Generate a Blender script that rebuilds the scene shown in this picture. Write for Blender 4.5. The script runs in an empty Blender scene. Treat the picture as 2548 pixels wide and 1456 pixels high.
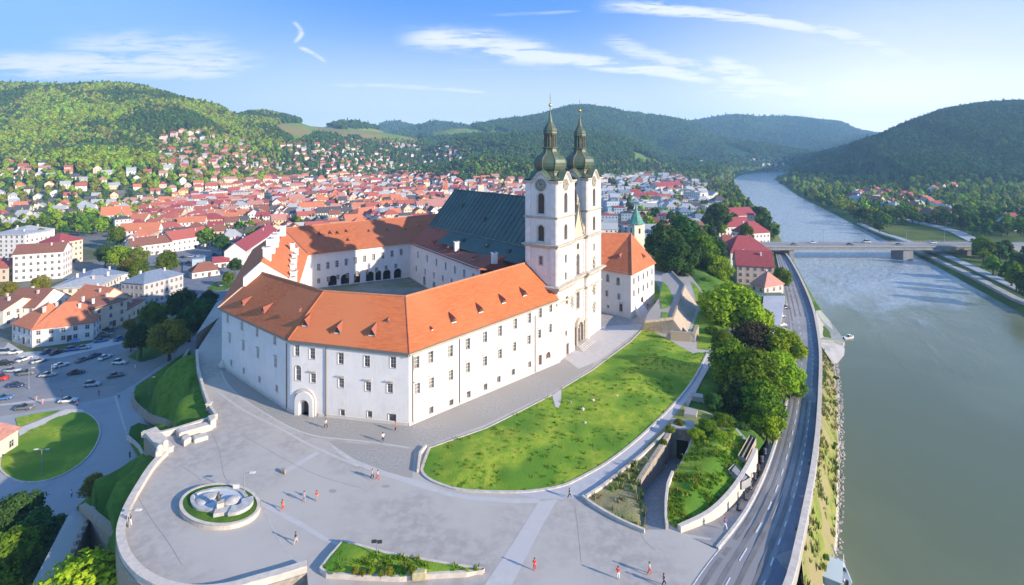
import bpy, math, random, numpy as np
from mathutils import Vector, Matrix, noise as mnoise
from mathutils.geometry import delaunay_2d_cdt, tessellate_polygon
R = math.radians
sc = bpy.context.scene
C = sc.collection
# ------------------------------------------------------------------ camera
F, W0, H0, HY, CZ = 1250.0, 2548.0, 1456.0, 385.0, 50.0
cam = bpy.data.cameras.new('camera'); camo = bpy.data.objects.new('camera', cam); C.objects.link(camo)
camo.location = (0, 0, CZ); camo.rotation_euler = (R(90), 0, 0)
cam.sensor_width = 36; cam.lens = 36*F/W0; cam.shift_y = -(H0/2-HY)/W0
cam.clip_start = 0.5; cam.clip_end = 60000
sc.camera = camo
# ------------------------------------------------------------------ light
SUN_AZ, SUN_EL = 27.0, 19.0       # to the right of and a little behind the camera
sdir = Vector((math.cos(R(SUN_AZ))*math.cos(R(SUN_EL)), -math.sin(R(SUN_AZ))*math.cos(R(SUN_EL)), math.sin(R(SUN_EL))))
sl = bpy.data.lights.new('sun', 'SUN'); sl.energy = 4.7; sl.angle = R(0.5); sl.color = (1.0, 0.87, 0.70)
so = bpy.data.objects.new('sun', sl); C.objects.link(so)
so.rotation_euler = sdir.to_track_quat('Z', 'Y').to_euler(); so.location = (0, 0, 300)
sc.view_settings.view_transform = 'Standard'; sc.view_settings.look = 'None'
sc.view_settings.exposure = .95; sc.cycles.volume_bounces = 1; sc.view_settings.gamma = 1
world = bpy.data.worlds.new("World"); sc.world = world; world.use_nodes = True
wt = world.node_tree; wt.nodes.clear()

class NT:
    """small helper to write node maths as expressions"""
    def __init__(s, t): s.t = t
    def n(s, k, **kw):
        o = s.t.nodes.new(k)
        for a, b in kw.items(): setattr(o, a, b)
        return o
    def put(s, inp, v):
        if isinstance(v, bpy.types.NodeSocket): s.t.links.new(v, inp)
        elif v is not None:
            inp.default_value = v
    def m(s, op, a, b=None, c=None, clamp=False):
        o = s.n('ShaderNodeMath', operation=op); o.use_clamp = clamp
        s.put(o.inputs[0], a); s.put(o.inputs[1], b)
        if c is not None: s.put(o.inputs[2], c)
        return o.outputs[0]
    def mix(s, f, a, b, blend='MIX'):
        o = s.n('ShaderNodeMix', data_type='RGBA', blend_type=blend)
        s.put(o.inputs['Factor'], f)
        for k, v in ((6, a), (7, b)):
            if isinstance(v, (tuple, list)) and len(v) == 3: v = (*v, 1)
            s.put(o.inputs[k], v)
        return o.outputs[2]
    def noise(s, vec, scale, detail=4, rough=.55, dist=0):
        o = s.n('ShaderNodeTexNoise'); s.put(o.inputs['Vector'], vec)
        o.inputs['Scale'].default_value = scale; o.inputs['Detail'].default_value = detail
        o.inputs['Roughness'].default_value = rough; o.inputs['Distortion'].default_value = dist
        return o.outputs['Fac']
    def ramp(s, v, a, b):
        o = s.n('ShaderNodeMapRange'); o.interpolation_type = 'SMOOTHSTEP'
        s.put(o.inputs[0], v); o.inputs[1].default_value = a; o.inputs[2].default_value = b
        return o.outputs[0]
    def scalev(s, vec, sx, sy, sz):
        o = s.n('ShaderNodeVectorMath', operation='MULTIPLY'); s.put(o.inputs[0], vec); o.inputs[1].default_value = (sx, sy, sz)
        return o.outputs[0]

def build_sky():
    N = NT(wt)
    sky = N.n('ShaderNodeTexSky'); sky.sky_type = 'NISHITA'; sky.sun_disc = False
    sky.sun_elevation = R(SUN_EL); sky.sun_rotation = R(90+SUN_AZ)
    sky.altitude = 250; sky.air_density = 1.0; sky.dust_density = 0.6; sky.ozone_density = 2.0
    tc = N.n('ShaderNodeTexCoord'); d = tc.outputs['Generated']
    sp = N.n('ShaderNodeSeparateXYZ'); N.put(sp.inputs[0], d)
    x, y, z = sp.outputs
    yy = N.m('MAXIMUM', y, 0.08)
    u = N.m('DIVIDE', x, yy); v = N.m('DIVIDE', z, yy)
    cb = N.n('ShaderNodeCombineXYZ'); N.put(cb.inputs[0], u); N.put(cb.inputs[1], v)
    uv = cb.outputs[0]
    wob = N.m('SUBTRACT', N.noise(N.scalev(uv, 1, 3, 1), 3.5, 5, .6), .5)
    fine = N.noise(N.scalev(uv, 1, 6, 1), 7, 7, .68, .6)
    streak = N.noise(N.scalev(uv, .7, 7, 1), 12, 6, .65, 1.2)
    tex = N.ramp(N.m('ADD', N.m('MULTIPLY', fine, .55), N.m('MULTIPLY', streak, .45)), .36, .56)
    total = None
    # each streak of cirrus: u range, v = a + b t + c t^2 over the range, half width, strength, wobble
    def U(p): return (p-1274)/F
    def V(q): return (HY-q)/F
    strokes = [  # px0, py0, pxm, pym, px1, py1, halfwidth px, strength, wobble
        (1400, 20, 1800, 36, 2200, 118, 15, .9, .01), (1960, 58, 2200, 125, 2420, 222, 20, 1.0, .012),
        (1850, 60, 2100, 120, 2380, 210, 44, .5, .02), (940, 100, 1180, 108, 1460, 165, 28, .8, .03),
        (1080, 118, 1500, 160, 1900, 225, 16, 1.0, .01), (1180, 40, 1350, 32, 1500, 22, 4, .3, .004),
        (1440, 84, 1640, 145, 1920, 215, 24, .6, .03), (1700, 135, 1850, 190, 2100, 245, 34, .9, .03), (1650, 235, 1900, 228, 2250, 262, 26, .7, .03),
        (700, 222, 980, 216, 1400, 256, 6, .5, .006), (800, 250, 1050, 247, 1320, 266, 5, .3, .005),
        (-200, 172, 300, 160, 760, 160, 28, .8, .02), (60, 135, 380, 112, 680, 145, 30, .5, .03),
        (728, 110, 775, 132, 825, 162, 6, .7, .004), (1500, 250, 1850, 240, 2350, 262, 34, .4, .02),
        (1000, 182, 1250, 172, 1550, 178, 4, .3, .003), (2060, 76, 2110, 74, 2160, 66, 5, .35, .003),
    ]
    for (p0, q0, pm, qm, p1, q1, hw, st, wb) in strokes:
        u0, um, u1 = U(p0), U(pm), U(p1)
        A = np.array([[1, a, a*a] for a in (u0, um, u1)]); cf = np.linalg.solve(A, [V(q0), V(qm), V(q1)])
        vc = N.m('MULTIPLY_ADD', N.m('MULTIPLY_ADD', u, float(cf[2]), float(cf[1])), u, float(cf[0]))
        dv = N.m('ABSOLUTE', N.m('SUBTRACT', N.m('MULTIPLY_ADD', wob, wb*2.5, v), vc))
        m = N.m('SUBTRACT', 1.0, N.ramp(dv, 0, hw/F*2.0))
        e = max((u1-u0)*.3, .01)
        m = N.m('MULTIPLY', m, N.m('MULTIPLY', N.ramp(u, u0, u0+e), N.m('SUBTRACT', 1.0, N.ramp(u, u1-e, u1))))
        m = N.m('MULTIPLY', m, st)
        total = m if total is None else N.m('MAXIMUM', total, m)
    # the kinked wisp
    m = N.m('SUBTRACT', 1.0, N.ramp(N.m('ABSOLUTE', N.m('SUBTRACT', u, N.m('ADD', U(740), N.m('MULTIPLY', N.m('SINE', N.m('MULTIPLY', v, 110)), .008)))), 0, .011))
    m = N.m('MULTIPLY', m, N.m('MULTIPLY', N.ramp(v, V(115), V(100)), N.m('SUBTRACT', 1.0, N.ramp(v, V(60), V(48)))))
    total = N.m('MAXIMUM', total, N.m('MULTIPLY', m, .6))
    total = N.m('MULTIPLY', total, N.m('MULTIPLY_ADD', tex, .95, .28))
    # thin milky veil towards the sun and the right horizon
    veil = N.m('MULTIPLY', N.ramp(u, .05, .85), N.m('SUBTRACT', 1.0, N.ramp(v, .04, .5)))
    veil = N.m('MULTIPLY', veil, N.m('MULTIPLY_ADD', fine, .45, .85))
    low = N.m('MULTIPLY', N.m('SUBTRACT', 1.0, N.ramp(v, .0, .26)), .34)
    veil = N.m('MULTIPLY', N.m('MAXIMUM', veil, low), 1.15, clamp=True)
    front = N.ramp(y, .08, .2)
    total = N.ramp(total, .0, .95)
    cloud = N.m('MULTIPLY', N.m('MAXIMUM', total, veil), front, clamp=True)
    gm = N.n('ShaderNodeGamma'); N.put(gm.inputs[0], sky.outputs[0]); gm.inputs[1].default_value = 1.0
    tint = N.mix(1.0, gm.outputs[0], SKY_TINT, 'MULTIPLY')
    el = N.m('MAXIMUM', z, 0.0)
    grad = N.mix(N.ramp(el, .0, .30), (4.9, 5.4, 5.7), (.42, 1.5, 4.4))
    grad = N.mix(N.ramp(u, -.2, -1.1), grad, (1.3, 2.5, 4.4))
    tint = N.mix(.85, tint, grad)
    col = N.mix(cloud, tint, N.mix(N.ramp(v, .02, .24), N.mix(N.ramp(u, .0, .9), (6.0, 6.2, 6.3), (9.0, 8.8, 8.4)), CLOUD_COL))
    bg = N.n('ShaderNodeBackground'); N.put(bg.inputs[0], col); bg.inputs[1].default_value = SKY_STR
    out = N.n('ShaderNodeOutputWorld'); wt.links.new(bg.outputs[0], out.inputs[0])
SKY_STR = 0.115
SKY_TINT = (.70, .90, 1.22)
CLOUD_COL = (4.5, 4.7, 4.9)
build_sky()

# ------------------------------------------------------------------ tracing and terrain
def P(px, py, z=0.0):
    y = (CZ-z)*F/(py-HY)
    return Vector(((px-W0/2)*y/F, y, z))
def proj(x, y, z):
    return W0/2+x/y*F, HY+(CZ-z)/y*F
def sstep(a, b, t):
    t = np.clip((t-a)/(b-a), 0, 1); return t*t*(3-2*t)
ZT, ZR, ZW = -18.0, -11.0, -14.0       # street level of the town, right-hand low ground, water
RIDGES = [  # crest (px, py), distance, front falloff, back falloff
    ([(-900,250),(-400,222),(-100,205),(60,208),(150,210),(215,224),(255,212),(300,207),(350,212),(400,228),(450,246),(500,262),(560,276),(610,290)], 1500, 800, 900),
    ([(560,300),(620,279),(660,275),(700,284),(740,297),(790,318)], 1750, 520, 500),
    ([(600,350),(690,306),(760,305),(850,312),(950,322),(1010,333),(1070,350)], 2000, 700, 700),
    ([(790,312),(850,299),(890,300),(930,312)], 2300, 260, 260),
    ([(1020,345),(1070,325),(1120,314),(1160,313),(1200,322),(1260,335)], 2300, 600, 500),
    ([(930,322),(960,310),(990,307),(1030,318)], 4000, 500, 500),
    ([(1000,330),(1040,316),(1085,306),(1140,314),(1200,320)], 3200, 600, 500),
    ([(1120,326),(1200,314),(1250,302),(1300,293),(1350,284),(1380,273),(1410,265),(1440,262),(1480,268),(1520,279),(1590,283),(1650,290),(1700,300),(1740,314),(1790,342),(1850,372),(1900,386)], 2900, 1150, 900),
    ([(1060,372),(1130,345),(1200,333),(1300,332),(1400,328),(1480,330),(1530,342),(1580,368),(1640,398)], 1750, 480, 500),
    ([(1130,402),(1200,385),(1300,392),(1380,412)], 1150, 260, 330),
    ([(1640,320),(1740,306),(1780,298),(1820,291),(1870,299),(1950,297),(2000,303),(2050,308),(2110,320),(2160,334),(2230,350)], 4000, 1300, 700),
    ([(1980,318),(2050,306),(2100,301),(2160,305),(2200,314),(2240,322),(2330,334)], 5200, 700, 500),
    ([(1840,358),(1880,344),(1920,352),(1960,358),(2000,366),(2050,376)], 3500, 500, 500),
    ([(1985,412),(2030,398),(2080,383),(2130,360),(2200,336),(2250,319),(2300,300),(2370,278),(2430,262),(2480,254),(2560,253),(2750,262),(3000,285),(3400,300)], 1300, 620, 900),
]
RW = []
for pts, D, wf, wb in RIDGES:
    a = []
    for (px, py) in pts:
        dd = D*(1+.05*math.sin(px*.013)) ; z = CZ-(py-HY)*dd/F-(12 if D < 3600 else 6)
        a.append(((px-W0/2)*dd/F, dd, z))
    RW.append((np.array(a), wf, wb))
def px_poly(pts, z):
    return [tuple(P(a, b, z)[:2]) for a, b in pts]
RIVER_L = [(2052,1700),(2080,1456),(2077,1400),(2090,1300),(2092,1200),(2094,1100),(2091,1000),(2084,930),(2080,897),(2102,860),(2066,800),(2034,752),(2003,697),(1977,650),(1950,606),(1925,562),(1895,527),(1866,500),(1846,478),(1833,458),(1822,448),(1842,437),(1882,430),(1940,427)]
RIVER_R = [(1975,430),(1932,440),(1926,446),(1950,462),(1990,490),(2040,515),(2090,541),(2140,567),(2190,592),(2260,628),(2330,664),(2400,704),(2480,748),(2560,793),(2700,866),(2900,970),(3200,1100)]
RIVER = [(-100,-150),(-20,-30)] + px_poly(RIVER_L, ZW) + px_poly(RIVER_R, ZW) + [(150,0),(100,-150)]
RV = np.array(RIVER)
def seg_dist(x, y, poly, closed=True):
    best = np.full(x.shape, 1e12)
    n = len(poly)
    for i in range(n if closed else n-1):
        ax, ay = poly[i][:2]; bx, by = poly[(i+1) % n][:2]
        dx, dy = bx-ax, by-ay; L = dx*dx+dy*dy+1e-9
        t = np.clip(((x-ax)*dx+(y-ay)*dy)/L, 0, 1)
        best = np.minimum(best, (x-ax-t*dx)**2+(y-ay-t*dy)**2)
    return np.sqrt(best)
def inside(x, y, poly):
    c = np.zeros(x.shape, bool); n = len(poly)
    for i in range(n):
        x0, y0 = poly[i][:2]; x1, y1 = poly[(i+1) % n][:2]
        if y0 == y1: continue
        k = ((y0 > y) != (y1 > y)) & (x < (x1-x0)*(y-y0)/(y1-y0)+x0)
        c ^= k
    return c
def vnoise(x, y, s, seed=0):
    """value noise, vectorised"""
    x = x/s+seed*17.3; y = y/s+seed*9.1
    xi = np.floor(x); yi = np.floor(y); fx = x-xi; fy = y-yi
    fx = fx*fx*(3-2*fx); fy = fy*fy*(3-2*fy)
    def h(a, b):
        q = np.sin(a*127.1+b*311.7+seed)*43758.5453
        return q-np.floor(q)
    return (h(xi, yi)*(1-fx)+h(xi+1, yi)*fx)*(1-fy)+(h(xi, yi+1)*(1-fx)+h(xi+1, yi+1)*fx)*fy-.5
def TH(x, y):
    x = np.asarray(x, float); y = np.asarray(y, float)
    yy = np.maximum(np.abs(y), 150)
    t = sstep(-.12, .25, x/yy)
    base = ZT*(1-t)+ZR*t
    h = base.copy(); far = np.hypot(x, y)
    for a, wf, wb in RW:
        bd = np.full(x.shape, 1e12); bz = np.zeros(x.shape); by_ = np.zeros(x.shape)
        for i in range(len(a)-1):
            dx, dy = a[i+1][0]-a[i][0], a[i+1][1]-a[i][1]; L = dx*dx+dy*dy
            q = np.clip(((x-a[i][0])*dx+(y-a[i][1])*dy)/L, 0, 1)
            cx = a[i][0]+q*dx; cy = a[i][1]+q*dy
            d = (x-cx)**2+(y-cy)**2; m = d < bd
            bd = np.where(m, d, bd); bz = np.where(m, a[i][2]+q*(a[i+1][2]-a[i][2]), bz); by_ = np.where(m, cy, by_)
        d = np.sqrt(bd); w = np.where(y < by_, wf, wb)
        wn = w*(1+.35*vnoise(x, y, 320, 3)+.2*vnoise(x, y, 140, 4))
        f = np.clip(1-d/wn, 0, 1); f = f*f*(3-2*f)*.65+f*.35
        amp = (bz-base)
        hh = base+amp*f + amp*.16*f*(1-f)*4*(vnoise(x, y, 230, 5)+.5*vnoise(x, y, 100, 6))
        h = np.maximum(h, hh)
    sd = seg_dist(x, y, RIVER); ins = inside(x, y, RIVER)
    near_r = np.clip(sd/26, 0, 1)
    bank = ZW+sd*.45
    h = np.where(ins, ZW-np.clip(sd*.4, 0, 4), np.minimum(h, bank))
    return h
GA = np.linspace(R(-64), R(64), 700); GR = np.linspace(math.log(40), math.log(6200), 800)
_q, _a = np.meshgrid(np.exp(GR), GA, indexing='ij'); GZ = TH(_q*np.sin(_a), _q*np.cos(_a))
def TL(x, y):
    """terrain height looked up on a polar grid"""
    a = (np.clip(np.arctan2(x, y), GA[0], GA[-1]-1e-6)-GA[0])/(GA[1]-GA[0]); r = (np.clip(np.log(np.hypot(x, y)), GR[0], GR[-1]-1e-6)-GR[0])/(GR[1]-GR[0])
    i = a.astype(int); j = r.astype(int); fa = a-i; fr = r-j
    return (GZ[j, i]*(1-fa)+GZ[j, i+1]*fa)*(1-fr)+(GZ[j+1, i]*(1-fa)+GZ[j+1, i+1]*fa)*fr
def hit(px, py, rng=(60, 6100)):
    """where the camera ray through a traced point meets the terrain (arrays)"""
    px = np.atleast_1d(np.asarray(px, float)); py = np.atleast_1d(np.asarray(py, float))
    ys = np.exp(np.linspace(math.log(rng[0]), math.log(rng[1]), 420))
    X = (px-W0/2)[:, None]/F*ys[None]; Y = np.broadcast_to(ys[None], X.shape)
    Z = CZ-(py-HY)[:, None]/F*ys[None]
    T = TL(X, Y); below = Z < T
    k = np.argmax(below, axis=1); ok = below.any(axis=1); k = np.maximum(k, 1)
    i = np.arange(len(px))
    d0 = (Z-T)[i, k-1]; d1 = (T-Z)[i, k]; t = d0/np.maximum(d0+d1, 1e-6)
    y = ys[k-1]+(ys[k]-ys[k-1])*t; x = (px-W0/2)/F*y
    return x, y, TL(x, y), ok
# ------------------------------------------------------------------ object helpers
def tag(o, label=None, cat=None, group=None, kind=None):
    if label: o['label'] = label
    if cat: o['category'] = cat
    if group: o['group'] = group
    if kind: o['kind'] = kind
    return o
def empty(name, loc=(0, 0, 0), rz=0):
    o = bpy.data.objects.new(name, None); C.objects.link(o); o.location = loc; o.rotation_euler = (0, 0, rz)
    o.empty_display_size = .3
    return o
class MB:
    def __init__(s): s.v = []; s.f = []; s.m = []; s.sm = False
    def add(s, vs, fs, mi=0):
        b = len(s.v); s.v.extend([tuple(v) for v in vs]); s.f.extend([[b+i for i in f] for f in fs]); s.m.extend([mi]*len(fs)); return s
    def quad(s, a, b, c, d, mi=0): return s.add([a, b, c, d], [[0, 1, 2, 3]], mi)
    def poly(s, pts, mi=0): return s.add(pts, [list(range(len(pts)))], mi)
    def box(s, c, sz, rz=0, mi=0, top=1.0):
        x, y, z = sz[0]/2, sz[1]/2, sz[2]/2; co, si = math.cos(rz), math.sin(rz); vs = []
        for (a, b, d) in ((-1,-1,-1),(1,-1,-1),(1,1,-1),(-1,1,-1),(-1,-1,1),(1,-1,1),(1,1,1),(-1,1,1)):
            k = top if d > 0 else 1; px, py = a*x*k, b*y*k
            vs.append((c[0]+px*co-py*si, c[1]+px*si+py*co, c[2]+d*z))
        return s.add(vs, [[0,3,2,1],[4,5,6,7],[0,1,5,4],[1,2,6,5],[2,3,7,6],[3,0,4,7]], mi)
    def prism(s, pts, z0, z1, mi=0, cap=True):
        """vertical prism over a 2-D outline (z0/z1 numbers or lists)"""
        n = len(pts); A = [z0]*n if not isinstance(z0, (list, tuple)) else z0; B = [z1]*n if not isinstance(z1, (list, tuple)) else z1
        ar = sum(pts[i][0]*pts[(i+1) % n][1]-pts[(i+1) % n][0]*pts[i][1] for i in range(n))
        idx = list(range(n)) if ar > 0 else list(range(n-1, -1, -1))
        vs = [(pts[i][0], pts[i][1], A[i]) for i in idx]+[(pts[i][0], pts[i][1], B[i]) for i in idx]
        fs = [[i, (i+1) % n, n+(i+1) % n, n+i] for i in range(n)]
        if cap:
            fs.append(list(range(n, 2*n))); fs.append(list(range(n-1, -1, -1)))
        return s.add(vs, fs, mi)
    def cyl(s, a, b, r0, r1=None, n=8, mi=0, cap=True):
        a = Vector(a); b = Vector(b); r1 = r0 if r1 is None else r1
        d = (b-a).normalized(); u = d.orthogonal().normalized(); w = d.cross(u)
        vs = []
        for p, r in ((a, r0), (b, r1)):
            for i in range(n):
                t = 2*math.pi*i/n; vs.append(p+u*math.cos(t)*r+w*math.sin(t)*r)
        fs = [[i, (i+1) % n, n+(i+1) % n, n+i] for i in range(n)]
        if cap: fs += [list(range(n-1, -1, -1)), list(range(n, 2*n))]
        return s.add(vs, fs, mi)
    def lathe(s, prof, c=(0, 0, 0), n=12, mi=0, rot=0):
        vs = []; m = len(prof)
        for r, z in prof:
            for i in range(n):
                t = 2*math.pi*i/n+rot; vs.append((c[0]+r*math.cos(t), c[1]+r*math.sin(t), c[2]+z))
        fs = [[j*n+i, j*n+(i+1) % n, (j+1)*n+(i+1) % n, (j+1)*n+i] for j in range(m-1) for i in range(n)]
        fs.append([(m-1)*n+i for i in range(n)]); fs.append([i for i in range(n-1, -1, -1)])
        return s.add(vs, fs, mi)
    def mesh(s, name, mats):
        me = bpy.data.meshes.new(name); me.from_pydata(s.v, [], s.f)
        for m in (mats if isinstance(mats, (list, tuple)) else [mats]): me.materials.append(m)
        if len(me.polygons): me.polygons.foreach_set('material_index', s.m)
        if s.sm: me.polygons.foreach_set('use_smooth', [True]*len(me.polygons))
        me.update(); return me
    def build(s, name, mats, parent=None, loc=None, rz=0):
        o = bpy.data.objects.new(name, s.mesh(name, mats)); C.objects.link(o)
        if parent: o.parent = parent
        if loc is not None: o.location = loc
        if rz: o.rotation_euler = (0, 0, rz)
        return o
def copy_tree(o, parent=None):
    c = o.copy(); C.objects.link(c); c.parent = parent
    for k in ('label', 'group'):
        if parent is None and k in c and k == 'label': del c[k]
    for ch in o.children: copy_tree(ch, c)
    return c
# ------------------------------------------------------------------ materials
MATS = {}
def mat(name, c1, c2=None, scale=.3, rough=.85, bump=0, bscale=None, spec=.3, stretch=(1, 1, 1), det=5, c3=None, s3=.02, rnd=0, metal=0, lo=.35, hi=.65, local=False):
    if name in MATS: return MATS[name]
    m = bpy.data.materials.new(name); m.use_nodes = True; t = m.node_tree; N = NT(t)
    b = t.nodes['Principled BSDF']; b.inputs['Roughness'].default_value = rough
    b.inputs['Specular IOR Level'].default_value = spec; b.inputs['Metallic'].default_value = metal
    if local: pos = N.n('ShaderNodeTexCoord').outputs['Object']
    else: pos = N.n('ShaderNodeNewGeometry').outputs['Position']
    pv = N.scalev(pos, *stretch)
    col = (*c1, 1)
    if c2:
        col = N.mix(N.ramp(N.noise(pv, scale, det, .62), lo, hi), c1, c2)
    if c3:
        col = N.mix(N.ramp(N.noise(pos, s3, 3, .5), .4, .62), col, c3)
    if rnd:
        oi = N.n('ShaderNodeObjectInfo')
        hs = N.n('ShaderNodeHueSaturation'); N.put(hs.inputs['Color'], col)
        N.put(hs.inputs['Hue'], N.m('MULTIPLY_ADD', oi.outputs['Random'], rnd*.12, .5-rnd*.06))
        N.put(hs.inputs['Value'], N.m('MULTIPLY_ADD', oi.outputs['Random'], rnd, 1-rnd*.5)); col = hs.outputs[0]
    N.put(b.inputs['Base Color'], col)
    if bump:
        bn = N.n('ShaderNodeBump'); bn.inputs['Strength'].default_value = min(1, bump); bn.inputs['Distance'].default_value = bump
        N.put(bn.inputs['Height'], N.noise(pv, bscale or scale*4, 5, .6)); t.links.new(bn.outputs[0], b.inputs['Normal'])
    MATS[name] = m; return m
def leafmat(name, c1, c2, scale=.5, rnd=.35, trans=.3):
    if name in MATS: return MATS[name]
    m = bpy.data.materials.new(name); m.use_nodes = True; t = m.node_tree; t.nodes.clear(); N = NT(t)
    tc = N.n('ShaderNodeTexCoord'); oi = N.n('ShaderNodeObjectInfo')
    col = N.mix(N.ramp(N.noise(tc.outputs['Object'], scale, 4, .7), .35, .65), c1, c2)
    hs = N.n('ShaderNodeHueSaturation'); N.put(hs.inputs['Color'], col)
    N.put(hs.inputs['Hue'], N.m('MULTIPLY_ADD', oi.outputs['Random'], rnd*.12, .5-rnd*.06))
    N.put(hs.inputs['Value'], N.m('MULTIPLY_ADD', oi.outputs['Random'], rnd*1.3, 1-rnd*.6))
    df = N.n('ShaderNodeBsdfDiffuse'); tr = N.n('ShaderNodeBsdfTranslucent'); mx = N.n('ShaderNodeMixShader')
    N.put(df.inputs[0], hs.outputs[0]); N.put(tr.inputs[0], hs.outputs[0]); mx.inputs[0].default_value = trans
    t.links.new(df.outputs[0], mx.inputs[1]); t.links.new(tr.outputs[0], mx.inputs[2])
    o = N.n('ShaderNodeOutputMaterial'); t.links.new(mx.outputs[0], o.inputs[0])
    MATS[name] = m; return m
def plaster(name, c, dirt, amt=.6):
    m = mat(name, c, tuple(x*.93 for x in c), .25, .9); t = m.node_tree; N = NT(t); b = t.nodes['Principled BSDF']
    pos = N.n('ShaderNodeNewGeometry').outputs['Position']; src = b.inputs['Base Color'].links[0].from_socket
    st = N.ramp(N.noise(N.scalev(pos, 1, 1, .09), 1.3, 6, .7), .50, .72); bl = N.ramp(N.noise(pos, .45, 6, .7), .52, .66)
    sp = N.n('ShaderNodeSeparateXYZ'); N.put(sp.inputs[0], pos); low = N.m('SUBTRACT', 1.0, N.ramp(N.m('ADD', sp.outputs[2], N.m('MULTIPLY', N.noise(pos, .8, 4, .6), 2.2)), .6, 3.0))
    f = N.m('MULTIPLY', N.m('MAXIMUM', N.m('MAXIMUM', N.m('MULTIPLY', st, .7), N.m('MULTIPLY', bl, .5)), low), amt)
    N.put(b.inputs['Base Color'], N.mix(f, src, dirt)); return m
WHITE = plaster('lime_plaster', (.74,.70,.67), (.50,.46,.42), .5)
CHURCH = plaster('church_plaster', (.73,.67,.62), (.44,.38,.32), .75)
STONE_TRIM = mat('trim_stone', (.50,.44,.36), (.38,.34,.29), 1.2, .9)
TILE = mat('clay_tile', (.58,.165,.055), (.42,.11,.04), .9, .85, .06, 6, stretch=(.7,.7,5), det=9, lo=.3, hi=.7, c3=(.52,.165,.065), s3=.05)
TILE_OLD = mat('weathered_tile', (.38,.11,.065), (.24,.07,.045), .9, .85, .05, 6, stretch=(.7,.7,5), det=9, lo=.3, hi=.7, c3=(.32,.11,.07), s3=.06)
COPPER = mat('green_sheet_roof', (.062,.105,.098), (.080,.128,.112), .8, .65, c3=(.055,.092,.088), s3=.1)
DOME = mat('copper_dome', (.04,.08,.055), (.085,.14,.09), .8, .45, c3=(.10,.10,.06), s3=.5, stretch=(1,1,.25), spec=.5)
GOLD = mat('gilded', (.75,.48,.12), None, rough=.35, metal=1)
GLASS = mat('window_glass', (.05,.055,.06), (.20,.185,.17), .8, .15, spec=.6)
DARK = mat('dark_opening', (.03,.028,.026), rough=.9)  # flat dark colour standing for the shade inside openings
SHUT = mat('louvre_wood', (.10,.075,.055), (.07,.05,.04), 3, .8)
WOOD = mat('door_wood', (.16,.09,.06), (.10,.06,.04), 3, .7)
FRAME = mat('window_surround', (.56,.50,.44), (.46,.41,.36), 2, .85)
SASH = mat('sash_white', (.62,.60,.57), rough=.6)
PAVE = mat('plaza_asphalt', (.415,.38,.345), (.33,.30,.275), .7, .9, .02, 8, c3=(.44,.405,.365), s3=.05, det=9)
PAVE_L = mat('paving_light', (.50,.475,.45), (.44,.42,.40), .8, .9, c3=(.46,.44,.43), s3=.1)
PAVE_D = mat('paving_cobble', (.29,.272,.25), (.36,.34,.315), 2.2, .9, .02, 8, c3=(.32,.295,.265), s3=.1)
LINE = mat('kerb_line', (.50,.47,.45), (.42,.40,.38), 1.5, .9)
KERB = mat('kerb_stone', (.55,.50,.45), (.42,.39,.35), 1.3, .9)
STREET = mat('street_asphalt', (.20,.205,.22), (.25,.25,.26), .3, .9, c3=(.29,.275,.26), s3=.04)
ROAD = mat('road_asphalt', (.29,.275,.265), (.34,.325,.31), .6, .85, c3=(.25,.24,.24), s3=.05)
PAINT = mat('road_paint', (.72,.72,.70), (.45,.45,.44), 2.5, .7, lo=.3, hi=.75)
GRASS = mat('lawn_grass', (.16,.29,.014), (.33,.37,.035), .8, 1, .35, 3.5, c3=(.10,.22,.014), s3=.10, det=10)
GRASSY = mat('rough_grass', (.25,.25,.07), (.15,.20,.035), .5, 1, .4, 3, c3=(.27,.23,.12), s3=.12, det=8)
GRASS_D = mat('dark_grass', (.06,.15,.010), (.115,.20,.016), .8, 1, .4, 3.5, c3=(.04,.11,.01), s3=.07, det=8)  # deeper green than the lawn grass
STONE = mat('rubble_stone', (.40,.34,.27), (.24,.21,.18), 1.6, .95, .25, 5, c3=(.34,.27,.20), s3=.3)
COPE = mat('coping_stone', (.62,.54,.46), (.50,.44,.38), 1.2, .9)
CONC = mat('concrete', (.36,.35,.34), (.29,.285,.28), .6, .9, c3=(.33,.31,.28), s3=.15)
BLACK = mat('black_metal', (.03,.032,.036), rough=.5, spec=.5)
STEEL = mat('grey_steel', (.30,.31,.33), rough=.45, spec=.5, metal=.3)
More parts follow.
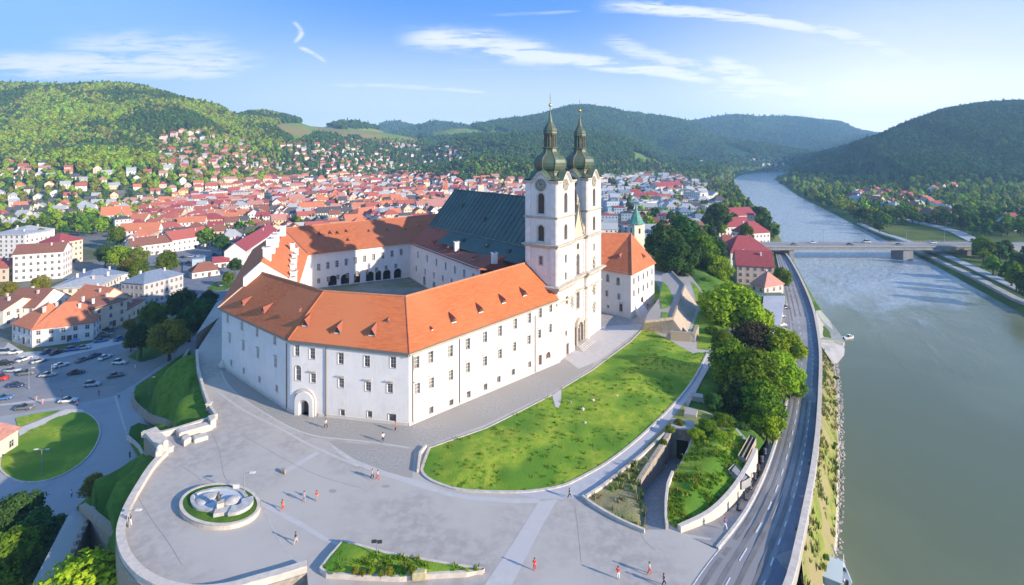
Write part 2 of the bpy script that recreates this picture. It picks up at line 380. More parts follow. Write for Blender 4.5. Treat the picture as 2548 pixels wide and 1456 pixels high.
# ------------------------------------------------------------------ sheets of ground
def cr(pts, n=5, closed=False):
    pts = [Vector(p) for p in pts]; out = []; L = len(pts)
    rng = range(L if closed else L-1)
    for i in rng:
        g = (lambda k: pts[k % L]) if closed else (lambda k: pts[max(0, min(L-1, k))])
        a, b, c, d = g(i-1), g(i), g(i+1), g(i+2)
        for k in range(n):
            t = k/n; out.append(.5*((2*b)+(c-a)*t+(2*a-5*b+4*c-d)*t*t+(3*b-a-3*c+d)*t**3))
    if not closed: out.append(pts[-1])
    return out
def T(pts, z=0.0):
    """traced outline -> world points at height z (or per-point z)"""
    return [P(p[0], p[1], p[2] if len(p) > 2 else z) for p in pts]
def cdt(outline, holes=(), step=None, extra=()):
    vs = []; es = []
    for ring in [outline]+list(holes):
        b = len(vs); n = len(ring)
        vs += [Vector((p[0], p[1])) for p in ring]; es += [(b+i, b+(i+1) % n) for i in range(n)]
    if step:
        xs = [p[0] for p in outline]; ys = [p[1] for p in outline]
        gx, gy = np.meshgrid(np.arange(min(xs), max(xs), step), np.arange(min(ys), max(ys), step*.87))
        gx = gx+(np.arange(gy.shape[0]) % 2)[:, None]*step*.5
        gx = gx.ravel(); gy = gy.ravel()
        k = inside(gx, gy, outline) & (seg_dist(gx, gy, outline) > step*.35)
        for h in holes: k &= ~inside(gx, gy, h)
        vs += [Vector((a, b)) for a, b in zip(gx[k], gy[k])]
    vs += [Vector(e[:2]) for e in extra]
    r = delaunay_2d_cdt(vs, es, [], 0, 1e-5)
    V2, F2 = r[0], r[2]
    cx = np.array([sum(V2[i].x for i in f)/len(f) for f in F2]); cy = np.array([sum(V2[i].y for i in f)/len(f) for f in F2])
    k = inside(cx, cy, outline)
    for h in holes: k &= ~inside(cx, cy, h)
    F3 = []
    for f, q in zip(F2, k):
        if not q: continue
        a = sum(V2[f[i]].x*V2[f[(i+1) % len(f)]].y-V2[f[(i+1) % len(f)]].x*V2[f[i]].y for i in range(len(f)))
        F3.append(list(f) if a > 0 else list(f)[::-1])
    return V2, F3
def zone(name, outline, m, holes=(), step=None, skirt=0, dz=0, rough=0, zfun=None):
    """one sheet of ground over a 3-D outline; interior heights are interpolated from the outline"""
    V2, F3 = cdt(outline, holes, step)
    ring = list(outline)+[p for h in holes for p in h]
    rx = np.array([p[0] for p in ring]); ry = np.array([p[1] for p in ring]); rz = np.array([p[2] for p in ring])
    flat = rz.max()-rz.min() < 1e-4
    vs = []
    ox = np.array([v.x for v in V2]); oy = np.array([v.y for v in V2])
    nb = len(outline)+sum(len(h) for h in holes)
    for i, v in enumerate(V2):
        if zfun: z = zfun(v.x, v.y)
        elif flat: z = rz[0]
        else:
            d = (rx-v.x)**2+(ry-v.y)**2
            k = d.argmin()
            if d[k] < 1e-4: z = rz[k]
            else:
                w = 1/d**1.5; z = float((w*rz).sum()/w.sum())
        if rough and i >= nb: z += max(0, rough*(.3+float(vnoise(np.array(v.x), np.array(v.y), 3.0, 2)))+rough*.6*float(vnoise(np.array(v.x), np.array(v.y), 1.2, 7)))
        vs.append((v.x, v.y, z+dz))
    mb = MB(); mb.add(vs, F3)
    if skirt:
        for rg in [outline]+list(holes):
            n = len(rg)
            for i in range(n):
                a, b = rg[i], rg[(i+1) % n]
                mb.quad((a[0], a[1], a[2]+dz), (b[0], b[1], b[2]+dz), (b[0], b[1], b[2]+dz-skirt), (a[0], a[1], a[2]+dz-skirt))
    mb.sm = bool(step) and not skirt
    o = mb.build(name, m)
    return tag(o, kind='structure')
def offs(line, d, closed=False):
    """offset a 3-D polyline sideways in plan (positive = left of travel)"""
    out = []; n = len(line)
    for i in range(n):
        a = line[(i-1) % n] if (closed or i > 0) else line[i]
        b = line[(i+1) % n] if (closed or i < n-1) else line[i]
        t = Vector((b[0]-a[0], b[1]-a[1])); t = t.normalized() if t.length > 1e-6 else Vector((1, 0))
        out.append(Vector((line[i][0]-t.y*d, line[i][1]+t.x*d, line[i][2])))
    return out
def ribbon(mb, line, w, h0, h1, closed=False, mi=0):
    """solid strip (kerb, wall, painted line) of width w along a polyline, from h0 to h1 above it"""
    L = offs(line, w/2, closed); Rr = offs(line, -w/2, closed); n = len(line)
    for i in range(n if closed else n-1):
        j = (i+1) % n
        a, b, c, d = L[i], Rr[i], Rr[j], L[j]
        up = lambda p, h: (p[0], p[1], p[2]+h)
        mb.quad(up(a, h1), up(b, h1), up(c, h1), up(d, h1), mi)
        if h1-h0 > .02:
            mb.quad(up(b, h0), up(c, h0), up(c, h1), up(b, h1), mi)
            mb.quad(up(d, h0), up(a, h0), up(a, h1), up(d, h1), mi)
    if not closed and h1-h0 > .02:
        for i, s in ((0, 1), (n-1, -1)):
            a, b = (L[i], Rr[i]) if s > 0 else (Rr[i], L[i])
            mb.quad((a[0], a[1], a[2]+h0), (b[0], b[1], b[2]+h0), (b[0], b[1], b[2]+h1), (a[0], a[1], a[2]+h1), mi)
    return mb
# ================================================================== the setting: terrain, water
def build_terrain():
    na, nr = 420, 460
    ang = np.linspace(R(-62), R(62), na); rr = np.exp(np.linspace(math.log(25), math.log(6200), nr))
    A, Q = np.meshgrid(ang, rr); X = Q*np.sin(A); Y = Q*np.cos(A)
    Z = TH(X, Y)-.25
    # the castle rock stays well below the paved platform
    vs = np.stack([X.ravel(), Y.ravel(), Z.ravel()], 1)
    fs = [[j*na+i, j*na+i+1, (j+1)*na+i+1, (j+1)*na+i] for j in range(nr-1) for i in range(na-1)]
    me = bpy.data.meshes.new('terrain'); me.from_pydata(vs.tolist(), [], [f[::-1] for f in fs]); me.update()
    me.polygons.foreach_set('use_smooth', [True]*len(me.polygons))
    m = bpy.data.materials.new('terrain_ground'); m.use_nodes = True; t = m.node_tree; N = NT(t); b = t.nodes['Principled BSDF']
    b.inputs['Roughness'].default_value = 1; b.inputs['Specular IOR Level'].default_value = .1
    pos = N.n('ShaderNodeNewGeometry').outputs['Position']
    g = N.mix(N.ramp(N.noise(pos, .02, 6, .65), .38, .62), (.06,.10,.022), (.13,.16,.04))
    town = N.mix(N.ramp(N.noise(pos, .03, 4, .6), .42, .58), (.22,.20,.17), (.11,.13,.06))
    at = N.n('ShaderNodeAttribute'); at.attribute_name = 'cover'
    sp = N.n('ShaderNodeSeparateColor'); N.put(sp.inputs[0], at.outputs['Color'])
    forest = N.mix(N.ramp(N.noise(pos, .03, 7, .7), .4, .6), (.025,.055,.02), (.05,.085,.028))
    meadow = N.mix(N.ramp(N.noise(pos, .004, 5, .6), .44, .56), (.17,.24,.045), (.27,.215,.075))
    c = N.mix(sp.outputs[0], g, forest); c = N.mix(sp.outputs[1], c, meadow); c = N.mix(sp.outputs[2], c, town)
    N.put(b.inputs['Base Color'], c)
    me.materials.append(m)
    # cover: r forest, g meadow, b town
    px, py = proj(vs[:, 0], vs[:, 1], vs[:, 2])
    up = vs[:, 2]-np.where(vs[:, 0] < 0, ZT, ZR)
    forest_ = sstep(14, 24, up); D = np.hypot(vs[:, 0], vs[:, 1])
    mead = meadow_mask(px, py, D)
    twn = (1-forest_)*sstep(900, 700, np.abs(vs[:, 1]-450)) * (px < 1800)
    ca = me.color_attributes.new('cover', 'FLOAT_COLOR', 'POINT')
    arr = np.stack([forest_*(1-mead), mead, twn*(1-mead), np.ones(len(px))], 1)
    ca.data.foreach_set('color', arr.ravel())
    o = bpy.data.objects.new('terrain', me); C.objects.link(o); tag(o, kind='structure')
MEADOWS = [ # traced outline, nearest and farthest distance
    ([(676,312),(700,303),(770,303),(850,318),(930,318),(1010,333),(1066,348),(1010,358),(950,358),(905,345),(850,340),(800,330),(740,352),(700,330)], 1300, 2600),
    ([(1046,332),(1070,322),(1120,311),(1165,311),(1200,322),(1235,336),(1170,334),(1110,341),(1070,343)], 1700, 3200),
    ([(1570,372),(1600,380),(1645,402),(1600,408),(1578,396)], 900, 3000),
    ([(1800,352),(1830,366),(1884,384),(1850,392),(1800,384)], 1500, 4500),
    ([(1235,318),(1270,330),(1250,338),(1215,330)], 1500, 4500),
    ([(1880,352),(1960,362),(2000,372),(1900,366)], 2500, 5500),
]
def meadow_mask(px, py, D):
    m = np.zeros(px.shape)
    for poly, a, b in MEADOWS:
        m = np.maximum(m, (inside(px, py, poly) & (D > a) & (D < b)).astype(float))
    return m
build_terrain()
def build_water():
    m = bpy.data.materials.new('river_water'); m.use_nodes = True; t = m.node_tree; N = NT(t); b = t.nodes['Principled BSDF']
    pos = N.n('ShaderNodeNewGeometry').outputs['Position']
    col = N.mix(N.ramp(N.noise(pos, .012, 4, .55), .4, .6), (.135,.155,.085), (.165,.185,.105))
    b.inputs['Roughness'].default_value = .16; b.inputs['IOR'].default_value = 1.27
    rot = N.n('ShaderNodeVectorRotate'); rot.rotation_type = 'Z_AXIS'; N.put(rot.inputs[0], pos); rot.inputs['Angle'].default_value = R(-55)
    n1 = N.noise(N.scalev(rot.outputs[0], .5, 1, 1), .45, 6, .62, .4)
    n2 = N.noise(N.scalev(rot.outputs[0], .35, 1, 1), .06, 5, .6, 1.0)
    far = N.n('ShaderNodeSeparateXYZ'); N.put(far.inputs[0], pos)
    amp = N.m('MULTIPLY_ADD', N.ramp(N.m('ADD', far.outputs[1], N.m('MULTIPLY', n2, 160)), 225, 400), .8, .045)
    glare_mask = N.m('MULTIPLY', N.ramp(amp, .12, .75), N.m('MULTIPLY_ADD', N.ramp(n1, .38, .66), .25, .55)); glare_col = N.mix(glare_mask, col, (.46, .53, .60)); N.put(b.inputs['Base Color'], glare_col)  # sky glare on the far ruffled water is put into its base colour
    hgt = N.m('MULTIPLY', N.m('ADD', n1, N.m('MULTIPLY', n2, .8)), amp)
    bn = N.n('ShaderNodeBump'); bn.inputs['Strength'].default_value = .7; bn.inputs['Distance'].default_value = .8
    N.put(bn.inputs['Height'], hgt); t.links.new(bn.outputs[0], b.inputs['Normal'])
    wp = [Vector((q[0], q[1], ZW)) for q in RIVER]
    ar = sum(wp[i].x*wp[(i+1) % len(wp)].y-wp[(i+1) % len(wp)].x*wp[i].y for i in range(len(wp)))
    wp = offs(wp, -9 if ar > 0 else 9, True)
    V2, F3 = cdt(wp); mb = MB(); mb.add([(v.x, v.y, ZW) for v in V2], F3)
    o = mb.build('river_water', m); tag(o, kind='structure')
build_water()
# ================================================================== platform of the abbey
plaza_l = T([(545,790),(508,845),(486,880),(489,925),(503,980),(518,1022),(534,1046)])
plaza_w = T([(534,1046),(440,1076),(402,1086),(358,1085),(402,1135)])
plaza_c = cr(T([(402,1135),(368,1172),(334,1225),(308,1272),(292,1315),(288,1350),(298,1392),(318,1424),(350,1454),(405,1480),(480,1492),(560,1485),(640,1463),(700,1446),(764,1426)]), 5)
plaza_b = T([(768,1470),(772,1640),(1300,1640),(1640,1600),(1700,1480),(1752,1408),(1802,1345)])
knoll_w = cr(T([(1692,1326),(1765,1288),(1822,1232),(1862,1172),(1886,1122)]), 5)
east_e = T([(1830,1062),(1760,1025),(1712,1012),(1748,944),(1782,884),(1812,848),(1840,822),(1800,790),(1760,740),(1722,690),(1690,662)])
back_e = [Vector(v) for v in ((70,215,0),(40,235,0),(0,245,0),(-60,215,0),(-98,195,0),(-100,170,0),(-88,140,0))]
platform = plaza_l[:-1]+plaza_w[:-1]+plaza_c+plaza_b+knoll_w+east_e+back_e
ramp_l = T([(1604,1318),(1606,1275),(1600,1240),(1590,1200),(1622,1150),(1650,1108),(1672,1070)])
ramp_r = T([(1724,1078),(1712,1112),(1694,1150),(1674,1184),(1662,1214),(1657,1255),(1657,1300),(1660,1318)])
zone('plaza', platform, PAVE, holes=[ramp_l+ramp_r], step=9)
# retaining walls under the rim
mb = MB(); rim = back_e[-2:]+plaza_l[:-1]+plaza_w[:-1]+plaza_c+plaza_b[:1]
for a, b in zip(rim[:-1], rim[1:]):
    mb.quad((a[0], a[1], -.02), (b[0], b[1], -.02), (b[0], b[1], -20), (a[0], a[1], -20))
tag(mb.build('retaining_wall', STONE), 'tall rubble retaining wall carrying the left edge of the abbey plaza', 'wall')
mb = MB(); rim = [plaza_b[-1]]+knoll_w+east_e+back_e[:3]
for a, b in zip(rim[:-1], rim[1:]):
    mb.quad((a[0], a[1], -.02), (b[0], b[1], -.02), (b[0], b[1], -13), (a[0], a[1], -13))
tag(mb.build('retaining_wall', STONE), 'rubble retaining wall carrying the river side of the abbey hill', 'wall')
# ================================================================== paving, lawns and kerbs on the platform
def over(name, pts, m, z=.004, smooth=0, closed=True, **k):
    o = T(pts, 0)
    if smooth: o = cr(o, smooth, True)
    o = [Vector((p[0], p[1], z)) for p in o]
    return zone(name, o, m, **k)
def line_strip(name, pts, w, m, z=.008, smooth=4):
    mb = MB(); ribbon(mb, cr(T(pts), smooth), w, z, z); return tag(mb.build(name, m), kind='structure')
apron_line = [(549,920),(563,952),(599,988),(661,1029),(730,1067),(798,1087),(908,1098),(1017,1114)]
over('paving_apron', apron_line+[(1066,1106),(1209,1056),(1375,975),(1474,914),(1500,830),(1385,905),(1018,1060),(725,1028),(552,912)], PAVE_D, .004)
line_strip('paving_band', apron_line, .35, PAVE_L)
line_strip('paving_band', [(541,974),(607,1021),(689,1062),(757,1100),(798,1119),(844,1140),(893,1160)], .45, PAVE_L, .009)
over('paving_panel', [(813,1097),(908,1106),(1030,1118),(1026,1190),(985,1182),(948,1168),(885,1143),(844,1117)], PAVE_D, .006)
over('paving_band', [(813,1097),(844,1119),(885,1145),(948,1170),(1023,1191),(1067,1203),(1106,1221),(1160,1233),(1274,1241),(1343,1240),(1343,1252),(1274,1252),(1160,1243),(1100,1230),(1023,1206),(948,1182),(885,1156),(844,1130)], PAVE_L, .010)
over('paving_band', [(1340,1248),(1388,1243),(1348,1311),(1274,1456),(1180,1640),(1080,1640),(1205,1456),(1274,1355)], PAVE_L, .014)
over('paving_band', [(648,1246),(747,1296),(813,1338),(860,1356),(846,1360),(800,1344),(740,1308),(645,1256)], PAVE_L, .012)
line_strip('paving_band', [(656,1264),(668,1294),(684,1325),(710,1368),(736,1402)], .18, LINE, .014)
for k_, ln in enumerate(([(338,1228),(372,1285),(420,1352),(452,1405)],[(520,1060),(545,1120),(560,1190),(600,1215)],[(450,1160),(480,1178),(500,1196)],[(600,1080),(760,1170),(900,1215)],[(1430,1260),(1436,1300),(1446,1400)],[(1580,1290),(1600,1340),(1630,1370)])):
    line_strip('paving_joint', ln, .07, mat('joint_tar', (.20,.19,.185), (.27,.26,.25), 2, .9), .0065)
for (x0, y0, r0, r1) in ((960,1210,11,4),(828,1222,10,5),(1190,1408,22,5),(1560,1290,9,3)):
    over('paving_stain', [(x0+r0*math.cos(t), y0+r1*math.sin(t)) for t in np.linspace(0, 6.0, 12)], PAVE_D, .0075)
over('paving_band', [(700,1172),(786,1124),(796,1128),(716,1176)], PAVE_L, .005)
over('paving_panel', [(1395,884),(1500,812),(1600,806),(1590,822),(1490,898),(1440,918)], PAVE_L, .016)
line_strip('paving_band', [(1430,900),(1500,852),(1570,808)], .3, LINE, .022)
line_strip('paving_band', [(1400,893),(1440,905)], .3, LINE, .024)
line_strip('paving_band', [(1460,860),(1497,872)], .3, LINE, .024)
# river side footpath on the hill
path_l = [(1274,1229),(1343,1223),(1403,1209),(1450,1187),(1508,1154),(1571,1107),(1629,1055),(1690,992),(1730,938),(1762,880),(1795,840),(1822,818)]
path_r = [(1840,822),(1812,848),(1782,884),(1748,944),(1705,1000),(1655,1055),(1604,1110),(1549,1160),(1489,1209),(1450,1237),(1400,1243),(1343,1243)]
over('footpath', path_l+path_r, mat('path_asphalt', (.45,.44,.45), (.39,.385,.395), .7, .9, c3=(.42,.41,.42), s3=.1), .018)
lawn_pts = [(1068,1116),(1209,1067),(1296,1024),(1372,985),(1380,1010),(1392,1012),(1398,968),(1474,922),(1569,851),(1602,817),(1650,838),(1724,880),(1762,876),(1730,938),(1690,992),(1629,1055),(1571,1107),(1508,1154),(1450,1187),(1403,1209),(1343,1221),(1274,1226),(1160,1222),(1106,1210),(1067,1193),(1050,1174),(1054,1155)]
lawn_o = [Vector((p[0], p[1], .06)) for p in T(lawn_pts)]
def lawn_z(x, y):
    d = float(seg_dist(np.array([x]), np.array([y]), lawn_o)[0])
    return .06+max(0, min(d, 10)*.05+.5*float(vnoise(np.array(x), np.array(y), 7., 3))*min(1, d/3)+.22*float(vnoise(np.array(x), np.array(y), 1.6, 8))*min(1, d))
zone('lawn', lawn_o, GRASS, step=.9, zfun=lawn_z)
mb = MB(); ribbon(mb, lawn_o[:4], .22, -.06, .10); ribbon(mb, lawn_o[6:10], .22, -.06, .10)
tag(mb.build('kerb', KERB), 'pale kerb along the upper edge of the big lawn beside the abbey', 'kerb')
mb = MB(); ribbon(mb, cr(lawn_o[12:27]+[lawn_o[0]], 3), .4, -.06, .14)
tag(mb.build('kerb', KERB), 'pale curved kerb along the lower edge of the big lawn and the footpath', 'kerb')
over('concrete_pad', [(1374,984),(1397,969),(1396,1000),(1390,1016),(1382,1014)], PAVE_L, .10, skirt=.1)
mb = MB(); ribbon(mb, T([(1060,1114),(1045,1132),(1040,1176)]), .35, 0, .55)
tag(mb.build('low_wall', COPE), 'low white stone wall at the left tip of the big lawn', 'wall')
over('paving_panel', [(1047,1122),(1068,1114),(1054,1155),(1050,1178),(1040,1178)], PAVE_D, .012)
# oval bed with the pool
ov = [P(547+97*math.cos(t), 1266+51*math.sin(t)) for t in np.linspace(0, 2*math.pi, 48, endpoint=False)][::-1]
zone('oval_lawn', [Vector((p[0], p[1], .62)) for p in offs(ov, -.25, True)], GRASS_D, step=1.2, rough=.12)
mb = MB(); ribbon(mb, ov, .42, -.05, .7, True)
tag(mb.build('bed_wall', COPE), 'low pinkish stone ring wall round the oval grass bed with the pool', 'wall')
# triangular bed in the foreground
tb = [(853,1356),(960,1386),(1060,1404),(1130,1416),(1204,1428),(1160,1434),(1078,1438),(995,1446),(900,1442),(813,1437),(798,1424),(824,1390)]
tbo = [Vector((p[0], p[1], .55)) for p in T(tb)]
zone('grass_bed', tbo, GRASS, step=.8, rough=.3)
mb = MB(); ribbon(mb, tbo, .32, -.6, .06, True)
tag(mb.build('bed_wall', COPE), 'white stone edge wall of the triangular grass bed in the foreground', 'wall')
# beds round the sunken ramp
bed1 = [(1457,1240),(1500,1213),(1556,1168),(1594,1136),(1622,1146),(1590,1196),(1600,1240),(1605,1275),(1603,1322),(1560,1304),(1500,1272)]
zone('sloping_bed', [Vector((p[0], p[1], .05)) for p in T(bed1)], GRASSY, step=1.0, rough=.5)
mb = MB(); ribbon(mb, cr(T([(1450,1240),(1478,1262),(1540,1298),(1604,1326)]), 4), .35, 0, .5)
tag(mb.build('low_wall', COPE), 'low curved stone wall along the plaza side of the left grass wedge by the ramp', 'wall')
mb = MB(); ribbon(mb, T([(1459,1240),(1502,1212),(1558,1168),(1600,1134),(1655,1082)]), .4, 0, .45)
tag(mb.build('low_wall', COPE), 'low stone wall between the footpath and the left grass wedge', 'wall')
zone('grass_verge', [Vector((p[0], p[1], .03)) for p in T([(1660,1056),(1705,1002),(1712,1014),(1760,1028),(1828,1064),(1724,1076),(1672,1068),(1622,1146),(1604,1134),(1600,1118)])], GRASSY, step=1.2, rough=.3)
knoll = cr(T([(1690,1322),(1765,1284),(1820,1230),(1858,1172),(1880,1126)]), 5)
kn = [Vector((p[0], p[1], .05)) for p in offs(knoll, .5)+T([(1830,1068),(1728,1080),(1716,1112),(1698,1150),(1678,1184),(1666,1214),(1661,1255),(1661,1300)])]
def knoll_z(x, y):
    d = float(seg_dist(np.array([x]), np.array([y]), kn)[0])
    return .05+min(d, 5)*.22+.5*float(vnoise(np.array(x), np.array(y), 2.5, 4))*min(1, d/2)
zone('knoll_lawn', kn, GRASS, step=.9, zfun=knoll_z)
mb = MB(); ribbon(mb, knoll, .6, -4, .75)
tag(mb.build('parapet_wall', COPE), 'pale curved parapet wall round the grassy knoll beside the river road', 'wall')
mb = MB(); ribbon(mb, ramp_r[3:], .35, -.1, .8)
tag(mb.build('parapet_wall', COPE), 'thin stone parapet on the right rim of the sunken ramp', 'wall')
# sunken ramp, its side walls and portal
nl = len(ramp_l); rf = []
zl = [0, -.6, -1.5, -2.4, -3.4, -4.3, -5]; zr = [-5, -4.3, -3.5, -2.8, -2.1, -1.2, -.4, 0]
floor = [Vector((p[0], p[1], z)) for p, z in zip(ramp_l, zl)]+[Vector((p[0], p[1], z)) for p, z in zip(ramp_r, zr)]
fin = [Vector((p[0], p[1], p[2])) for p in floor]
zone('ramp_paving', fin, mat('ramp_cobble', (.24,.24,.25), (.31,.305,.30), 2, .9, .02, 8), step=1.5)
mb = MB()
for a, b, za, zb in zip(ramp_l[:-1], ramp_l[1:], zl[:-1], zl[1:]):
    mb.quad((a[0], a[1], za-.3), (b[0], b[1], zb-.3), (b[0], b[1], .5), (a[0], a[1], .5))
ribbon(mb, ramp_l[3:], .7, -.2, .52)
tag(mb.build('ramp_wall', STONE), 'sunlit rubble wall on the left side of the sunken ramp', 'wall')
mb = MB()
for a, b, za, zb in zip(ramp_r[:-1], ramp_r[1:], zr[:-1], zr[1:]):
    mb.quad((a[0], a[1], za-.3), (b[0], b[1], zb-.3), (b[0], b[1], 0), (a[0], a[1], 0))
tag(mb.build('ramp_wall', STONE), 'shaded rubble wall on the right side of the sunken ramp', 'wall')
a, b = ramp_l[-1], ramp_r[0]; d = (b-a).normalized(); nrm = Vector((-d.y, d.x, 0))
pr = empty('tunnel_portal', (a+b)/2); tag(pr, 'stone tunnel portal with a flat roof slab at the far end of the sunken ramp', 'tunnel portal')
mb = MB(); m_ = (b-a).length
for s0, s1, z0, z1 in ((0, .22, -5, .4), (.78, 1, -5, .4), (.22, .78, -1.6, .4)):
    mb.prism([tuple((a+d*m_*s0)[:2]), tuple((a+d*m_*s1)[:2]), tuple((a+d*m_*s1+nrm*.8)[:2]), tuple((a+d*m_*s0+nrm*.8)[:2])], z0, z1)
o = mb.build('wall', STONE, pr, loc=-pr.location)
mb = MB(); mb.prism([tuple((a+d*m_*-.05-nrm*.4)[:2]), tuple((a+d*m_*1.1-nrm*.4)[:2]), tuple((a+d*m_*1.1+nrm*3)[:2]), tuple((a+d*m_*-.05+nrm*3)[:2])], .4, .75); mb.build('slab', CONC, pr, loc=-pr.location)
mb = MB(); q0 = a+d*m_*.22+nrm*.7; q1 = a+d*m_*.78+nrm*.7; mb.quad((*q0[:2], -5), (*q1[:2], -5), (*q1[:2], -1.6), (*q0[:2], -1.6)); mb.build('opening', DARK, pr, loc=-pr.location)
# ruined foundations between knoll and trees
for k, (pts, lab) in enumerate((
    ([(1752,1150),(1790,1132),(1812,1158),(1770,1182)], 'dark ruined stone foundation sunk in the grass beside the knoll'),
    ([(1812,1180),(1828,1164),(1852,1186),(1868,1200),(1846,1212)], 'flat concrete terrace with a rail on the knoll beside the river road'),
    ([(1836,1150),(1866,1096),(1882,1104),(1856,1158)], 'long grey stone stair wall descending below the trees'))):
    q = T(pts); mb = MB(); mb.prism([tuple(p[:2]) for p in q], -.5, (.35,.75,1.1)[k], cap=False)
    mb.prism([tuple(p[:2]) for p in offs(q, -.5 if k else .5, True)], -.3, (.3,.7,.95)[k])
    tag(mb.build(['foundation_ruin', 'terrace', 'stair_wall'][k], [STONE, CONC, STONE][k]), lab, ['ruin', 'terrace', 'wall'][k])
for pts, lab in (([(1718,985),(1748,990),(1752,1000),(1722,996)], 'small grey stone shed roof between footpath and trees'),
                 ([(1706,1022),(1736,1030),(1732,1044),(1702,1040)], 'small pale concrete slab between footpath and trees')):
    q = T(pts); mb = MB(); mb.prism([tuple(p[:2]) for p in q], -.5, .8); tag(mb.build('stone_slab', CONC), lab, 'slab')
# ------------------------------------------------------------------ parapets of the plaza
def parapet(line, w, h, label, ml=(COPE, STONE), name='parapet_wall', top=.22, base=0):
    r = empty(name, line[0]); tag(r, label, 'parapet')
    mb = MB(); ribbon(mb, line, w*.86, base, h-top); mb.build('wall', ml[1], r, loc=-r.location)
    mb = MB(); ribbon(mb, line, w, h-top, h); mb.build('coping', ml[0], r, loc=-r.location); return r
WALLP = mat('parapet_plaster', (.52,.45,.39), (.42,.37,.33), .8, .9, c3=(.60,.53,.47), s3=.3)
parapet(offs(plaza_c, .5), .95, .85, 'broad curved stone parapet round the left end of the plaza', (COPE, WALLP))
parapet(offs(plaza_l[2:], .3), .5, 1.0, 'thin stone parapet along the plaza edge above the green slope', (COPE, WALLP))
parapet(offs(plaza_w[0:4], .3), .7, 1.0, 'pale stone parapet between the abbey plaza and the slope below', (COPE, WALLP))
parapet(offs(plaza_w[3:5], .9), 1.9, .9, 'wide flat topped stone wall running down to the plaza gate post', (COPE, WALLP), base=-4)
# ================================================================== the abbey
ab = empty('abbey', (-20, 140, 0)); tag(ab, 'large white abbey with orange tiled wings round a courtyard', 'abbey')
def AP(o, p=None): o.parent = p or ab; o.location = -Vector(ab.location) if p is None else Vector(); return o
def abuild(mb, name, m, par=None): return AP(mb.build(name, m), par)
E0, E1, E2, E3 = Vector((-68.5,118.6,14.4)), Vector((-42.7,97.2,14.8)), Vector((-19,92.6,14.1)), Vector((10.7,120.2,16.0))
E5 = Vector((-88,172,18))
K0, K1, K2, K3 = Vector((-61.8,123.4,21.2)), Vector((-39.2,104.7,21.6)), Vector((-21.5,101.4,21.4)), Vector((5.3,126.1,23.4))
KG = Vector((-61.6,123.2,23.6)); K5, K6 = Vector((-75,164,26)), Vector((-24,189,28.0))
C0, C1, C2, C3 = Vector((-55.1,128.2,15)), Vector((-35.7,112.2,15)), Vector((-24,110.2,15)), Vector((-.1,132,15.5))
C5, C6, C7 = Vector((-63.9,156.9,19)), Vector((-35,172,20)), Vector((-8.1,128,21))
FLOOR = 8.0
def arch_pts(w, h, kind, n=8):
    """opening outline, origin at bottom centre"""
    if kind == 'rect': return [(-w/2, 0), (w/2, 0), (w/2, h), (-w/2, h)]
    r = w/2; k = h-r
    return [(-r, 0), (r, 0)]+[(r*math.cos(t), k+r*math.sin(t)) for t in np.linspace(0, math.pi, n+1)]
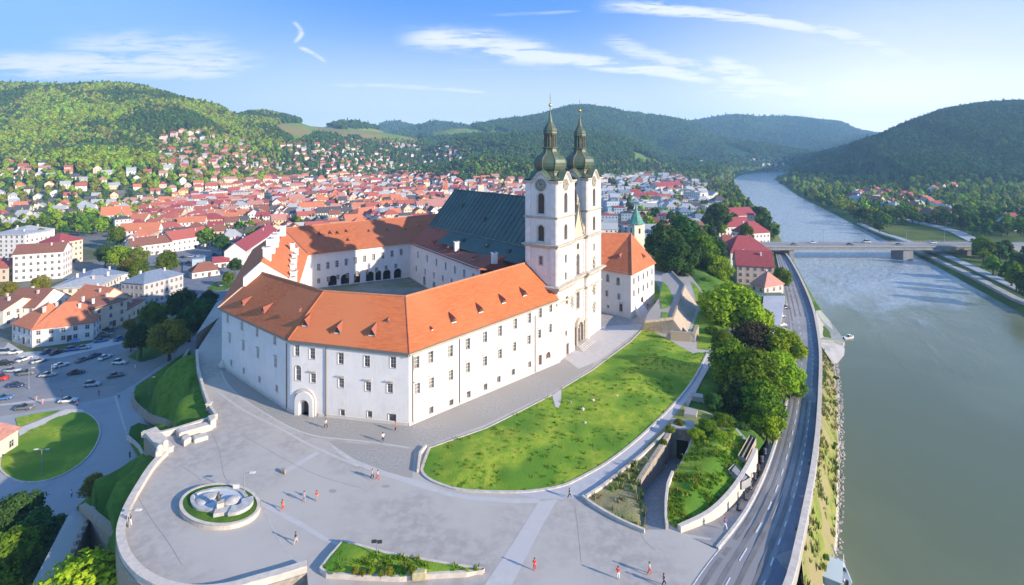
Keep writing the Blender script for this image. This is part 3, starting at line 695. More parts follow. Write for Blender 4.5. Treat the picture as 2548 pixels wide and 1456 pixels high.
class Wall:
    """vertical wall from a to b (outside on the right of travel) with real openings"""
    def __init__(s, a, b, z0, za, zb):
        s.a = Vector((a[0], a[1])); s.b = Vector((b[0], b[1])); s.d = (s.b-s.a); s.L = s.d.length; s.d = s.d/s.L
        s.n = Vector((s.d.y, -s.d.x)); s.z0 = z0; s.za, s.zb = za, zb; s.op = []
    def pt(s, t, z, out=0):
        q = s.a+s.d*t+s.n*out; return Vector((q.x, q.y, z))
    def trace(s, px, py):
        """where the ray of a traced point meets the wall plane"""
        u = (px-W0/2)/F; k = (s.a.x*s.d.y-s.a.y*s.d.x)/(u*s.d.y-s.d.x)
        t = (Vector((u*k, k))-s.a).dot(s.d); return t, CZ-(py-HY)*k/F
    def build(s, name, m, par=None, depth=.35):
        out = [(0, s.z0), (s.L, s.z0), (s.L, s.zb), (0, s.za)]
        holes = [[(o['t']+x, o['z']+y) for x, y in arch_pts(o['w'], o['h'], o['k'])] for o in s.op]
        V2, F2 = cdt([(*p, 0) for p in out], [[(*p, 0) for p in h] for h in holes])
        mb = MB(); mb.add([s.pt(v.x, v.y) for v in V2], F2)
        for o, h in zip(s.op, holes):
            dp = o.get('d', depth); n = len(h)
            for i in range(n):
                p, q = h[i], h[(i+1) % n]
                mb.quad(s.pt(*p), s.pt(*p, -dp), s.pt(*q, -dp), s.pt(*q))
        return abuild(mb, name, m, par)
    def fill(s, par=None, depth=.35):
        """frame, glass, glazing bars of each opening: children of the abbey"""
        for o in s.op:
            h = [(o['t']+x, o['z']+y) for x, y in arch_pts(o['w'], o['h'], o['k'])]
            dp = o.get('d', depth)-.03
            if o.get('frame', .13):
                fw = o.get('frame', .13); cx = o['t']; cy = o['z']+o['h']/2
                big = [(cx+(x-cx)*(1+2*fw/o['w']), cy+(y-cy)*(1+2*fw/o['h'])) for x, y in h]
                mb = MB(); n = len(h)
                for i in range(n):
                    j = (i+1) % n
                    mb.quad(s.pt(*h[i], .05), s.pt(*h[j], .05), s.pt(*big[j], .05), s.pt(*big[i], .05))
                    mb.quad(s.pt(*big[i], .05), s.pt(*big[j], .05), s.pt(*big[j], 0), s.pt(*big[i], 0))
                if o.get('hood'):
                    zt = o['z']+o['h']+fw+.25
                    mb.add([s.pt(cx-o['w']*.75, zt, 0), s.pt(cx+o['w']*.75, zt, 0), s.pt(cx+o['w']*.75, zt, .28), s.pt(cx-o['w']*.75, zt, .28), s.pt(cx-o['w']*.75, zt+.16, 0), s.pt(cx+o['w']*.75, zt+.16, 0), s.pt(cx+o['w']*.75, zt+.16, .28), s.pt(cx-o['w']*.75, zt+.16, .28)],
                           [[0,3,2,1],[4,5,6,7],[2,3,7,6],[0,4,7,3],[1,2,6,5]])
                fr = abuild(mb, 'window_frame', o.get('fm', FRAME), par)
            else: fr = None
            mb = MB(); mb.poly([s.pt(*p, -dp) for p in h])
            nm = o.get('name', 'window')
            g = abuild(mb, nm if fr is None else ('pane' if nm == 'window' else nm), o.get('m', GLASS))
            if fr is not None:
                fr.name = nm if nm == 'window' else 'window_frame'; g.parent = fr; g.location = Vector(); 
            root = fr or g
            if o.get('bars', 1):
                mb = MB(); w, hh = o['w'], o['h']
                for x in ((0,) if w < 2 else (-w/6, w/6)):
                    mb.quad(s.pt(o['t']+x-.05, o['z'], -dp+.05), s.pt(o['t']+x+.05, o['z'], -dp+.05), s.pt(o['t']+x+.05, o['z']+hh*.97, -dp+.05), s.pt(o['t']+x-.05, o['z']+hh*.97, -dp+.05))
                for y in (.36, .68):
                    mb.quad(s.pt(o['t']-w/2, o['z']+hh*y-.04, -dp+.055), s.pt(o['t']+w/2, o['z']+hh*y-.04, -dp+.055), s.pt(o['t']+w/2, o['z']+hh*y+.04, -dp+.055), s.pt(o['t']-w/2, o['z']+hh*y+.04, -dp+.055))
                b = abuild(mb, 'glazing_bars', SASH); b.parent = root; b.location = Vector()
    def win(s, px, py, w=1.25, h=2.1, k='rect', **kw):
        t, z = s.trace(px, py); w *= .8; h *= .9; s.op.append(dict(t=t, z=z-h/2, w=w, h=h, k=k, **kw)); return s
fn = lambda L: [Vector(v) for v in L]
# --- outer walls
W1 = Wall(E0, E1, -.3, E0.z, E1.z)
for x, y in ((567,792),(602,811),(640,826),(684,846)): W1.win(x, y, 1.15, 2.0, hood=0)
for x, y in ((572,843),(606,862),(642,880),(686,902)): W1.win(x, y, 1.1, 1.9, hood=1)
for x, y in ((576,903),(607,922),(646,944),(689,967)): W1.win(x, y, 1.0, 1.3, bars=0)
W2 = Wall(E1, E2, -.3, E1.z, E2.z)
for x, y in ((738,872),(777,880),(848,892),(913,899),(978,902)): W2.win(x, y, 1.45, 2.3)
for x, y in ((779,941),(849,953),(916,962),(970,966)): W2.win(x, y, 1.4, 1.9, hood=1)
for x, y in ((852,1027),(920,1031)): W2.win(x, y, 1.2, 1.3, bars=0)
W2.win(976, 1040, 1.9, 1.6, bars=0)
W2.win(742, 928, 1.5, 3.2, 'arch', d=.3)
t, z = W2.trace(760, 1030); W2.op.append(dict(t=t, z=0, w=1.6, h=2.7, k='arch', d=.9, m=WOOD, name='door', bars=0, frame=.3, fm=WHITE))
W3 = Wall(E2, E3, -.3, E2.z, E3.z)
r1 = [(1037,902),(1072,889),(1121,874),(1164,856),(1207,839),(1244,824),(1282,806),(1317,792),(1344,779),(1370,765)]
r2 = [(1039,967),(1074,953),(1122,934),(1164,915),(1207,899),(1244,881),(1280,863),(1316,846),(1342,831),(1369,817)]
r3 = [(1073,1021),(1123,1003),(1166,982),(1208,963),(1241,944),(1277,926),(1318,907)]
for x, y in r1: W3.win(x, y, 1.35, 2.5)
for x, y in r2: W3.win(x, y, 1.3, 2.2, hood=1)
for x, y in r3: W3.win(x, y, 1.2, 1.5, bars=0)
W3.win(1344, 896, 1.3, 2.6, 'rect', m=WOOD, bars=0, name='door'); W3.win(1364, 884, 1.9, 1.7, 'arch', m=WOOD, bars=0, name='door')
for w in (W1, W2, W3): w.build('wall', WHITE); w.fill()
W0w = Wall(E5, E0, -19, E5.z, E0.z); W0w.build('wall', WHITE)
# plinth band at the foot of the long walls
mb = MB()
for w in (W1, W2, W3):
    for (t0, t1) in ((0, w.L),):
        if w is W2: segs = ((0, 1.2), (5.8, w.L))
        elif w is W3: segs = ((0, w.L-9),)
        else: segs = ((0, w.L),)
        for (p, q) in segs:
            mb.quad(w.pt(p, 0, .12), w.pt(q, 0, .12), w.pt(q, .55, .12), w.pt(p, .55, .12)); mb.quad(w.pt(p, .55, .12), w.pt(q, .55, .12), w.pt(q, .62, 0), w.pt(p, .62, 0))
abuild(mb, 'plinth', mat('plinth_plaster', (.60,.55,.48), (.52,.48,.43), .5, .9))
# step between W1 and W2 and the arched entrance surround
mb = MB(); q = W2.pt(0, 0); mb.box((q.x+.3, q.y+.5, 6.9), (1.0, 1.0, 14.2), math.atan2(W2.d.y, W2.d.x)); abuild(mb, 'corner_pier', WHITE)
t, _ = W2.trace(760, 1030)
def arch_band(w, t, z0, wi, hi, wo, ho, depth, n=14):
    """moulded arch standing proud of a wall"""
    a = [(t+x, z0+y) for x, y in arch_pts(wi, hi, 'arch', n)][1:]; b = [(t+x, z0+y) for x, y in arch_pts(wo, ho, 'arch', n)][1:]
    a.append((t-wi/2, z0)); b.append((t-wo/2, z0)); mb = MB()
    for i in range(len(a)-1):
        mb.quad(w.pt(*a[i], depth), w.pt(*b[i], depth), w.pt(*b[i+1], depth), w.pt(*a[i+1], depth))
        mb.quad(w.pt(*b[i], depth), w.pt(*b[i], 0), w.pt(*b[i+1], 0), w.pt(*b[i+1], depth))
        mb.quad(w.pt(*a[i], 0), w.pt(*a[i], depth), w.pt(*a[i+1], depth), w.pt(*a[i+1], 0))
    return mb
abuild(arch_band(W2, t, 0, 2.2, 3.1, 3.9, 4.6, .6), 'entrance_arch', WHITE)
abuild(arch_band(W2, t, 0, 3.95, 4.6, 4.5, 5.1, .3), 'entrance_moulding', COPE)
# --- roofs
def roof_quad(mb, a, b, c, d): mb.quad(a, b, c, d)
def eave(p, q, out=.7):
    """the two eave points pushed out over a wall p-q"""
    d = Vector((q.x-p.x, q.y-p.y)).normalized(); n = Vector((d.y, -d.x, 0))*out; return p+n, q+n
def corner_out(a, b, c, out=.75):
    d1 = Vector((b.x-a.x, b.y-a.y)).normalized(); d2 = Vector((c.x-b.x, c.y-b.y)).normalized()
    n1 = Vector((d1.y, -d1.x)); n2 = Vector((d2.y, -d2.x)); m = (n1+n2).normalized(); k = out/m.dot(n1)
    return Vector((b.x+m.x*k, b.y+m.y*k, b.z-.45))
R0 = corner_out(E5, E0, E1); R1_ = corner_out(E0, E1, E2); R2_ = corner_out(E1, E2, E3)
d3 = (E3-E2); d3.z = 0; d3.normalize(); n3 = Vector((d3.y, -d3.x, 0)); R3_ = E3+n3*.75+d3*.0; R3_.z -= .45
up = Vector((0, 0, .12))
mb = MB()
mb.poly([R0, R1_, K1, K0]); mb.poly([R1_, R2_, K2, K1]); mb.poly([R2_, R3_, K3, K2])
mb.poly([K1, C1, C0, K0]); mb.poly([K2, C2, C1, K1]); mb.poly([K3, C3, C2, K2])
abuild(mb, 'roof', TILE)
mb = MB()   # west and back wings
R5 = E5+Vector((-.9, .2, -.4))
mb.poly([R5, R0, K0, KG, K5]); mb.poly([KG, C0+Vector((.2,0,.1)), C5+Vector((.4,-.3,-.2)), K5])
abuild(mb, 'roof', mat('west_tile', (.58,.18,.075), (.50,.15,.06), .8, .85, .05, 6))
mb = MB(); mb.poly([C5+Vector((.5,-.5,-.25)), C6+Vector((.4,-.6,-.25)), K6, K5]); mb.poly([K6, K6+Vector((-8,10,-8)), R5+Vector((6,14,0)), K5]); mb.poly([R5, K5, R5+Vector((6,14,0))])
abuild(mb, 'roof', mat('back_tile', (.47,.15,.065), (.40,.12,.05), .8, .85, .05, 6, c3=(.42,.14,.07), s3=.08))
# ridge and hip tiles
def ridge(pts, r=.22, m=TILE_OLD, name='ridge_tiles'):
    mb = MB()
    for a, b in zip(pts[:-1], pts[1:]): mb.cyl(a, b, r, n=6, cap=False)
    return abuild(mb, name, m)
RT = mat('ridge_tile', (.52,.22,.12), (.42,.17,.09), 1, .85)
ridge([K0, K1, K2, K3], m=RT); ridge([R0, K0], m=mat('hip_mortar', (.62,.42,.32), None)); ridge([R1_+up, K1], m=TILE, r=.1); ridge([R2_, K2], m=TILE_OLD, r=.12); ridge([KG, K5, K6], m=RT); ridge([C5+up, K5], m=mat('valley_lead', (.12,.08,.07), None), r=.16)
# cornice and gutter
mb = MB()
for (a, b), w in (((R0, R1_), W1), ((R1_, R2_), W2), ((R2_, R3_), W3)):
    n = Vector((w.n.x, w.n.y, 0))
    for (o0, z0, o1, z1) in ((0, -1.1, -.25, -.75), (-.25, -.75, -.05, -.25), (-.05, -.25, 0, 0)):
        p = a-n*(.75 if o0 == 0 else .75+o0*0); 
    prof = [(-.74, -.95), (-.45, -.8), (-.4, -.45), (-.1, -.3), (-.05, -.03)]
    for (x0, z0), (x1, z1) in zip(prof[:-1], prof[1:]):
        mb.quad(a+n*x0+Vector((0,0,z0)), b+n*x0+Vector((0,0,z0)), b+n*x1+Vector((0,0,z1)), a+n*x1+Vector((0,0,z1)))
abuild(mb, 'cornice', mat('cornice_plaster', (.40,.36,.30), (.34,.31,.27), 1, .9))
mb = MB()
for a, b in ((R0, R1_), (R1_, R2_), (R2_, R3_)): mb.cyl(a-up*.3, b-up*.3, .13, n=6)
abuild(mb, 'gutter', mat('gutter_copper', (.22,.12,.07), (.14,.13,.10), 1, .6))
mb = MB()
for w, t in ((W3, .8), (W3, W3.trace(1143, 900)[0]), (W3, W3.trace(1331, 840)[0]), (W2, W2.trace(812, 950)[0]), (W1, 31.8)):
    mb = MB(); mb.cyl(w.pt(t, .2, .14), w.pt(t, 13.2, .14), .09, n=6); abuild(mb, 'downpipe', MATS['gutter_copper'])
# gable wall where the west wing rises over the front roof
G0 = Vector((-64.8,121.0,20.4)); G1 = Vector((-56.0,126.6,18.6))
mb = MB(); off = Vector((.35,-.55,0))
mb.add([G0+off-Vector((0,0,2)), G1+off-Vector((0,0,1.2)), G1+off, KG+off+Vector((0,0,.2)), G0+off], [[0,1,2,3,4]])
mb.add([G0+off, KG+off+Vector((0,0,.2)), KG-off, G0-off], [[0,1,2,3]]); mb.add([KG+off+Vector((0,0,.2)), G1+off, G1-off, KG-off], [[0,1,2,3]])
abuild(mb, 'gable_wall', WHITE)
# --- courtyard
mb = MB(); mb.poly([(C0.x, C0.y, FLOOR), (C1.x, C1.y, FLOOR), (C2.x, C2.y, FLOOR), (C3.x, C3.y, FLOOR), (C7.x, C7.y, FLOOR), (C6.x, C6.y, FLOOR), (C5.x, C5.y, FLOOR)])
o = abuild(mb, 'courtyard_floor', mat('court_ground', (.14,.16,.07), (.26,.25,.23), .12, .95, c3=(.20,.20,.17), s3=.2)); 
CB = Wall(C5, C6, FLOOR, C5.z, C6.z)      # back wing, seen across the courtyard
for i in range(10): CB.win(793+i*22.8, 665-i*4.2, 1.0, 2.2, frame=.15)
for i in range(9): CB.win(793+i*24, 699-i*4.6, 1.0, 1.6, frame=.1)
for i, px in enumerate((828, 859, 889, 921, 942, 963, 990)):
    t, _ = CB.trace(px, 710); CB.op.append(dict(t=t, z=FLOOR+.05, w=2.7 if i not in (4, 2) else 2.1, h=3.4, k='arch', d=1.2, m=DARK, name='arcade_arch', bars=0, frame=0))
CB.op = [o for o in CB.op if .8 < o['t'] < CB.L-1.2]
CR_ = Wall(C6, C7, FLOOR, C6.z, C7.z)
for i in range(8): CR_.win(1040+i*23, 634+i*9.4, 1.1, 2.2, frame=.15)
for i in range(6): CR_.win(1036+i*22, 668+i*8.4, 1.1, 1.9, frame=.12)
for px in (1056, 1080, 1100): t, _ = CR_.trace(px, 690); CR_.op.append(dict(t=t, z=FLOOR+.05, w=2.2, h=3.1, k='arch', d=1.2, m=DARK, name='arcade_arch', bars=0, frame=0))
CR_.op = [o for o in CR_.op if .8 < o['t'] < CR_.L-1]
for w in (CB, CR_): w.build('wall', WHITE); w.fill()
for a, b in ((C1, C0), (C2, C1), (C3, C2), (C0, C5)): Wall(b, a, FLOOR, b.z, a.z).build('wall', WHITE)
Wall(C7, C3, FLOOR, 15, 15).build('wall', WHITE)
# --- church: nave with steep green roof
N0 = Vector((18, 132, 0)); nd = Vector((-.628, .778, 0)).normalized(); nl_ = Vector((-nd.y, nd.x, 0))
def NP(t, w, z): q = N0+nd*t+nl_*w; return Vector((q.x, q.y, z))
hw = 10.5; T0, T1 = 6, 61.5
mb = MB(); rz = 37.5; ez = 25.4
mb.poly([NP(T0, hw, ez), NP(T1, hw, ez), NP(T1, 0, rz), NP(T0, 0, rz)][::-1]); mb.poly([NP(T0, -hw, ez), NP(T1, -hw, ez), NP(T1, 0, rz), NP(T0, 0, rz)])
ch = abuild(mb, 'nave_roof', COPPER)
mb = MB(); mb.poly([NP(T0, hw+.2, ez-.1), NP(47, hw+.2, ez-.1), NP(47, hw+5.4, ez-3.1), NP(T0, hw+5.4, ez-3.1)])
abuild(mb, 'aisle_roof', COPPER)
mb = MB()
for t in np.arange(T0+2, T1, 2.2): mb.cyl(NP(t, hw, ez)+up, NP(t, 0, rz)+up, .07, n=4, cap=False)
ridge([NP(T0, 0, rz), NP(T1, 0, rz)], .25, COPPER); ridge([NP(T0, hw, ez+.1), NP(T1, hw, ez+.1)], .28, mat('valley_sheet', (.13,.19,.17), (.06,.10,.10), 1.5, .7)); abuild(mb, 'roof_seams', COPPER)
mb = MB(); mb.poly([NP(T1, hw, 8), NP(T1, -hw, 8), NP(T1, -hw, ez), NP(T1, 0, rz), NP(T1, hw, ez)])
mb.quad(NP(T0, hw, 8), NP(T1, hw, 8), NP(T1, hw, ez), NP(T0, hw, ez)); mb.quad(NP(T1, -hw, 0), NP(T0, -hw, 0), NP(T0, -hw, ez), NP(T1, -hw, ez)); abuild(mb, 'nave_wall', CHURCH)
mb = MB()
for (t, w) in ((16, 5), (34, 6.5), (50, 4)):
    z = rz-(rz-ez)*w/hw; q = NP(t, w, z); mb.box((q.x, q.y, z+.2), (1.2, 1.2, 1.0), .6)
for (t, w) in ((14, 13), (24, 13), (36, 13)): q = NP(t, w, ez-1.6); mb.box((q.x, q.y, ez-1.2), (1.1, 1.3, .9), .6)
abuild(mb, 'roof_hatches', COPPER)
# church side court wing roof (dark red)
mb = MB(); A = C6+Vector((-.5,-.3,-.3)); B = C7+Vector((-.5,-.3,-.3))
mb.poly([A, B, NP(13, hw+3.2, 23.4), NP(47, hw+3.2, 23.2), NP(47, hw, 25.2), NP(T1, hw, 25.2), K6-Vector((6,-2,3))]); abuild(mb, 'roof', TILE_OLD)
mb = MB(); mb.poly([B, C3+Vector((0,0,4)), NP(6, hw, 24), NP(13, hw+3.2, 23.4)]); abuild(mb, 'roof', TILE_OLD)
# --- twin towers and facade
fd = Vector((.52, .854, 0)).normalized(); fs_ = Vector((-.854, .52, 0)).normalized()   # along the facade, and back into the nave
ta = math.atan2(fd.y, fd.x)
FC = Vector((10.7, 120.2, 0))
def FP(s, b, z): q = FC+fd*s+fs_*b; return Vector((q.x, q.y, z))
TW, TD = 10.0, 8.6
def ring_at(s0, s1, b0, b1, z): return [FP(s0, b0, z), FP(s1, b0, z), FP(s1, b1, z), FP(s0, b1, z)]
def cornice_ring(mb, s0, s1, b0, b1, z, out, h, mi=0):
    steps = ((0, 0), (out*.35, h*.25), (out*.55, h*.5), (out, h*.65), (out, h*.9), (out*.2, h))
    for (o0, h0), (o1, h1) in zip(steps[:-1], steps[1:]):
        a = ring_at(s0-o0, s1+o0, b0-o0, b1+o0, z+h0); b = ring_at(s0-o1, s1+o1, b0-o1, b1+o1, z+h1)
        for i in range(4): j = (i+1) % 4; mb.quad(a[i], a[j], b[j], b[i], mi)
LEV = [0, 17.0, 27.5, 34.5, 43.5]
tower_walls = []
def SZ(z): return float(np.interp(z, [0,2.6,4.1,6.3,10.8,14.6,15.3,22.4,22.9,26.2], [0,1.3,2.5,4.5,8.0,11.7,12.6,18.3,19.0,21.9]))
for s0, b0, tag_ in ((0, 0, 'left'), (18.4, 0, 'right')):
    s1, b1 = s0+TW, b0+TD
    faces = [(FP(s0, b0, 0), FP(s1, b0, 0), 'f'), (FP(s1, b0, 0), FP(s1, b1, 0), 'r'), (FP(s1, b1, 0), FP(s0, b1, 0), 'b'), (FP(s0, b1, 0), FP(s0, b0, 0), 'l')]
    for a, b, k in faces:
        w = Wall(a, b, -.3, LEV[4], LEV[4]); c = w.L/2
        ww = 1.7 if k in 'fb' else 1.7
        if k != 'x':
            w.op.append(dict(t=c, z=35.6, w=1.9, h=5.0, k='arch', m=SHUT, bars=0, frame=.3, fm=FRAME, hood=0, name='louvred_window', d=.6))
            w.op.append(dict(t=c, z=28.9, w=1.8, h=3.9, k='arch', m=SHUT, bars=0, frame=.3, fm=FRAME, name='louvred_window', d=.6))
            w.op.append(dict(t=c, z=23.2, w=.9, h=2.0, k='rect', frame=.2, fm=STONE_TRIM, bars=0))
        if k == 'f' and tag_ == 'left':
            w.op.append(dict(t=c, z=19.0, w=.8, h=1.8, k='rect', frame=.2, fm=STONE_TRIM, bars=0))
            w.op.append(dict(t=c+.6, z=12.8, w=1.2, h=1.9, k='rect', frame=.25, fm=STONE_TRIM, bars=0))
            w.op.append(dict(t=c+.2, z=5.0, w=.9, h=1.3, k='rect', frame=.2, fm=STONE_TRIM, bars=0))
            w.op.append(dict(t=c+1.0, z=.1, w=1.3, h=2.8, k='rect', frame=.35, fm=STONE_TRIM, m=WOOD, bars=0, name='door'))
        if k == 'f' and tag_ == 'right':
            w.op.append(dict(t=c, z=18.6, w=1.4, h=2.6, k='arch', frame=.4, fm=STONE_TRIM, bars=0))
            w.op.append(dict(t=c, z=11.6, w=1.1, h=1.4, k='rect', frame=.5, fm=STONE_TRIM, bars=0))
            w.op.append(dict(t=c, z=6.0, w=.9, h=1.0, k='rect', frame=.3, fm=STONE_TRIM, bars=0))
        w.build('tower_wall', CHURCH); w.fill(); tower_walls.append((w, k, tag_))
    # pilasters, string courses, cornices
    mb = MB()
    for a, b, k in faces:
        w = Wall(a, b, 0, 1, 1)
        for z0, z1 in ((LEV[0], LEV[1]), (LEV[1]+1.2, LEV[2]-.1), (LEV[2]+.8, LEV[3]-.1), (LEV[3]+.5, LEV[4]-.2)):
            for t in (.15, w.L-1.45):
                p = [w.pt(t, z0, .18), w.pt(t+1.3, z0, .18), w.pt(t+1.3, z1, .18), w.pt(t, z1, .18), w.pt(t, z0), w.pt(t+1.3, z0), w.pt(t+1.3, z1), w.pt(t, z1)]
                mb.add(p, [[0,1,2,3],[1,5,6,2],[4,0,3,7],[3,2,6,7]])
            if z1-z0 > 4: 
                for t0, t1, za, zb in ((w.L/2-1.9, w.L/2-1.72, z0+.3, z1-.3), (w.L/2+1.72, w.L/2+1.9, z0+.3, z1-.3)):
                    mb.add([w.pt(t0, za, .07), w.pt(t1, za, .07), w.pt(t1, zb, .07), w.pt(t0, zb, .07)], [[0,1,2,3]])
    abuild(mb, 'pilaster', mat('pilaster_plaster', (.78,.71,.66), (.66,.60,.55), .7, .9))
    mb = MB()
    cornice_ring(mb, s0, s1, b0, b1, LEV[1]-.4, 1.25, 1.8); cornice_ring(mb, s0, s1, b0, b1, LEV[2]-.3, .75, 1.1); cornice_ring(mb, s0, s1, b0, b1, LEV[3]-.15, .35, .6)
    cornice_ring(mb, s0, s1, b0, b1, 13.6, .35, .7)
    abuild(mb, 'cornice', STONE_TRIM)
    # upper cornice arched over the clocks, then the copper cap
    cx, cb = (s0+s1)/2, (b0+b1)/2
    mb = MB(); mt = MB(); n = 16
    for a, b, k in faces:
        w = Wall(a, b, 0, 1, 1); L = w.L
        pr = []
        for i in range(n+1):
            t = -.55+(L+1.1)*i/n; u_ = (t-L/2)/(L/2); z = LEV[4]+(2.3*math.cos(min(1, abs(u_)/.55)*math.pi/2)**1.3 if abs(u_) < .55 else 0); pr.append((t, z))
        for (t0, z0), (t1, z1) in zip(pr[:-1], pr[1:]):
            for (o0, h0), (o1, h1) in (((0, -.7), (.3, -.4)), ((.3, -.4), (.6, -.1)), ((.6, -.1), (.6, .15)), ((.6, .15), (-1.2, .6))):
                mt.quad(w.pt(t0, z0+h0, o0), w.pt(t1, z1+h0, o0), w.pt(t1, z1+h1, o1), w.pt(t0, z0+h1, o1), 1 if o1 < 0 else 0)
            if z0 > LEV[4] or z1 > LEV[4]: mb.quad(w.pt(t0, LEV[4]-.1), w.pt(t1, LEV[4]-.1), w.pt(t1, z1), w.pt(t0, z0))
    abuild(mb, 'clock_gable', CHURCH); abuild(mt, 'arched_cornice', [FRAME, DOME])
    mb = MB(); c0 = FP(cx, cb, 0)
    # roof skirt: square base merging into an octagonal neck, bulb, lantern, small bulb and spire
    base = [FP(s, b, LEV[4]+.35) for s, b in ((s0+.2, b0+.2), (cx, b0+.2), (s1-.2, b0+.2), (s1-.2, cb), (s1-.2, b1-.2), (cx, b1-.2), (s0+.2, b1-.2), (s0+.2, cb))]
    neck = []
    for i in range(8):
        an = ta+math.pi+math.pi/4+i*math.pi/4; neck.append(Vector((c0.x+3.5*math.cos(an), c0.y+3.5*math.sin(an), LEV[4]+SZ(2.6))))
    for i in range(8): j = (i+1) % 8; mb.quad(base[i], base[j], neck[j], neck[i])
    prof = [(3.5, 2.6), (3.3, 3.4), (3.35, 4.1), (3.75, 4.5), (4.15, 5.3), (4.3, 6.3), (4.1, 7.3), (3.4, 8.3), (2.5, 9.0), (1.9, 9.8), (1.75, 10.8), (2.1, 10.9), (2.15, 11.2), (1.5, 11.3)]
    sub = MB()
    def octa(mb, prof, c, mi=0):
        vs = []
        for r, z in prof:
            for i in range(8):
                an = ta+math.pi/8*0+i*math.pi/4; vs.append((c.x+r*math.cos(an), c.y+r*math.sin(an), LEV[4]+SZ(z)))
        mb.add(vs, [[j*8+i, j*8+(i+1) % 8, (j+1)*8+(i+1) % 8, (j+1)*8+i] for j in range(len(prof)-1) for i in range(8)], mi)
    octa(mb, prof, c0); dm = abuild(mb, 'onion_dome', DOME)
    mb = MB()
    for i in range(8):
        an = ta+i*math.pi/4
        for (ra, za), (rb, zb) in zip(prof[:-3], prof[1:-2]):
            mb.cyl((c0.x+ra*math.cos(an), c0.y+ra*math.sin(an), LEV[4]+SZ(za)), (c0.x+rb*math.cos(an), c0.y+rb*math.sin(an), LEV[4]+SZ(zb)), .11, n=4, cap=False)
    abuild(mb, 'dome_ribs', mat('dome_rib', (.26,.24,.15), (.14,.17,.10), 1, .5))
    mb = MB()
    for i in range(8):
        an = ta+math.pi/8+i*math.pi/4; p = Vector((c0.x+1.35*math.cos(an), c0.y+1.35*math.sin(an), 0)); mb.cyl((p.x, p.y, LEV[4]+SZ(11.2)), (p.x, p.y, LEV[4]+SZ(14.6)), .2, n=6)
        mb.cyl((c0.x, c0.y, LEV[4]+SZ(11.2)), (c0.x, c0.y, LEV[4]+SZ(14.6)), .5, n=8)
    octa(mb, [(1.6, 14.3), (1.75, 14.6), (1.7, 14.9)], c0); abuild(mb, 'lantern', mat('lantern_wood', (.13,.12,.08), (.08,.07,.05), 2, .7))
    mb = MB(); octa(mb, [(1.75, 14.9), (1.85, 15.3), (1.6, 16.0), (1.1, 16.9), (.65, 17.9), (.38, 19.2), (.2, 20.6), (.1, 22.4)], c0)
    octa(mb, [(1.9, 14.7), (1.75, 15.1)], c0); abuild(mb, 'spire', DOME)
    mb = MB(); mb.cyl((c0.x, c0.y, LEV[4]+SZ(22.3)), (c0.x, c0.y, LEV[4]+SZ(26.2)), .055, n=5); abuild(mb, 'finial_rod', BLACK)
    mb = MB(); mb.lathe([(.02, -.48), (.3, -.35), (.45, 0), (.3, .35), (.02, .48)], (c0.x, c0.y, LEV[4]+SZ(22.9)), 10); mb.sm = True
    for dx in (-1, 1): mb.cyl((c0.x, c0.y, LEV[4]+SZ(25.0)), (c0.x+dx*.6*fd.x, c0.y+dx*.6*fd.y, LEV[4]+SZ(25.0)), .06, n=4)
    abuild(mb, 'gilt_ball', GOLD)
    # clocks
    for a, b, k in faces:
        if k in 'fl' or True:
            w = Wall(a, b, 0, 1, 1); L = w.L; cz = 42.6; mb = MB()
            mb.poly([w.pt(L/2+1.42*math.cos(t), cz+1.42*math.sin(t), .12) for t in np.linspace(0, 2*math.pi, 25)[:-1]])
            cf = abuild(mb, 'clock', mat('clock_face', (.34,.31,.24), (.22,.20,.16), 3, .7))
            mb = MB(); ts = np.linspace(0, 2*math.pi, 25)
            for t0, t1 in zip(ts[:-1], ts[1:]):
                for r0, r1, o_ in ((1.42, 1.62, .2), (.95, 1.0, .16)): mb.quad(w.pt(L/2+r0*math.cos(t0), cz+r0*math.sin(t0), o_), w.pt(L/2+r1*math.cos(t0), cz+r1*math.sin(t0), o_), w.pt(L/2+r1*math.cos(t1), cz+r1*math.sin(t1), o_), w.pt(L/2+r0*math.cos(t1), cz+r0*math.sin(t1), o_))
            o = abuild(mb, 'clock_ring', STONE_TRIM); o.parent = cf; o.location = Vector()
            mb = MB()
            for i in range(12):
                t = i*math.pi/6; c_, s_ = math.cos(t), math.sin(t); wdt = .07 if i % 3 else .11
                mb.quad(w.pt(L/2+1.04*c_-wdt*s_, cz+1.04*s_+wdt*c_, .17), w.pt(L/2+1.34*c_-wdt*s_, cz+1.34*s_+wdt*c_, .17), w.pt(L/2+1.34*c_+wdt*s_, cz+1.34*s_-wdt*c_, .17), w.pt(L/2+1.04*c_+wdt*s_, cz+1.04*s_-wdt*c_, .17))
            for t, ln in ((R(118), 1.1), (R(35), .75)):
                c_, s_ = math.cos(t), math.sin(t); mb.quad(w.pt(L/2-.07*s_, cz+.07*c_, .24), w.pt(L/2+ln*c_-.03*s_, cz+ln*s_+.03*c_, .24), w.pt(L/2+ln*c_+.03*s_, cz+ln*s_-.03*c_, .24), w.pt(L/2+.07*s_, cz-.07*c_, .24))
            o = abuild(mb, 'clock_hands', BLACK); o.parent = cf; o.location = Vector()
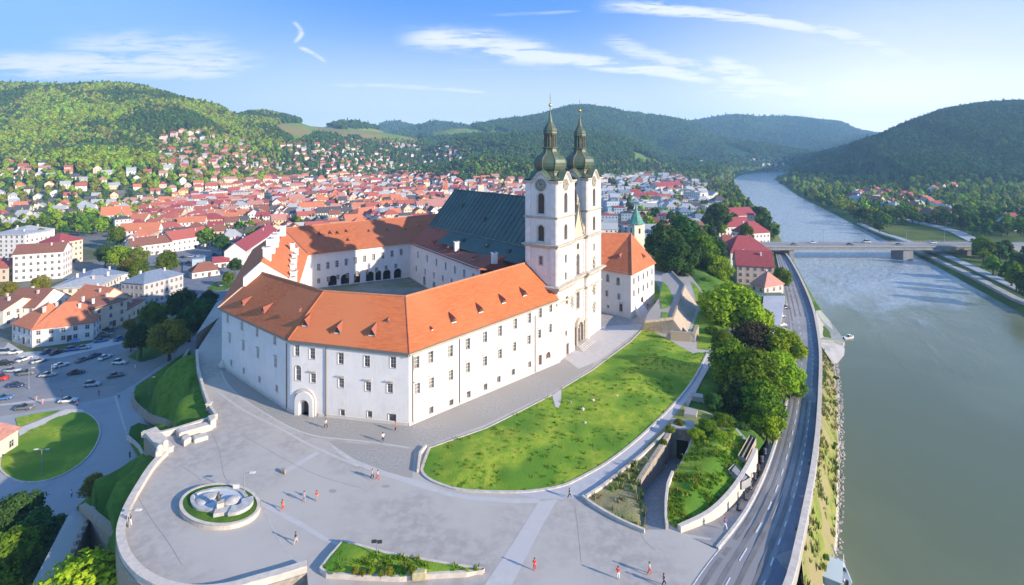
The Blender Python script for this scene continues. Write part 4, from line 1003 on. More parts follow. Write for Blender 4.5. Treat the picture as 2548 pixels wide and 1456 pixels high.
# middle bay
MS0, MS1 = TW, 18.4
w = Wall(FP(MS0, .8, 0), FP(MS1, .8, 0), -.3, 28.5, 28.5); c = w.L/2
w.op += [dict(t=c, z=18.2, w=1.9, h=5.6, k='arch', frame=.45, fm=STONE_TRIM, d=.7), dict(t=c, z=9.2, w=1.9, h=4.6, k='rect', frame=.45, fm=STONE_TRIM, d=.6, hood=1), dict(t=c, z=.4, w=2.6, h=5.2, k='arch', m=WOOD, bars=0, frame=.5, fm=STONE_TRIM, name='portal_door', d=1.0), dict(t=c, z=25.0, w=1.5, h=1.5, k='rect', frame=.3, fm=STONE_TRIM, bars=0)]
w.build('facade_wall', CHURCH); w.fill(); FW = w
mb = MB()
for z, out, h in ((LEV[1]-.4, 1.2, 1.8), (13.6, .4, .7), (LEV[2]-.3, .7, 1.1)):
    st = ((0, 0), (out*.35, h*.25), (out*.55, h*.5), (out, h*.65), (out, h*.9), (out*.2, h))
    for (o0, h0), (o1, h1) in zip(st[:-1], st[1:]): mb.quad(w.pt(0, z+h0, o0), w.pt(w.L, z+h0, o0), w.pt(w.L, z+h1, o1), w.pt(0, z+h1, o1))
abuild(mb, 'cornice', STONE_TRIM)
mb = MB()
for t in (.2, w.L-1.0):
    for z0, z1 in ((0, 13.5), (18.4, 27.1)):
        p = [w.pt(t, z0, .3), w.pt(t+.8, z0, .3), w.pt(t+.8, z1, .3), w.pt(t, z1, .3), w.pt(t, z0), w.pt(t+.8, z0), w.pt(t+.8, z1), w.pt(t, z1)]; mb.add(p, [[0,1,2,3],[1,5,6,2],[4,0,3,7],[3,2,6,7]])
abuild(mb, 'pilaster', MATS['pilaster_plaster'])
abuild(arch_band(w, c, .0, 3.6, 5.9, 4.6, 7.0, .8), 'portal_arch', STONE_TRIM)
mb = MB()
for dt in (-2.6, 2.6):
    q = w.pt(c+dt, 0, .9); mb.cyl((q.x, q.y, 0), (q.x, q.y, 5.2), .35, .3, 10); mb.cyl((q.x, q.y, 5.2), (q.x, q.y, 5.7), .55, n=8)
abuild(mb, 'portal_columns', STONE_TRIM)
# gable with volutes
gp = []
for u_ in np.linspace(-1, 1, 29):
    a_ = abs(u_); zz = 28.5+8.2*(1-a_)**1.0*(.55+.45*(1-a_))+(.9 if a_ < .12 else 0); gp.append((c+u_*w.L/2*.98, zz))
mb = MB(); mb.poly([w.pt(0, 28.5, .1), w.pt(w.L, 28.5, .1)]+[w.pt(t, z, .1) for t, z in gp[::-1]]); mb.poly(([w.pt(0, 28.5, -.7), w.pt(w.L, 28.5, -.7)]+[w.pt(t, z, -.7) for t, z in gp[::-1]])[::-1])
GB = mat('gable_sandstone', (.56,.47,.34), (.44,.37,.27), 1.5, .9)
for (t0, z0), (t1, z1) in zip(gp[:-1], gp[1:]): mb.quad(w.pt(t0, z0, .35), w.pt(t1, z1, .35), w.pt(t1, z1, -.9), w.pt(t0, z0, -.9)); mb.quad(w.pt(t0, z0-.5, .35), w.pt(t1, z1-.5, .35), w.pt(t1, z1, .35), w.pt(t0, z0, .35))
abuild(mb, 'facade_gable', GB)
mb = MB(); q = w.pt(c, 0, -.2)
mb.lathe([(.5, 36.6), (.45, 37.2), (.25, 37.4), (.38, 37.9), (.36, 38.6), (.14, 38.9), (.2, 39.2), (.02, 39.5)], (q.x, q.y, 0), 8); mb.sm = True
for dt in (-3.2, 3.2):
    q = w.pt(c+dt, 0, .2); mb.lathe([(.45, 28.9), (.3, 29.4), (.4, 30.0), (.3, 30.7), (.12, 31.0), (.18, 31.3), (.02, 31.5)], (q.x, q.y, 0), 8)
abuild(mb, 'gable_statue', GB)
# niches with figures and reliefs on the facade
for (s, z, wd, hh) in ((23.4, 19.5, 1.2, 4.0), (23.4, 12.4, 1.6, 2.8), (8.8, 12.6, 1.2, 2.4), (23.4, 7.8, 1.5, 2.0)):
    mb = MB()
    q = FP(s, -.15, 0); mb.lathe([(.3, z-hh/2+.3), (.42, z-hh/2+.8), (.38, z), (.48, z+hh*.2), (.16, z+hh*.32), (.22, z+hh*.38), (.02, z+hh*.47)], (q.x, q.y, 0), 8); mb.sm = True
    for k in range(8):
        a_ = k*math.pi/4; q = FP(s+wd*.7*math.cos(a_), -.12, 0); mb.box((q.x, q.y, z+hh*.5*math.sin(a_)), (.5, .35, .5), ta)
    abuild(mb, 'facade_statue', STONE_TRIM)
mb = MB()
for k in range(4): a_ = ring_at(MS0+1-k*.35, MS1-1+k*.35, -1.0-k*.5, .7, 0); mb.prism([tuple(p[:2]) for p in a_], 0, .6-.15*k-.003*k)
abuild(mb, 'portal_steps', KERB)
# --- east wing right of the church
e = fn([(28.5,160,13.8),(36.3,153.2,13.8),(48,169.5,13.8),(38,186,13.8),(16,178,13.8)]); rr1, rr2 = Vector((40.3,170,23.4)), Vector((24,170,23.4))
ER = [corner_out(e[i-1], e[i], e[(i+1) % 5], .6) for i in range(5)]
mb = MB(); mb.poly([ER[0], ER[1], rr1, rr2]); mb.poly([ER[1], ER[2], rr1]); mb.poly([ER[2], ER[3], rr1]); mb.poly([ER[3], ER[4], rr2, rr1]); mb.poly([ER[4], ER[0], rr2])
abuild(mb, 'roof', TILE_OLD if False else mat('east_tile', (.50,.15,.06), (.43,.12,.05), .8, .85, .05, 6))
ridge([ER[1], rr1, rr2], .18, RT)
WE1 = Wall(e[0], e[1], -.3, 13.8, 13.8); WE2 = Wall(e[1], e[2], -8, 13.8, 13.8)
for x, y in ((1512,692),(1538,700)): WE1.win(x, y, 1.3, 2.6, 'arch', bars=0)
for x, y in ((1510,730),(1540,738)): WE1.win(x, y, 1.0, 1.9)
WE1.win(1545, 766, 1.3, 2.6, m=WOOD, bars=0, name='door', hood=1); WE1.win(1513, 763, .8, .9, bars=0)
for i in range(5):
    for zz in (11.0, 7.2): WE2.op.append(dict(t=2.2+i*3.9, z=zz-1, w=1.1, h=1.9, k='rect', hood=1))
WE2.op.append(dict(t=9, z=1.2, w=2.0, h=3.4, k='arch', m=DARK, bars=0, frame=.3, name='arcade_arch', d=.8))
for w in (WE1, WE2): w.build('wall', WHITE); w.fill()
for i in (2, 3, 4): Wall(e[i], e[(i+1) % 5], -8, 13.8, 13.8).build('wall', WHITE)
mb = MB(); mb.add([WE2.pt(3, 0, 0), WE2.pt(9, 0, 0), WE2.pt(9, 0, 2.2), WE2.pt(3, 0, 2.2), WE2.pt(3, 3.6, 0), WE2.pt(9, 3.0, 0)], [[3,2,5,4],[0,3,4],[1,5,2]]); abuild(mb, 'buttress', WHITE)
# --- dormers: small wedge roofs with a louvre
def on_plane(px, py, a, b, c):
    n = (b-a).cross(c-a); dr = Vector(((px-W0/2)/F, 1, -(py-HY)/F)); o_ = Vector((0, 0, CZ)); k = (a-o_).dot(n)/dr.dot(n); return o_+dr*k, n.normalized()
def dormer(px, py, pl, s=1.0):
    p, n = on_plane(px, py, *pl)
    if n.z < 0: n = -n
    out = Vector((n.x, n.y, 0)).normalized(); rt = Vector((-out.y, out.x, 0)); k = n.z/math.hypot(n.x, n.y)   # run per rise
    w, hh = 1.15*s, 1.15*s; back = hh*k
    f = p+out*.1
    A_, B_, Cc = f-rt*w/2, f+rt*w/2, f+Vector((0, 0, hh)); D_ = f-out*(back+.55*s)+Vector((0, 0, (back+.55*s)/k)); 
    a2 = A_-rt*.25; b2 = B_+rt*.25
    mb = MB(); mb.poly([a2+out*.25, Cc+out*.25, D_]); mb.poly([Cc+out*.25, b2+out*.25, D_]); 
    r = abuild(mb, 'dormer', TILE_OLD)
    mb = MB(); mb.poly([A_, B_, Cc-Vector((0,0,.12))]); o = abuild(mb, 'shutter', SHUT); o.parent = r; o.location = Vector()
    mb = MB(); mb.quad(A_+out*.04, B_+out*.04, B_+out*.04+Vector((0,0,.2)), A_+out*.04+Vector((0,0,.2))); o = abuild(mb, 'sill', SASH); o.parent = r; o.location = Vector()
PL1, PL2, PL3 = (R0, R1_, K1), (R1_, R2_, K2), (R2_, R3_, K3)
for x, y in ((606,760),(658,778)): dormer(x, y, PL1, 1.1)
for x, y in ((760,812),(840,830),(926,836)): dormer(x, y, PL2, 1.25)
for x, y in ((1129,803),(1196,778),(1253,755),(1305,737)): dormer(x, y, PL3, 1.1)
for x, y, p in ((746,776,PL2),(966,800,PL2),(1075,822,PL3)): dormer(x, y, p, .45)
PLB = (C5, C6, K5)
for x, y in ((795,586),(822,584),(840,584),(862,580),(918,580),(963,577),(1010,576),(1042,568),(866,602)): dormer(x, y, PLB, .9)
PLW = (C6, C7, NP(40, hw+3.2, 23.4))
for x, y in ((1078,606),(1092,616),(1110,622),(1180,646)): dormer(x, y, PLW, .8)
PE = (ER[0], ER[1], rr1); dormer(1541, 641, PE, .9); dormer(1603, 643, (ER[1], ER[2], rr1), .9)
# chimneys of the west wing
PWI = (KG, C0, C5)
def chimney(p, s=(1.3, 1.1, 2.4), m=WHITE):
    mb = MB(); mb.box((p.x, p.y, p.z+s[2]*.2), s, .35); mb.box((p.x, p.y, p.z+s[2]*.7+.1), (s[0]*1.25, s[1]*1.25, .2), .35); r = abuild(mb, 'chimney', m)
    mb = MB(); mb.box((p.x, p.y, p.z+s[2]*.7+.22), (s[0]*.6, s[1]*.6, .06), .35); o = abuild(mb, 'flue', DARK); o.parent = r; o.location = Vector()
for x, y, sc_ in ((665,640,1.5),(674,620,1.7),(684,606,1.5),(688,596,1.2),(728,620,1),(738,630,.9),(733,648,1.1),(731,662,1.2),(728,674,1),(731,696,1.3),(729,708,1.1),(704,580,1.3)):
    p, n = on_plane(x, y, *PWI); chimney(p, (1.25*sc_, 1.05*sc_, 2.3*sc_))
for x, y in ((1136,618),(1230,648)): p, n = on_plane(x, y, *PLW); chimney(p, (1.3, 1.3, 2.6))
# ================================================================== river road
def zroad(py):
    return float(np.interp(py, [560, 820, 900, 1000, 1100, 1200, 1300, 1345, 1700], [-11, -10.6, -9.4, -6.8, -4.2, -1.9, -.3, -.03, -.03]))
def TR(pts, dz=0): return [P(p[0], p[1], zroad(p[1])+dz) if True else None for p in pts]
road_l = [(1560,1700),(1700,1480),(1752,1405),(1805,1342),(1850,1282),(1882,1225),(1908,1165),(1930,1100),(1950,1030),(1963,960),(1970,880),(1966,820),(1957,770),(1945,705),(1934,650),(1926,615)]
road_r = [(1850,1700),(1948,1470),(1974,1375),(1998,1265),(2018,1160),(2030,1060),(2036,960),(2037,880),(2030,820),(2018,765),(1994,705),(1968,655),(1940,615)]
RL, RRt = cr(TR(road_l), 4), cr(TR(road_r), 4)
zone('river_road', RL+RRt[::-1], ROAD, step=6)
# pavement between road and parapet on the water side (the wall's bluish shade put into its colour)
def lerp_line(f, n=60, up=.012):
    """line running along the road, f from 0 (land side) to 1 (water side)"""
    def res(L, n):
        d = [0]
        for a, b in zip(L[:-1], L[1:]): d.append(d[-1]+(b-a).length)
        o = []
        for k in range(n):
            t = d[-1]*k/(n-1); i = max(0, min(len(L)-2, int(np.searchsorted(d, t))-1)); q = (t-d[i])/max(d[i+1]-d[i], 1e-6); o.append(L[i].lerp(L[i+1], q))
        return o
    A, B = res(RL, n), res(RRt, n)
    return [a.lerp(b, f)+Vector((0, 0, up)) for a, b in zip(A, B)]
zone('cycle_path', [p for p in lerp_line(.80)]+[p for p in lerp_line(.995)][::-1], mat('cycle_asphalt_shade', (.155,.165,.20), (.19,.20,.235), .6, .85, c3=(.14,.15,.19), s3=.08))
def dashes(name, line, w, on, off, up=.02):
    mb = MB(); acc = 0; cur = []
    for a, b in zip(line[:-1], line[1:]):
        L = (b-a).length; k = max(1, int(L/.5))
        for i in range(k):
            p = a.lerp(b, i/k); ph = acc % (on+off); acc += L/k
            if ph < on: cur.append(p)
            else:
                if len(cur) > 1: ribbon(mb, [Vector((q[0], q[1], q[2]+up)) for q in cur[::max(1, len(cur)//3)]+[cur[-1]]], w, 0, 0)
                cur = []
    if len(cur) > 1: ribbon(mb, [Vector((q[0], q[1], q[2]+up)) for q in cur], w, 0, 0)
    return tag(mb.build(name, PAINT), kind='structure')
dashes('lane_marking', lerp_line(.385, 120), .16, 3.2, 3.2)
dashes('lane_marking', lerp_line(.775, 120), .16, 2.2, 2.2)
dashes('lane_marking', lerp_line(.04, 120), .14, 400, 1)
dashes('tyre_track', lerp_line(.52, 80), .05, 9, 20)
# tyre-polished strips
for f in (.14, .30, .50, .68):
    mb = MB(); ribbon(mb, lerp_line(f, 90, .008), .55, 0, 0); tag(mb.build('worn_lane_strip', mat('worn_asphalt', (.20,.19,.185), (.155,.145,.14), .35, .8)), kind='structure')
# river wall along the road
rw = lerp_line(1.0, 110, 0)
parapet(offs(rw, -.45), .8, .95, 'long pale stone river wall on the water side of the road', (COPE, CONC), base=-1.2)
# pavement on the land side
side_in = [Vector((p[0], p[1], zroad(1350-(1350-1090)*i/max(1, len(knoll_w)-1))-.1)) for i, p in enumerate(knoll_w)]
side_in += TR([(1908,1092),(1925,1040),(1942,965),(1950,890)], -.02)
so_ = [p+Vector((0, 0, .1)) for p in lerp_line(0, 90, 0) if side_in[0].y-3.5 < p.y < side_in[-1].y+1]
zone('pavement', side_in+so_[::-1], mat('pavement_flags', (.32,.30,.285), (.27,.255,.245), .9, .9, c3=(.36,.33,.30), s3=.15), dz=.06)
mb = MB(); ribbon(mb, [p+Vector((0,0,.08)) for p in so_], .35, -.2, .1); tag(mb.build('kerb', KERB), 'pale kerb between the pavement and the river road below the knoll', 'kerb')
# slope under the trees between the hill and the road
slope = [Vector((p[0], p[1], -.15)) for p in [knoll_w[-1]]+east_e]+T([(1740,640,-10.6),(1830,700,-10.6),(1893,760,-10.6),(1902,850,-10.2),(1930,930,-9)])+TR([(1938,965),(1925,1040),(1908,1092)], -.1)
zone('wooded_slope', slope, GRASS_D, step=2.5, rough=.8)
# car park beside the road
zone('car_park', T([(1898,742,-10.9),(1958,742,-10.9),(1968,820,-10.5),(1971,880,-9.6),(1955,905,-9.6),(1905,880,-10.2)]), mat('car_park_tar', (.23,.215,.22), (.19,.18,.19), .5, .9), step=5, dz=.1)
# grassy river bank with a band of riprap
bank_w = [(1900,1700),(2048,1456),(2072,1400),(2080,1300),(2082,1200),(2084,1100),(2082,1010),(2076,940),(2066,900),(2052,868)]
bl = [p+Vector((0, 0, -.4)) for p in lerp_line(1.0, 90, 0) if p.y < P(2037, 862, -10).y]
bw = cr([P(a, b, ZW+.7) for a, b in bank_w], 3)
zone('river_bank', bl+bw[::-1], GRASSY, step=1.6, rough=.7)
bw2 = cr([P(a, b, ZW-.6) for a, b in [(1920,1700),(2075,1456),(2086,1400),(2093,1300),(2095,1200),(2097,1100),(2094,1005),(2087,935),(2078,897),(2060,868)]], 3)
zone('stony_shore', bw+bw2[::-1], mat('shore_stone', (.48,.43,.38), (.32,.29,.26), 1.5, .95, .4, 3), step=1.2, rough=.5)
# upstream bank behind the slipway
zone('river_bank', [p+Vector((0,0,-.4)) for p in lerp_line(1.0, 90, 0) if p.y > P(2018, 768, -10).y]+[P(a, b, ZW-.4) for a, b in [(1953,612),(1962,640),(1990,685),(2014,722),(2038,765),(2062,800),(2040,795)]], GRASS_D, step=4, rough=.9)
# concrete slipway
sw = [P(2030,780,-11),P(2042,778,-12),P(2066,806,ZW-.1),P(2088,835,ZW-.1),P(2102,858,ZW-.1),P(2098,862,-13),P(2076,855,-12),P(2036,852,-10.6)]
zone('slipway', sw, mat('slip_concrete', (.34,.34,.31), (.26,.265,.25), .5, .9, c3=(.30,.31,.26), s3=.15), step=3, dz=1.0, skirt=2)
sw = [P(2038,855,-10.7),P(2078,857,-12.1),P(2099,864,-13.2),P(2102,872,ZW-.1),P(2100,885,ZW-.1),P(2084,905,ZW-.1),P(2068,900,-12.6),P(2050,874,-11.2)]
zone('slipway', sw, mat('slip_concrete2', (.36,.36,.37), (.30,.30,.32), .5, .9, c3=(.30,.29,.28), s3=.15), step=3, dz=.35, skirt=1)
# ================================================================== bridge
br = empty('road_bridge', (180, 310, -6)); tag(br, 'long flat grey concrete road bridge crossing the river on wall piers', 'bridge')
def BB(mb, name, m): return mb.build(name, m, br, loc=-br.location)
bx0, bx1, by0, by1, bz = 150, 288, 303, 317, -5.2
mb = MB(); mb.box(((bx0+bx1)/2, (by0+by1)/2, bz-.35), (bx1-bx0, by1-by0, .7)); BB(mb, 'deck', CONC)
mb = MB()
for y in (by0+1.6, by1-1.6): mb.box(((bx0+bx1)/2, y, bz-1.6), (bx1-bx0, 2.2, 1.9))
BB(mb, 'girder', mat('bridge_concrete', (.30,.29,.28), (.22,.22,.22), .3, .9, stretch=(1,1,3)))
mb = MB(); mb.box(((bx0+bx1)/2, (by0+by1)/2, bz+.03), (bx1-bx0, by1-by0-3.4, .06)); BB(mb, 'roadway', ROAD)
mb = MB()
for y in (by0+.15, by1-.15):
    mb.box(((bx0+bx1)/2, y, bz+1.0), (bx1-bx0, .06, .06)); mb.box(((bx0+bx1)/2, y, bz+.55), (bx1-bx0, .04, .04)); mb.box(((bx0+bx1)/2, y, bz+.12), (bx1-bx0, .3, .25))
    for x in np.arange(bx0, bx1, 3): mb.box((x, y, bz+.5), (.12, .12, 1.0))
BB(mb, 'railing', STEEL)
for x, wd in ((169.5, 2.6), (240, 5.5), (277, 2)):
    mb = MB(); mb.prism([(x-wd/2, by0+1.5), (x+wd/2, by0+1.0), (x+wd/2+1.5, by1-1), (x-wd/2+.6, by1-1.5)], ZW-3, bz-2.5); BB(mb, 'pier', CONC)
# ramp and embankment carrying the road on to the far side
def road_on_terrain(name, pts, w, m, z=None, up=.35):
    q = []
    x, y, h, ok = hit([p[0] for p in pts], [p[1] for p in pts])
    L = cr([Vector((a, b, c+up)) for a, b, c in zip(x, y, h)], 8)
    for p in L: p.z = float(TH(p.x, p.y))+up
    mb = MB(); ribbon(mb, L, w, -1.2, 0); return tag(mb.build(name, m), kind='structure')
rd = cr([Vector(v) for v in ((286,310,-5.3),(310,311,-5.4),(345,315,-5.6),(400,325,-5.5),(470,345,-5))], 5)
mb = MB(); ribbon(mb, rd, 12, -7, 0); tag(mb.build('embankment_road', mat('far_road', (.30,.30,.31), (.25,.25,.25), .1, .9)), kind='structure')
GREYR = mat('far_track', (.42,.42,.42), (.36,.36,.35), .1, .9)
road_on_terrain('far_bank_road', [(2430,602),(2405,590),(2380,578),(2340,566),(2280,553),(2220,540),(2170,528)], 9, GREYR)
road_on_terrain('towpath', [(2590,745),(2520,712),(2450,680),(2380,648),(2310,618),(2250,598),(2190,578),(2140,556)], 5, GREYR)
road_on_terrain('towpath', [(2600,770),(2530,742),(2460,706),(2400,676),(2330,644),(2262,614)], 3.5, mat('bank_gravel', (.40,.38,.35), (.33,.32,.30), .3, .95), up=.2)
# ================================================================== lower town: streets
def low(name, pts, m, dz=0, z=ZT, smooth=0, **k):
    o = T(pts, z+.3+dz); 
    if smooth: o = cr(o, smooth, True)
    return zone(name, o, m, **k)
low('market_street', [(-250,1290),(-250,850),(20,850),(60,876),(150,872),(240,850),(300,838),(330,872),(352,898),(385,885),(440,868),(482,838),(545,788),(640,700),(640,820),(560,900),(470,1000),(440,1050),(420,1120),(380,1190),(300,1230),(200,1290),(150,1330),(60,1350),(-100,1400)], STREET, step=12)
low('lane', [(-250,1048),(0,1036),(150,1012),(290,985),(335,955),(420,895),(482,845),(545,790),(640,720),(640,860),(520,960),(470,1000),(440,1050),(420,1120),(380,1190),(300,1230),(230,1290),(100,1400),(-250,1350)], mat('lane_paving', (.33,.335,.35), (.29,.295,.31), .25, .9, c3=(.345,.345,.355), s3=.05), .01, step=12)
low('pavement', [(20,852),(60,876),(150,872),(240,850),(300,842),(310,852),(245,868),(150,890),(60,896),(10,868)], PAVE_L, .012)
low('sand_strip', [(170,942),(290,912),(330,925),(300,955),(230,968),(150,968)], mat('dusty_tar', (.30,.285,.27), (.24,.235,.23), .15, .9), .008)
low('kerb_line', [(0,1010),(0,1006),(150,988),(160,994)], LINE, .02)
low('kerb_line', [(283,985),(290,985),(318,1080),(312,1080)], LINE, .03)
low('market_square', [(455,770),(455,655),(400,662),(330,664),(200,700),(190,680),(330,640),(420,622),(520,600),(600,598),(640,640),(640,700),(560,800),(520,790),(480,790)], mat('square_paving', (.20,.21,.235), (.17,.18,.20), .2, .9), .006, step=14)
low('street_grass', [(515,716),(540,700),(575,696),(600,700),(560,722),(530,724)], GRASS_D, .05)
def lawn_low(name, pts, lab, kerb=.3, up=.15, m=GRASS, sm=5, rough=.25):
    o = cr(T(pts, ZT+.3+up), sm, True) if sm else T(pts, ZT+.3+up)
    zone(name, o, m, step=1.5, rough=rough); mb = MB(); ribbon(mb, o, kerb, -.25, .06, True)
    tag(mb.build('kerb', KERB), lab, 'kerb')
lawn_low('oval_lawn', [(0,1163),(28,1189),(62,1199),(110,1196),(165,1176),(215,1140),(243,1098),(248,1066),(236,1042),(210,1026),(180,1024),(120,1046),(45,1085),(10,1120)], 'thin pale kerb round the large oval lawn at the left')
low('path', [(40,1068),(100,1045),(165,1018),(205,1018),(212,1026),(178,1026),(120,1052),(52,1088)], mat('white_gravel', (.62,.57,.50), (.52,.48,.42), 1, .95), .22)
low('grass_verge', [(38,1040),(90,1028),(150,1020),(140,1026),(95,1044),(45,1063)], GRASS, .16, step=3, rough=.2)
low('grass_verge', [(318,888),(355,862),(380,862),(440,850),(470,838),(440,868),(385,892),(352,900)], GRASS_D, .12, step=3, rough=.2)
# green slope between the street and the plaza rim
sl = [Vector((p[0], p[1], -.35)) for p in plaza_l[2:]]+[P(440,1077,-2.0), P(400,1060,-10), P(360,1037,ZT+.5), P(335,1012,ZT+.5), P(331,985,ZT+.5), P(338,960,ZT+.5), P(380,932,ZT+.5), P(425,902,ZT+.5), P(468,872,ZT+.5)]
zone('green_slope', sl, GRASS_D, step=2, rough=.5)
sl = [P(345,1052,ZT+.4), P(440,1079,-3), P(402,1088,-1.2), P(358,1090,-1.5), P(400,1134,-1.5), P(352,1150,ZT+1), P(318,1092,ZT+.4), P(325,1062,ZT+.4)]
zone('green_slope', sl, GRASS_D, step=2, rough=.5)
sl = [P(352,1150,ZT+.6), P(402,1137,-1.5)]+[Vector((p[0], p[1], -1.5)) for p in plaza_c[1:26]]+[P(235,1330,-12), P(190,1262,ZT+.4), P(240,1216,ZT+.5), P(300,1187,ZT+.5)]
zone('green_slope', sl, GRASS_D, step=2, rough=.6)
mb = MB(); ribbon(mb, cr([P(330,988,ZT+.5), P(334,1010,ZT+.5), P(360,1035,ZT+.8), P(400,1056,-9.5), P(436,1068,-4)], 4), .6, -.6, 1.4)
tag(mb.build('stone_wall', STONE), 'grey stone wall curving along the foot of the green slope', 'wall')
mb = MB(); ribbon(mb, cr([P(470,874,ZT+6), P(440,925,-9), P(405,985,-10), P(398,1030,-10)], 5), .8, -.6, .8)
tag(mb.build('stone_wall', STONE), 'dark low wall running diagonally down the green slope', 'wall')
mb = MB(); ribbon(mb, cr([P(316,1092,ZT+.4), P(345,1118,ZT+.6), P(360,1150,ZT+.9)], 4), .4, -.4, .9)
tag(mb.build('low_wall', COPE), 'thin white railing wall beside the lane under the plaza gate', 'wall')
# ruined bastion at the lower left
rb = empty('ruined_bastion', P(205,1275,-6)); tag(rb, 'weathered stone bastion with two sloping arms at the lower left', 'ruin')
def RB(mb, n, m): return mb.build(n, m, rb, loc=-rb.location)
mb = MB(); a, b = P(205,1268,-5.2), P(110,1475,-5.8); d = (b-a).normalized(); nn = Vector((-d.y, d.x, 0))*1.5
mb.prism([tuple((a+nn)[:2]), tuple((b+nn)[:2]), tuple((b-nn)[:2]), tuple((a-nn)[:2])], ZT, -5.6); RB(mb, 'wall', STONE)
mb = MB(); mb.prism([tuple((a+nn*1.08)[:2]), tuple((b+nn*1.08)[:2]), tuple((b-nn*1.08)[:2]), tuple((a-nn*1.08)[:2])], -5.6, -5.3); RB(mb, 'coping', CONC)
for k in range(9):
    mb = MB(); p = a.lerp(b, .12+k*.1)+nn*.9; mb.box((p.x, p.y, -5.0), (.6, .5, .5), .4+k); RB(mb, 'stone_block', STONE)
mb = MB(); A_, B_, C_, D_ = P(205,1262,-5), P(292,1330,-2.5), P(288,1398,-5.5), P(195,1305,-11)
mb.poly([A_, D_, C_, B_]); mb.poly([A_, B_, B_-Vector((0,0,14)), A_-Vector((0,0,14))]); RB(mb, 'sloping_wall', STONE)
mb = MB(); ribbon(mb, [A_, B_], .8, -.5, .5); RB(mb, 'wall_top', STONE)
mb = MB(); mb.poly([P(200,1268,-5.3), P(230,1258,-6), P(292,1325,-2.6)]); RB(mb, 'stone_roof', STONE)
# ================================================================== houses
rng = random.Random(7)
def wallm(n, c): return mat('wall_'+n, c, tuple(x*.88 for x in c), .4, .9)
WM = {'white': wallm('white', (.78,.74,.70)), 'cream': wallm('cream', (.74,.66,.52)), 'yellow': wallm('yellow', (.72,.56,.30)), 'pink': wallm('pink', (.70,.52,.47)),
      'grey': wallm('grey', (.50,.49,.48)), 'pale blue': wallm('pale_blue', (.42,.52,.60)), 'peach': wallm('peach', (.76,.58,.42)), 'ochre': wallm('ochre', (.55,.42,.24))}
def roofm(n, c): return mat('roof_'+n, c, tuple(x*.75 for x in c), .9, .85, stretch=(1,1,2), c3=tuple(x*.9 for x in c), s3=.2)
RM = {'red': roofm('red', (.43,.12,.09)), 'orange': roofm('orange', (.58,.20,.10)), 'brown': roofm('brown', (.26,.11,.075)), 'dark grey': roofm('dark_grey', (.10,.095,.10)),
      'light grey': roofm('light_grey', (.42,.43,.44)), 'blue grey': roofm('blue_grey', (.20,.25,.33)), 'crimson': roofm('crimson', (.34,.07,.08)), 'dusky pink': roofm('dusky_pink', (.50,.24,.19))}
PANE = mat('house_pane', (.06,.065,.08), rough=.2, spec=.6)
def house_mesh(w, d, h, rise, kind, windows=True, storey=3.0, over=.4, below=3.0, dens=1.0):
    """(wall MB, roof MB, ridge height) about the origin; long side along x"""
    mw, mr = MB(), MB(); x, y = w/2, d/2
    b = [(-x,-y),(x,-y),(x,y),(-x,y)]
    for i in range(4):
        p, q = b[i], b[(i+1) % 4]; mw.quad((*p, -below), (*q, -below), (*q, h), (*p, h))
    e = over; k = rise/y if y else 1
    if kind == 'gable':
        for s in (-1, 1): mw.poly([(s*x, -y*s, h), (s*x, y*s, h), (s*x, 0, h+rise)])
        lo = h-e*k*.7
        mr.quad((-x-e,-y-e,lo), (x+e,-y-e,lo), (x+e,0,h+rise), (-x-e,0,h+rise)); mr.quad((x+e,y+e,lo), (-x-e,y+e,lo), (-x-e,0,h+rise), (x+e,0,h+rise))
        mr.quad((-x-e,-y-e,lo-.25), (x+e,-y-e,lo-.25), (x+e,-y-e,lo), (-x-e,-y-e,lo)); mr.quad((x+e,y+e,lo-.25), (-x-e,y+e,lo-.25), (-x-e,y+e,lo), (x+e,y+e,lo))
        for s in (-1, 1): mr.poly([(s*(x+e), -s*(y+e), lo-.25), (s*(x+e), 0, h+rise-.25), (s*(x+e), 0, h+rise), (s*(x+e), -s*(y+e), lo)]); mr.poly([(s*(x+e), 0, h+rise-.25), (s*(x+e), s*(y+e), lo-.25), (s*(x+e), s*(y+e), lo), (s*(x+e), 0, h+rise)])
    elif kind == 'hip':
        r = max(x-y*.9, .3); lo = h-.2
        mr.quad((-x-e,-y-e,lo), (x+e,-y-e,lo), (r,0,h+rise), (-r,0,h+rise)); mr.quad((x+e,y+e,lo), (-x-e,y+e,lo), (-r,0,h+rise), (r,0,h+rise))
        mr.poly([(x+e,-y-e,lo), (x+e,y+e,lo), (r,0,h+rise)]); mr.poly([(-x-e,y+e,lo), (-x-e,-y-e,lo), (-r,0,h+rise)])
        mr.prism([(-x-e,-y-e),(x+e,-y-e),(x+e,y+e),(-x-e,y+e)], lo-.25, lo-.01)
    else:
        mr.prism([(-x-.2,-y-.2),(x+.2,-y-.2),(x+.2,y+.2),(-x-.2,y+.2)], h, h+.5); mr.prism([(-x*.4,-y*.4),(x*.1,-y*.4),(x*.1,y*.3),(-x*.4,y*.3)], h+.5, h+1.8)
    if windows:
        ns = max(1, int((h+.6)//storey))
        for (p, q) in ((b[0], b[1]), (b[1], b[2]), (b[2], b[3]), (b[3], b[0])):
            L = math.hypot(q[0]-p[0], q[1]-p[1]); n = max(1, int(L/2.7*dens)); dx, dy = (q[0]-p[0])/L, (q[1]-p[1])/L; nx, ny = dy*.03, -dx*.03
            for s in range(ns):
                z0 = .9+s*(h-.2)/ns; z1 = z0+1.35
                for i in range(n):
                    t = L*(i+.5)/n; a = (p[0]+dx*(t-.5)+nx, p[1]+dy*(t-.5)+ny); c = (p[0]+dx*(t+.5)+nx, p[1]+dy*(t+.5)+ny)
                    mw.quad((*a, z0), (*c, z0), (*c, z1), (*a, z1), 1)
    return mw, mr
HOUSES = []      # (root, x, y, attributes)
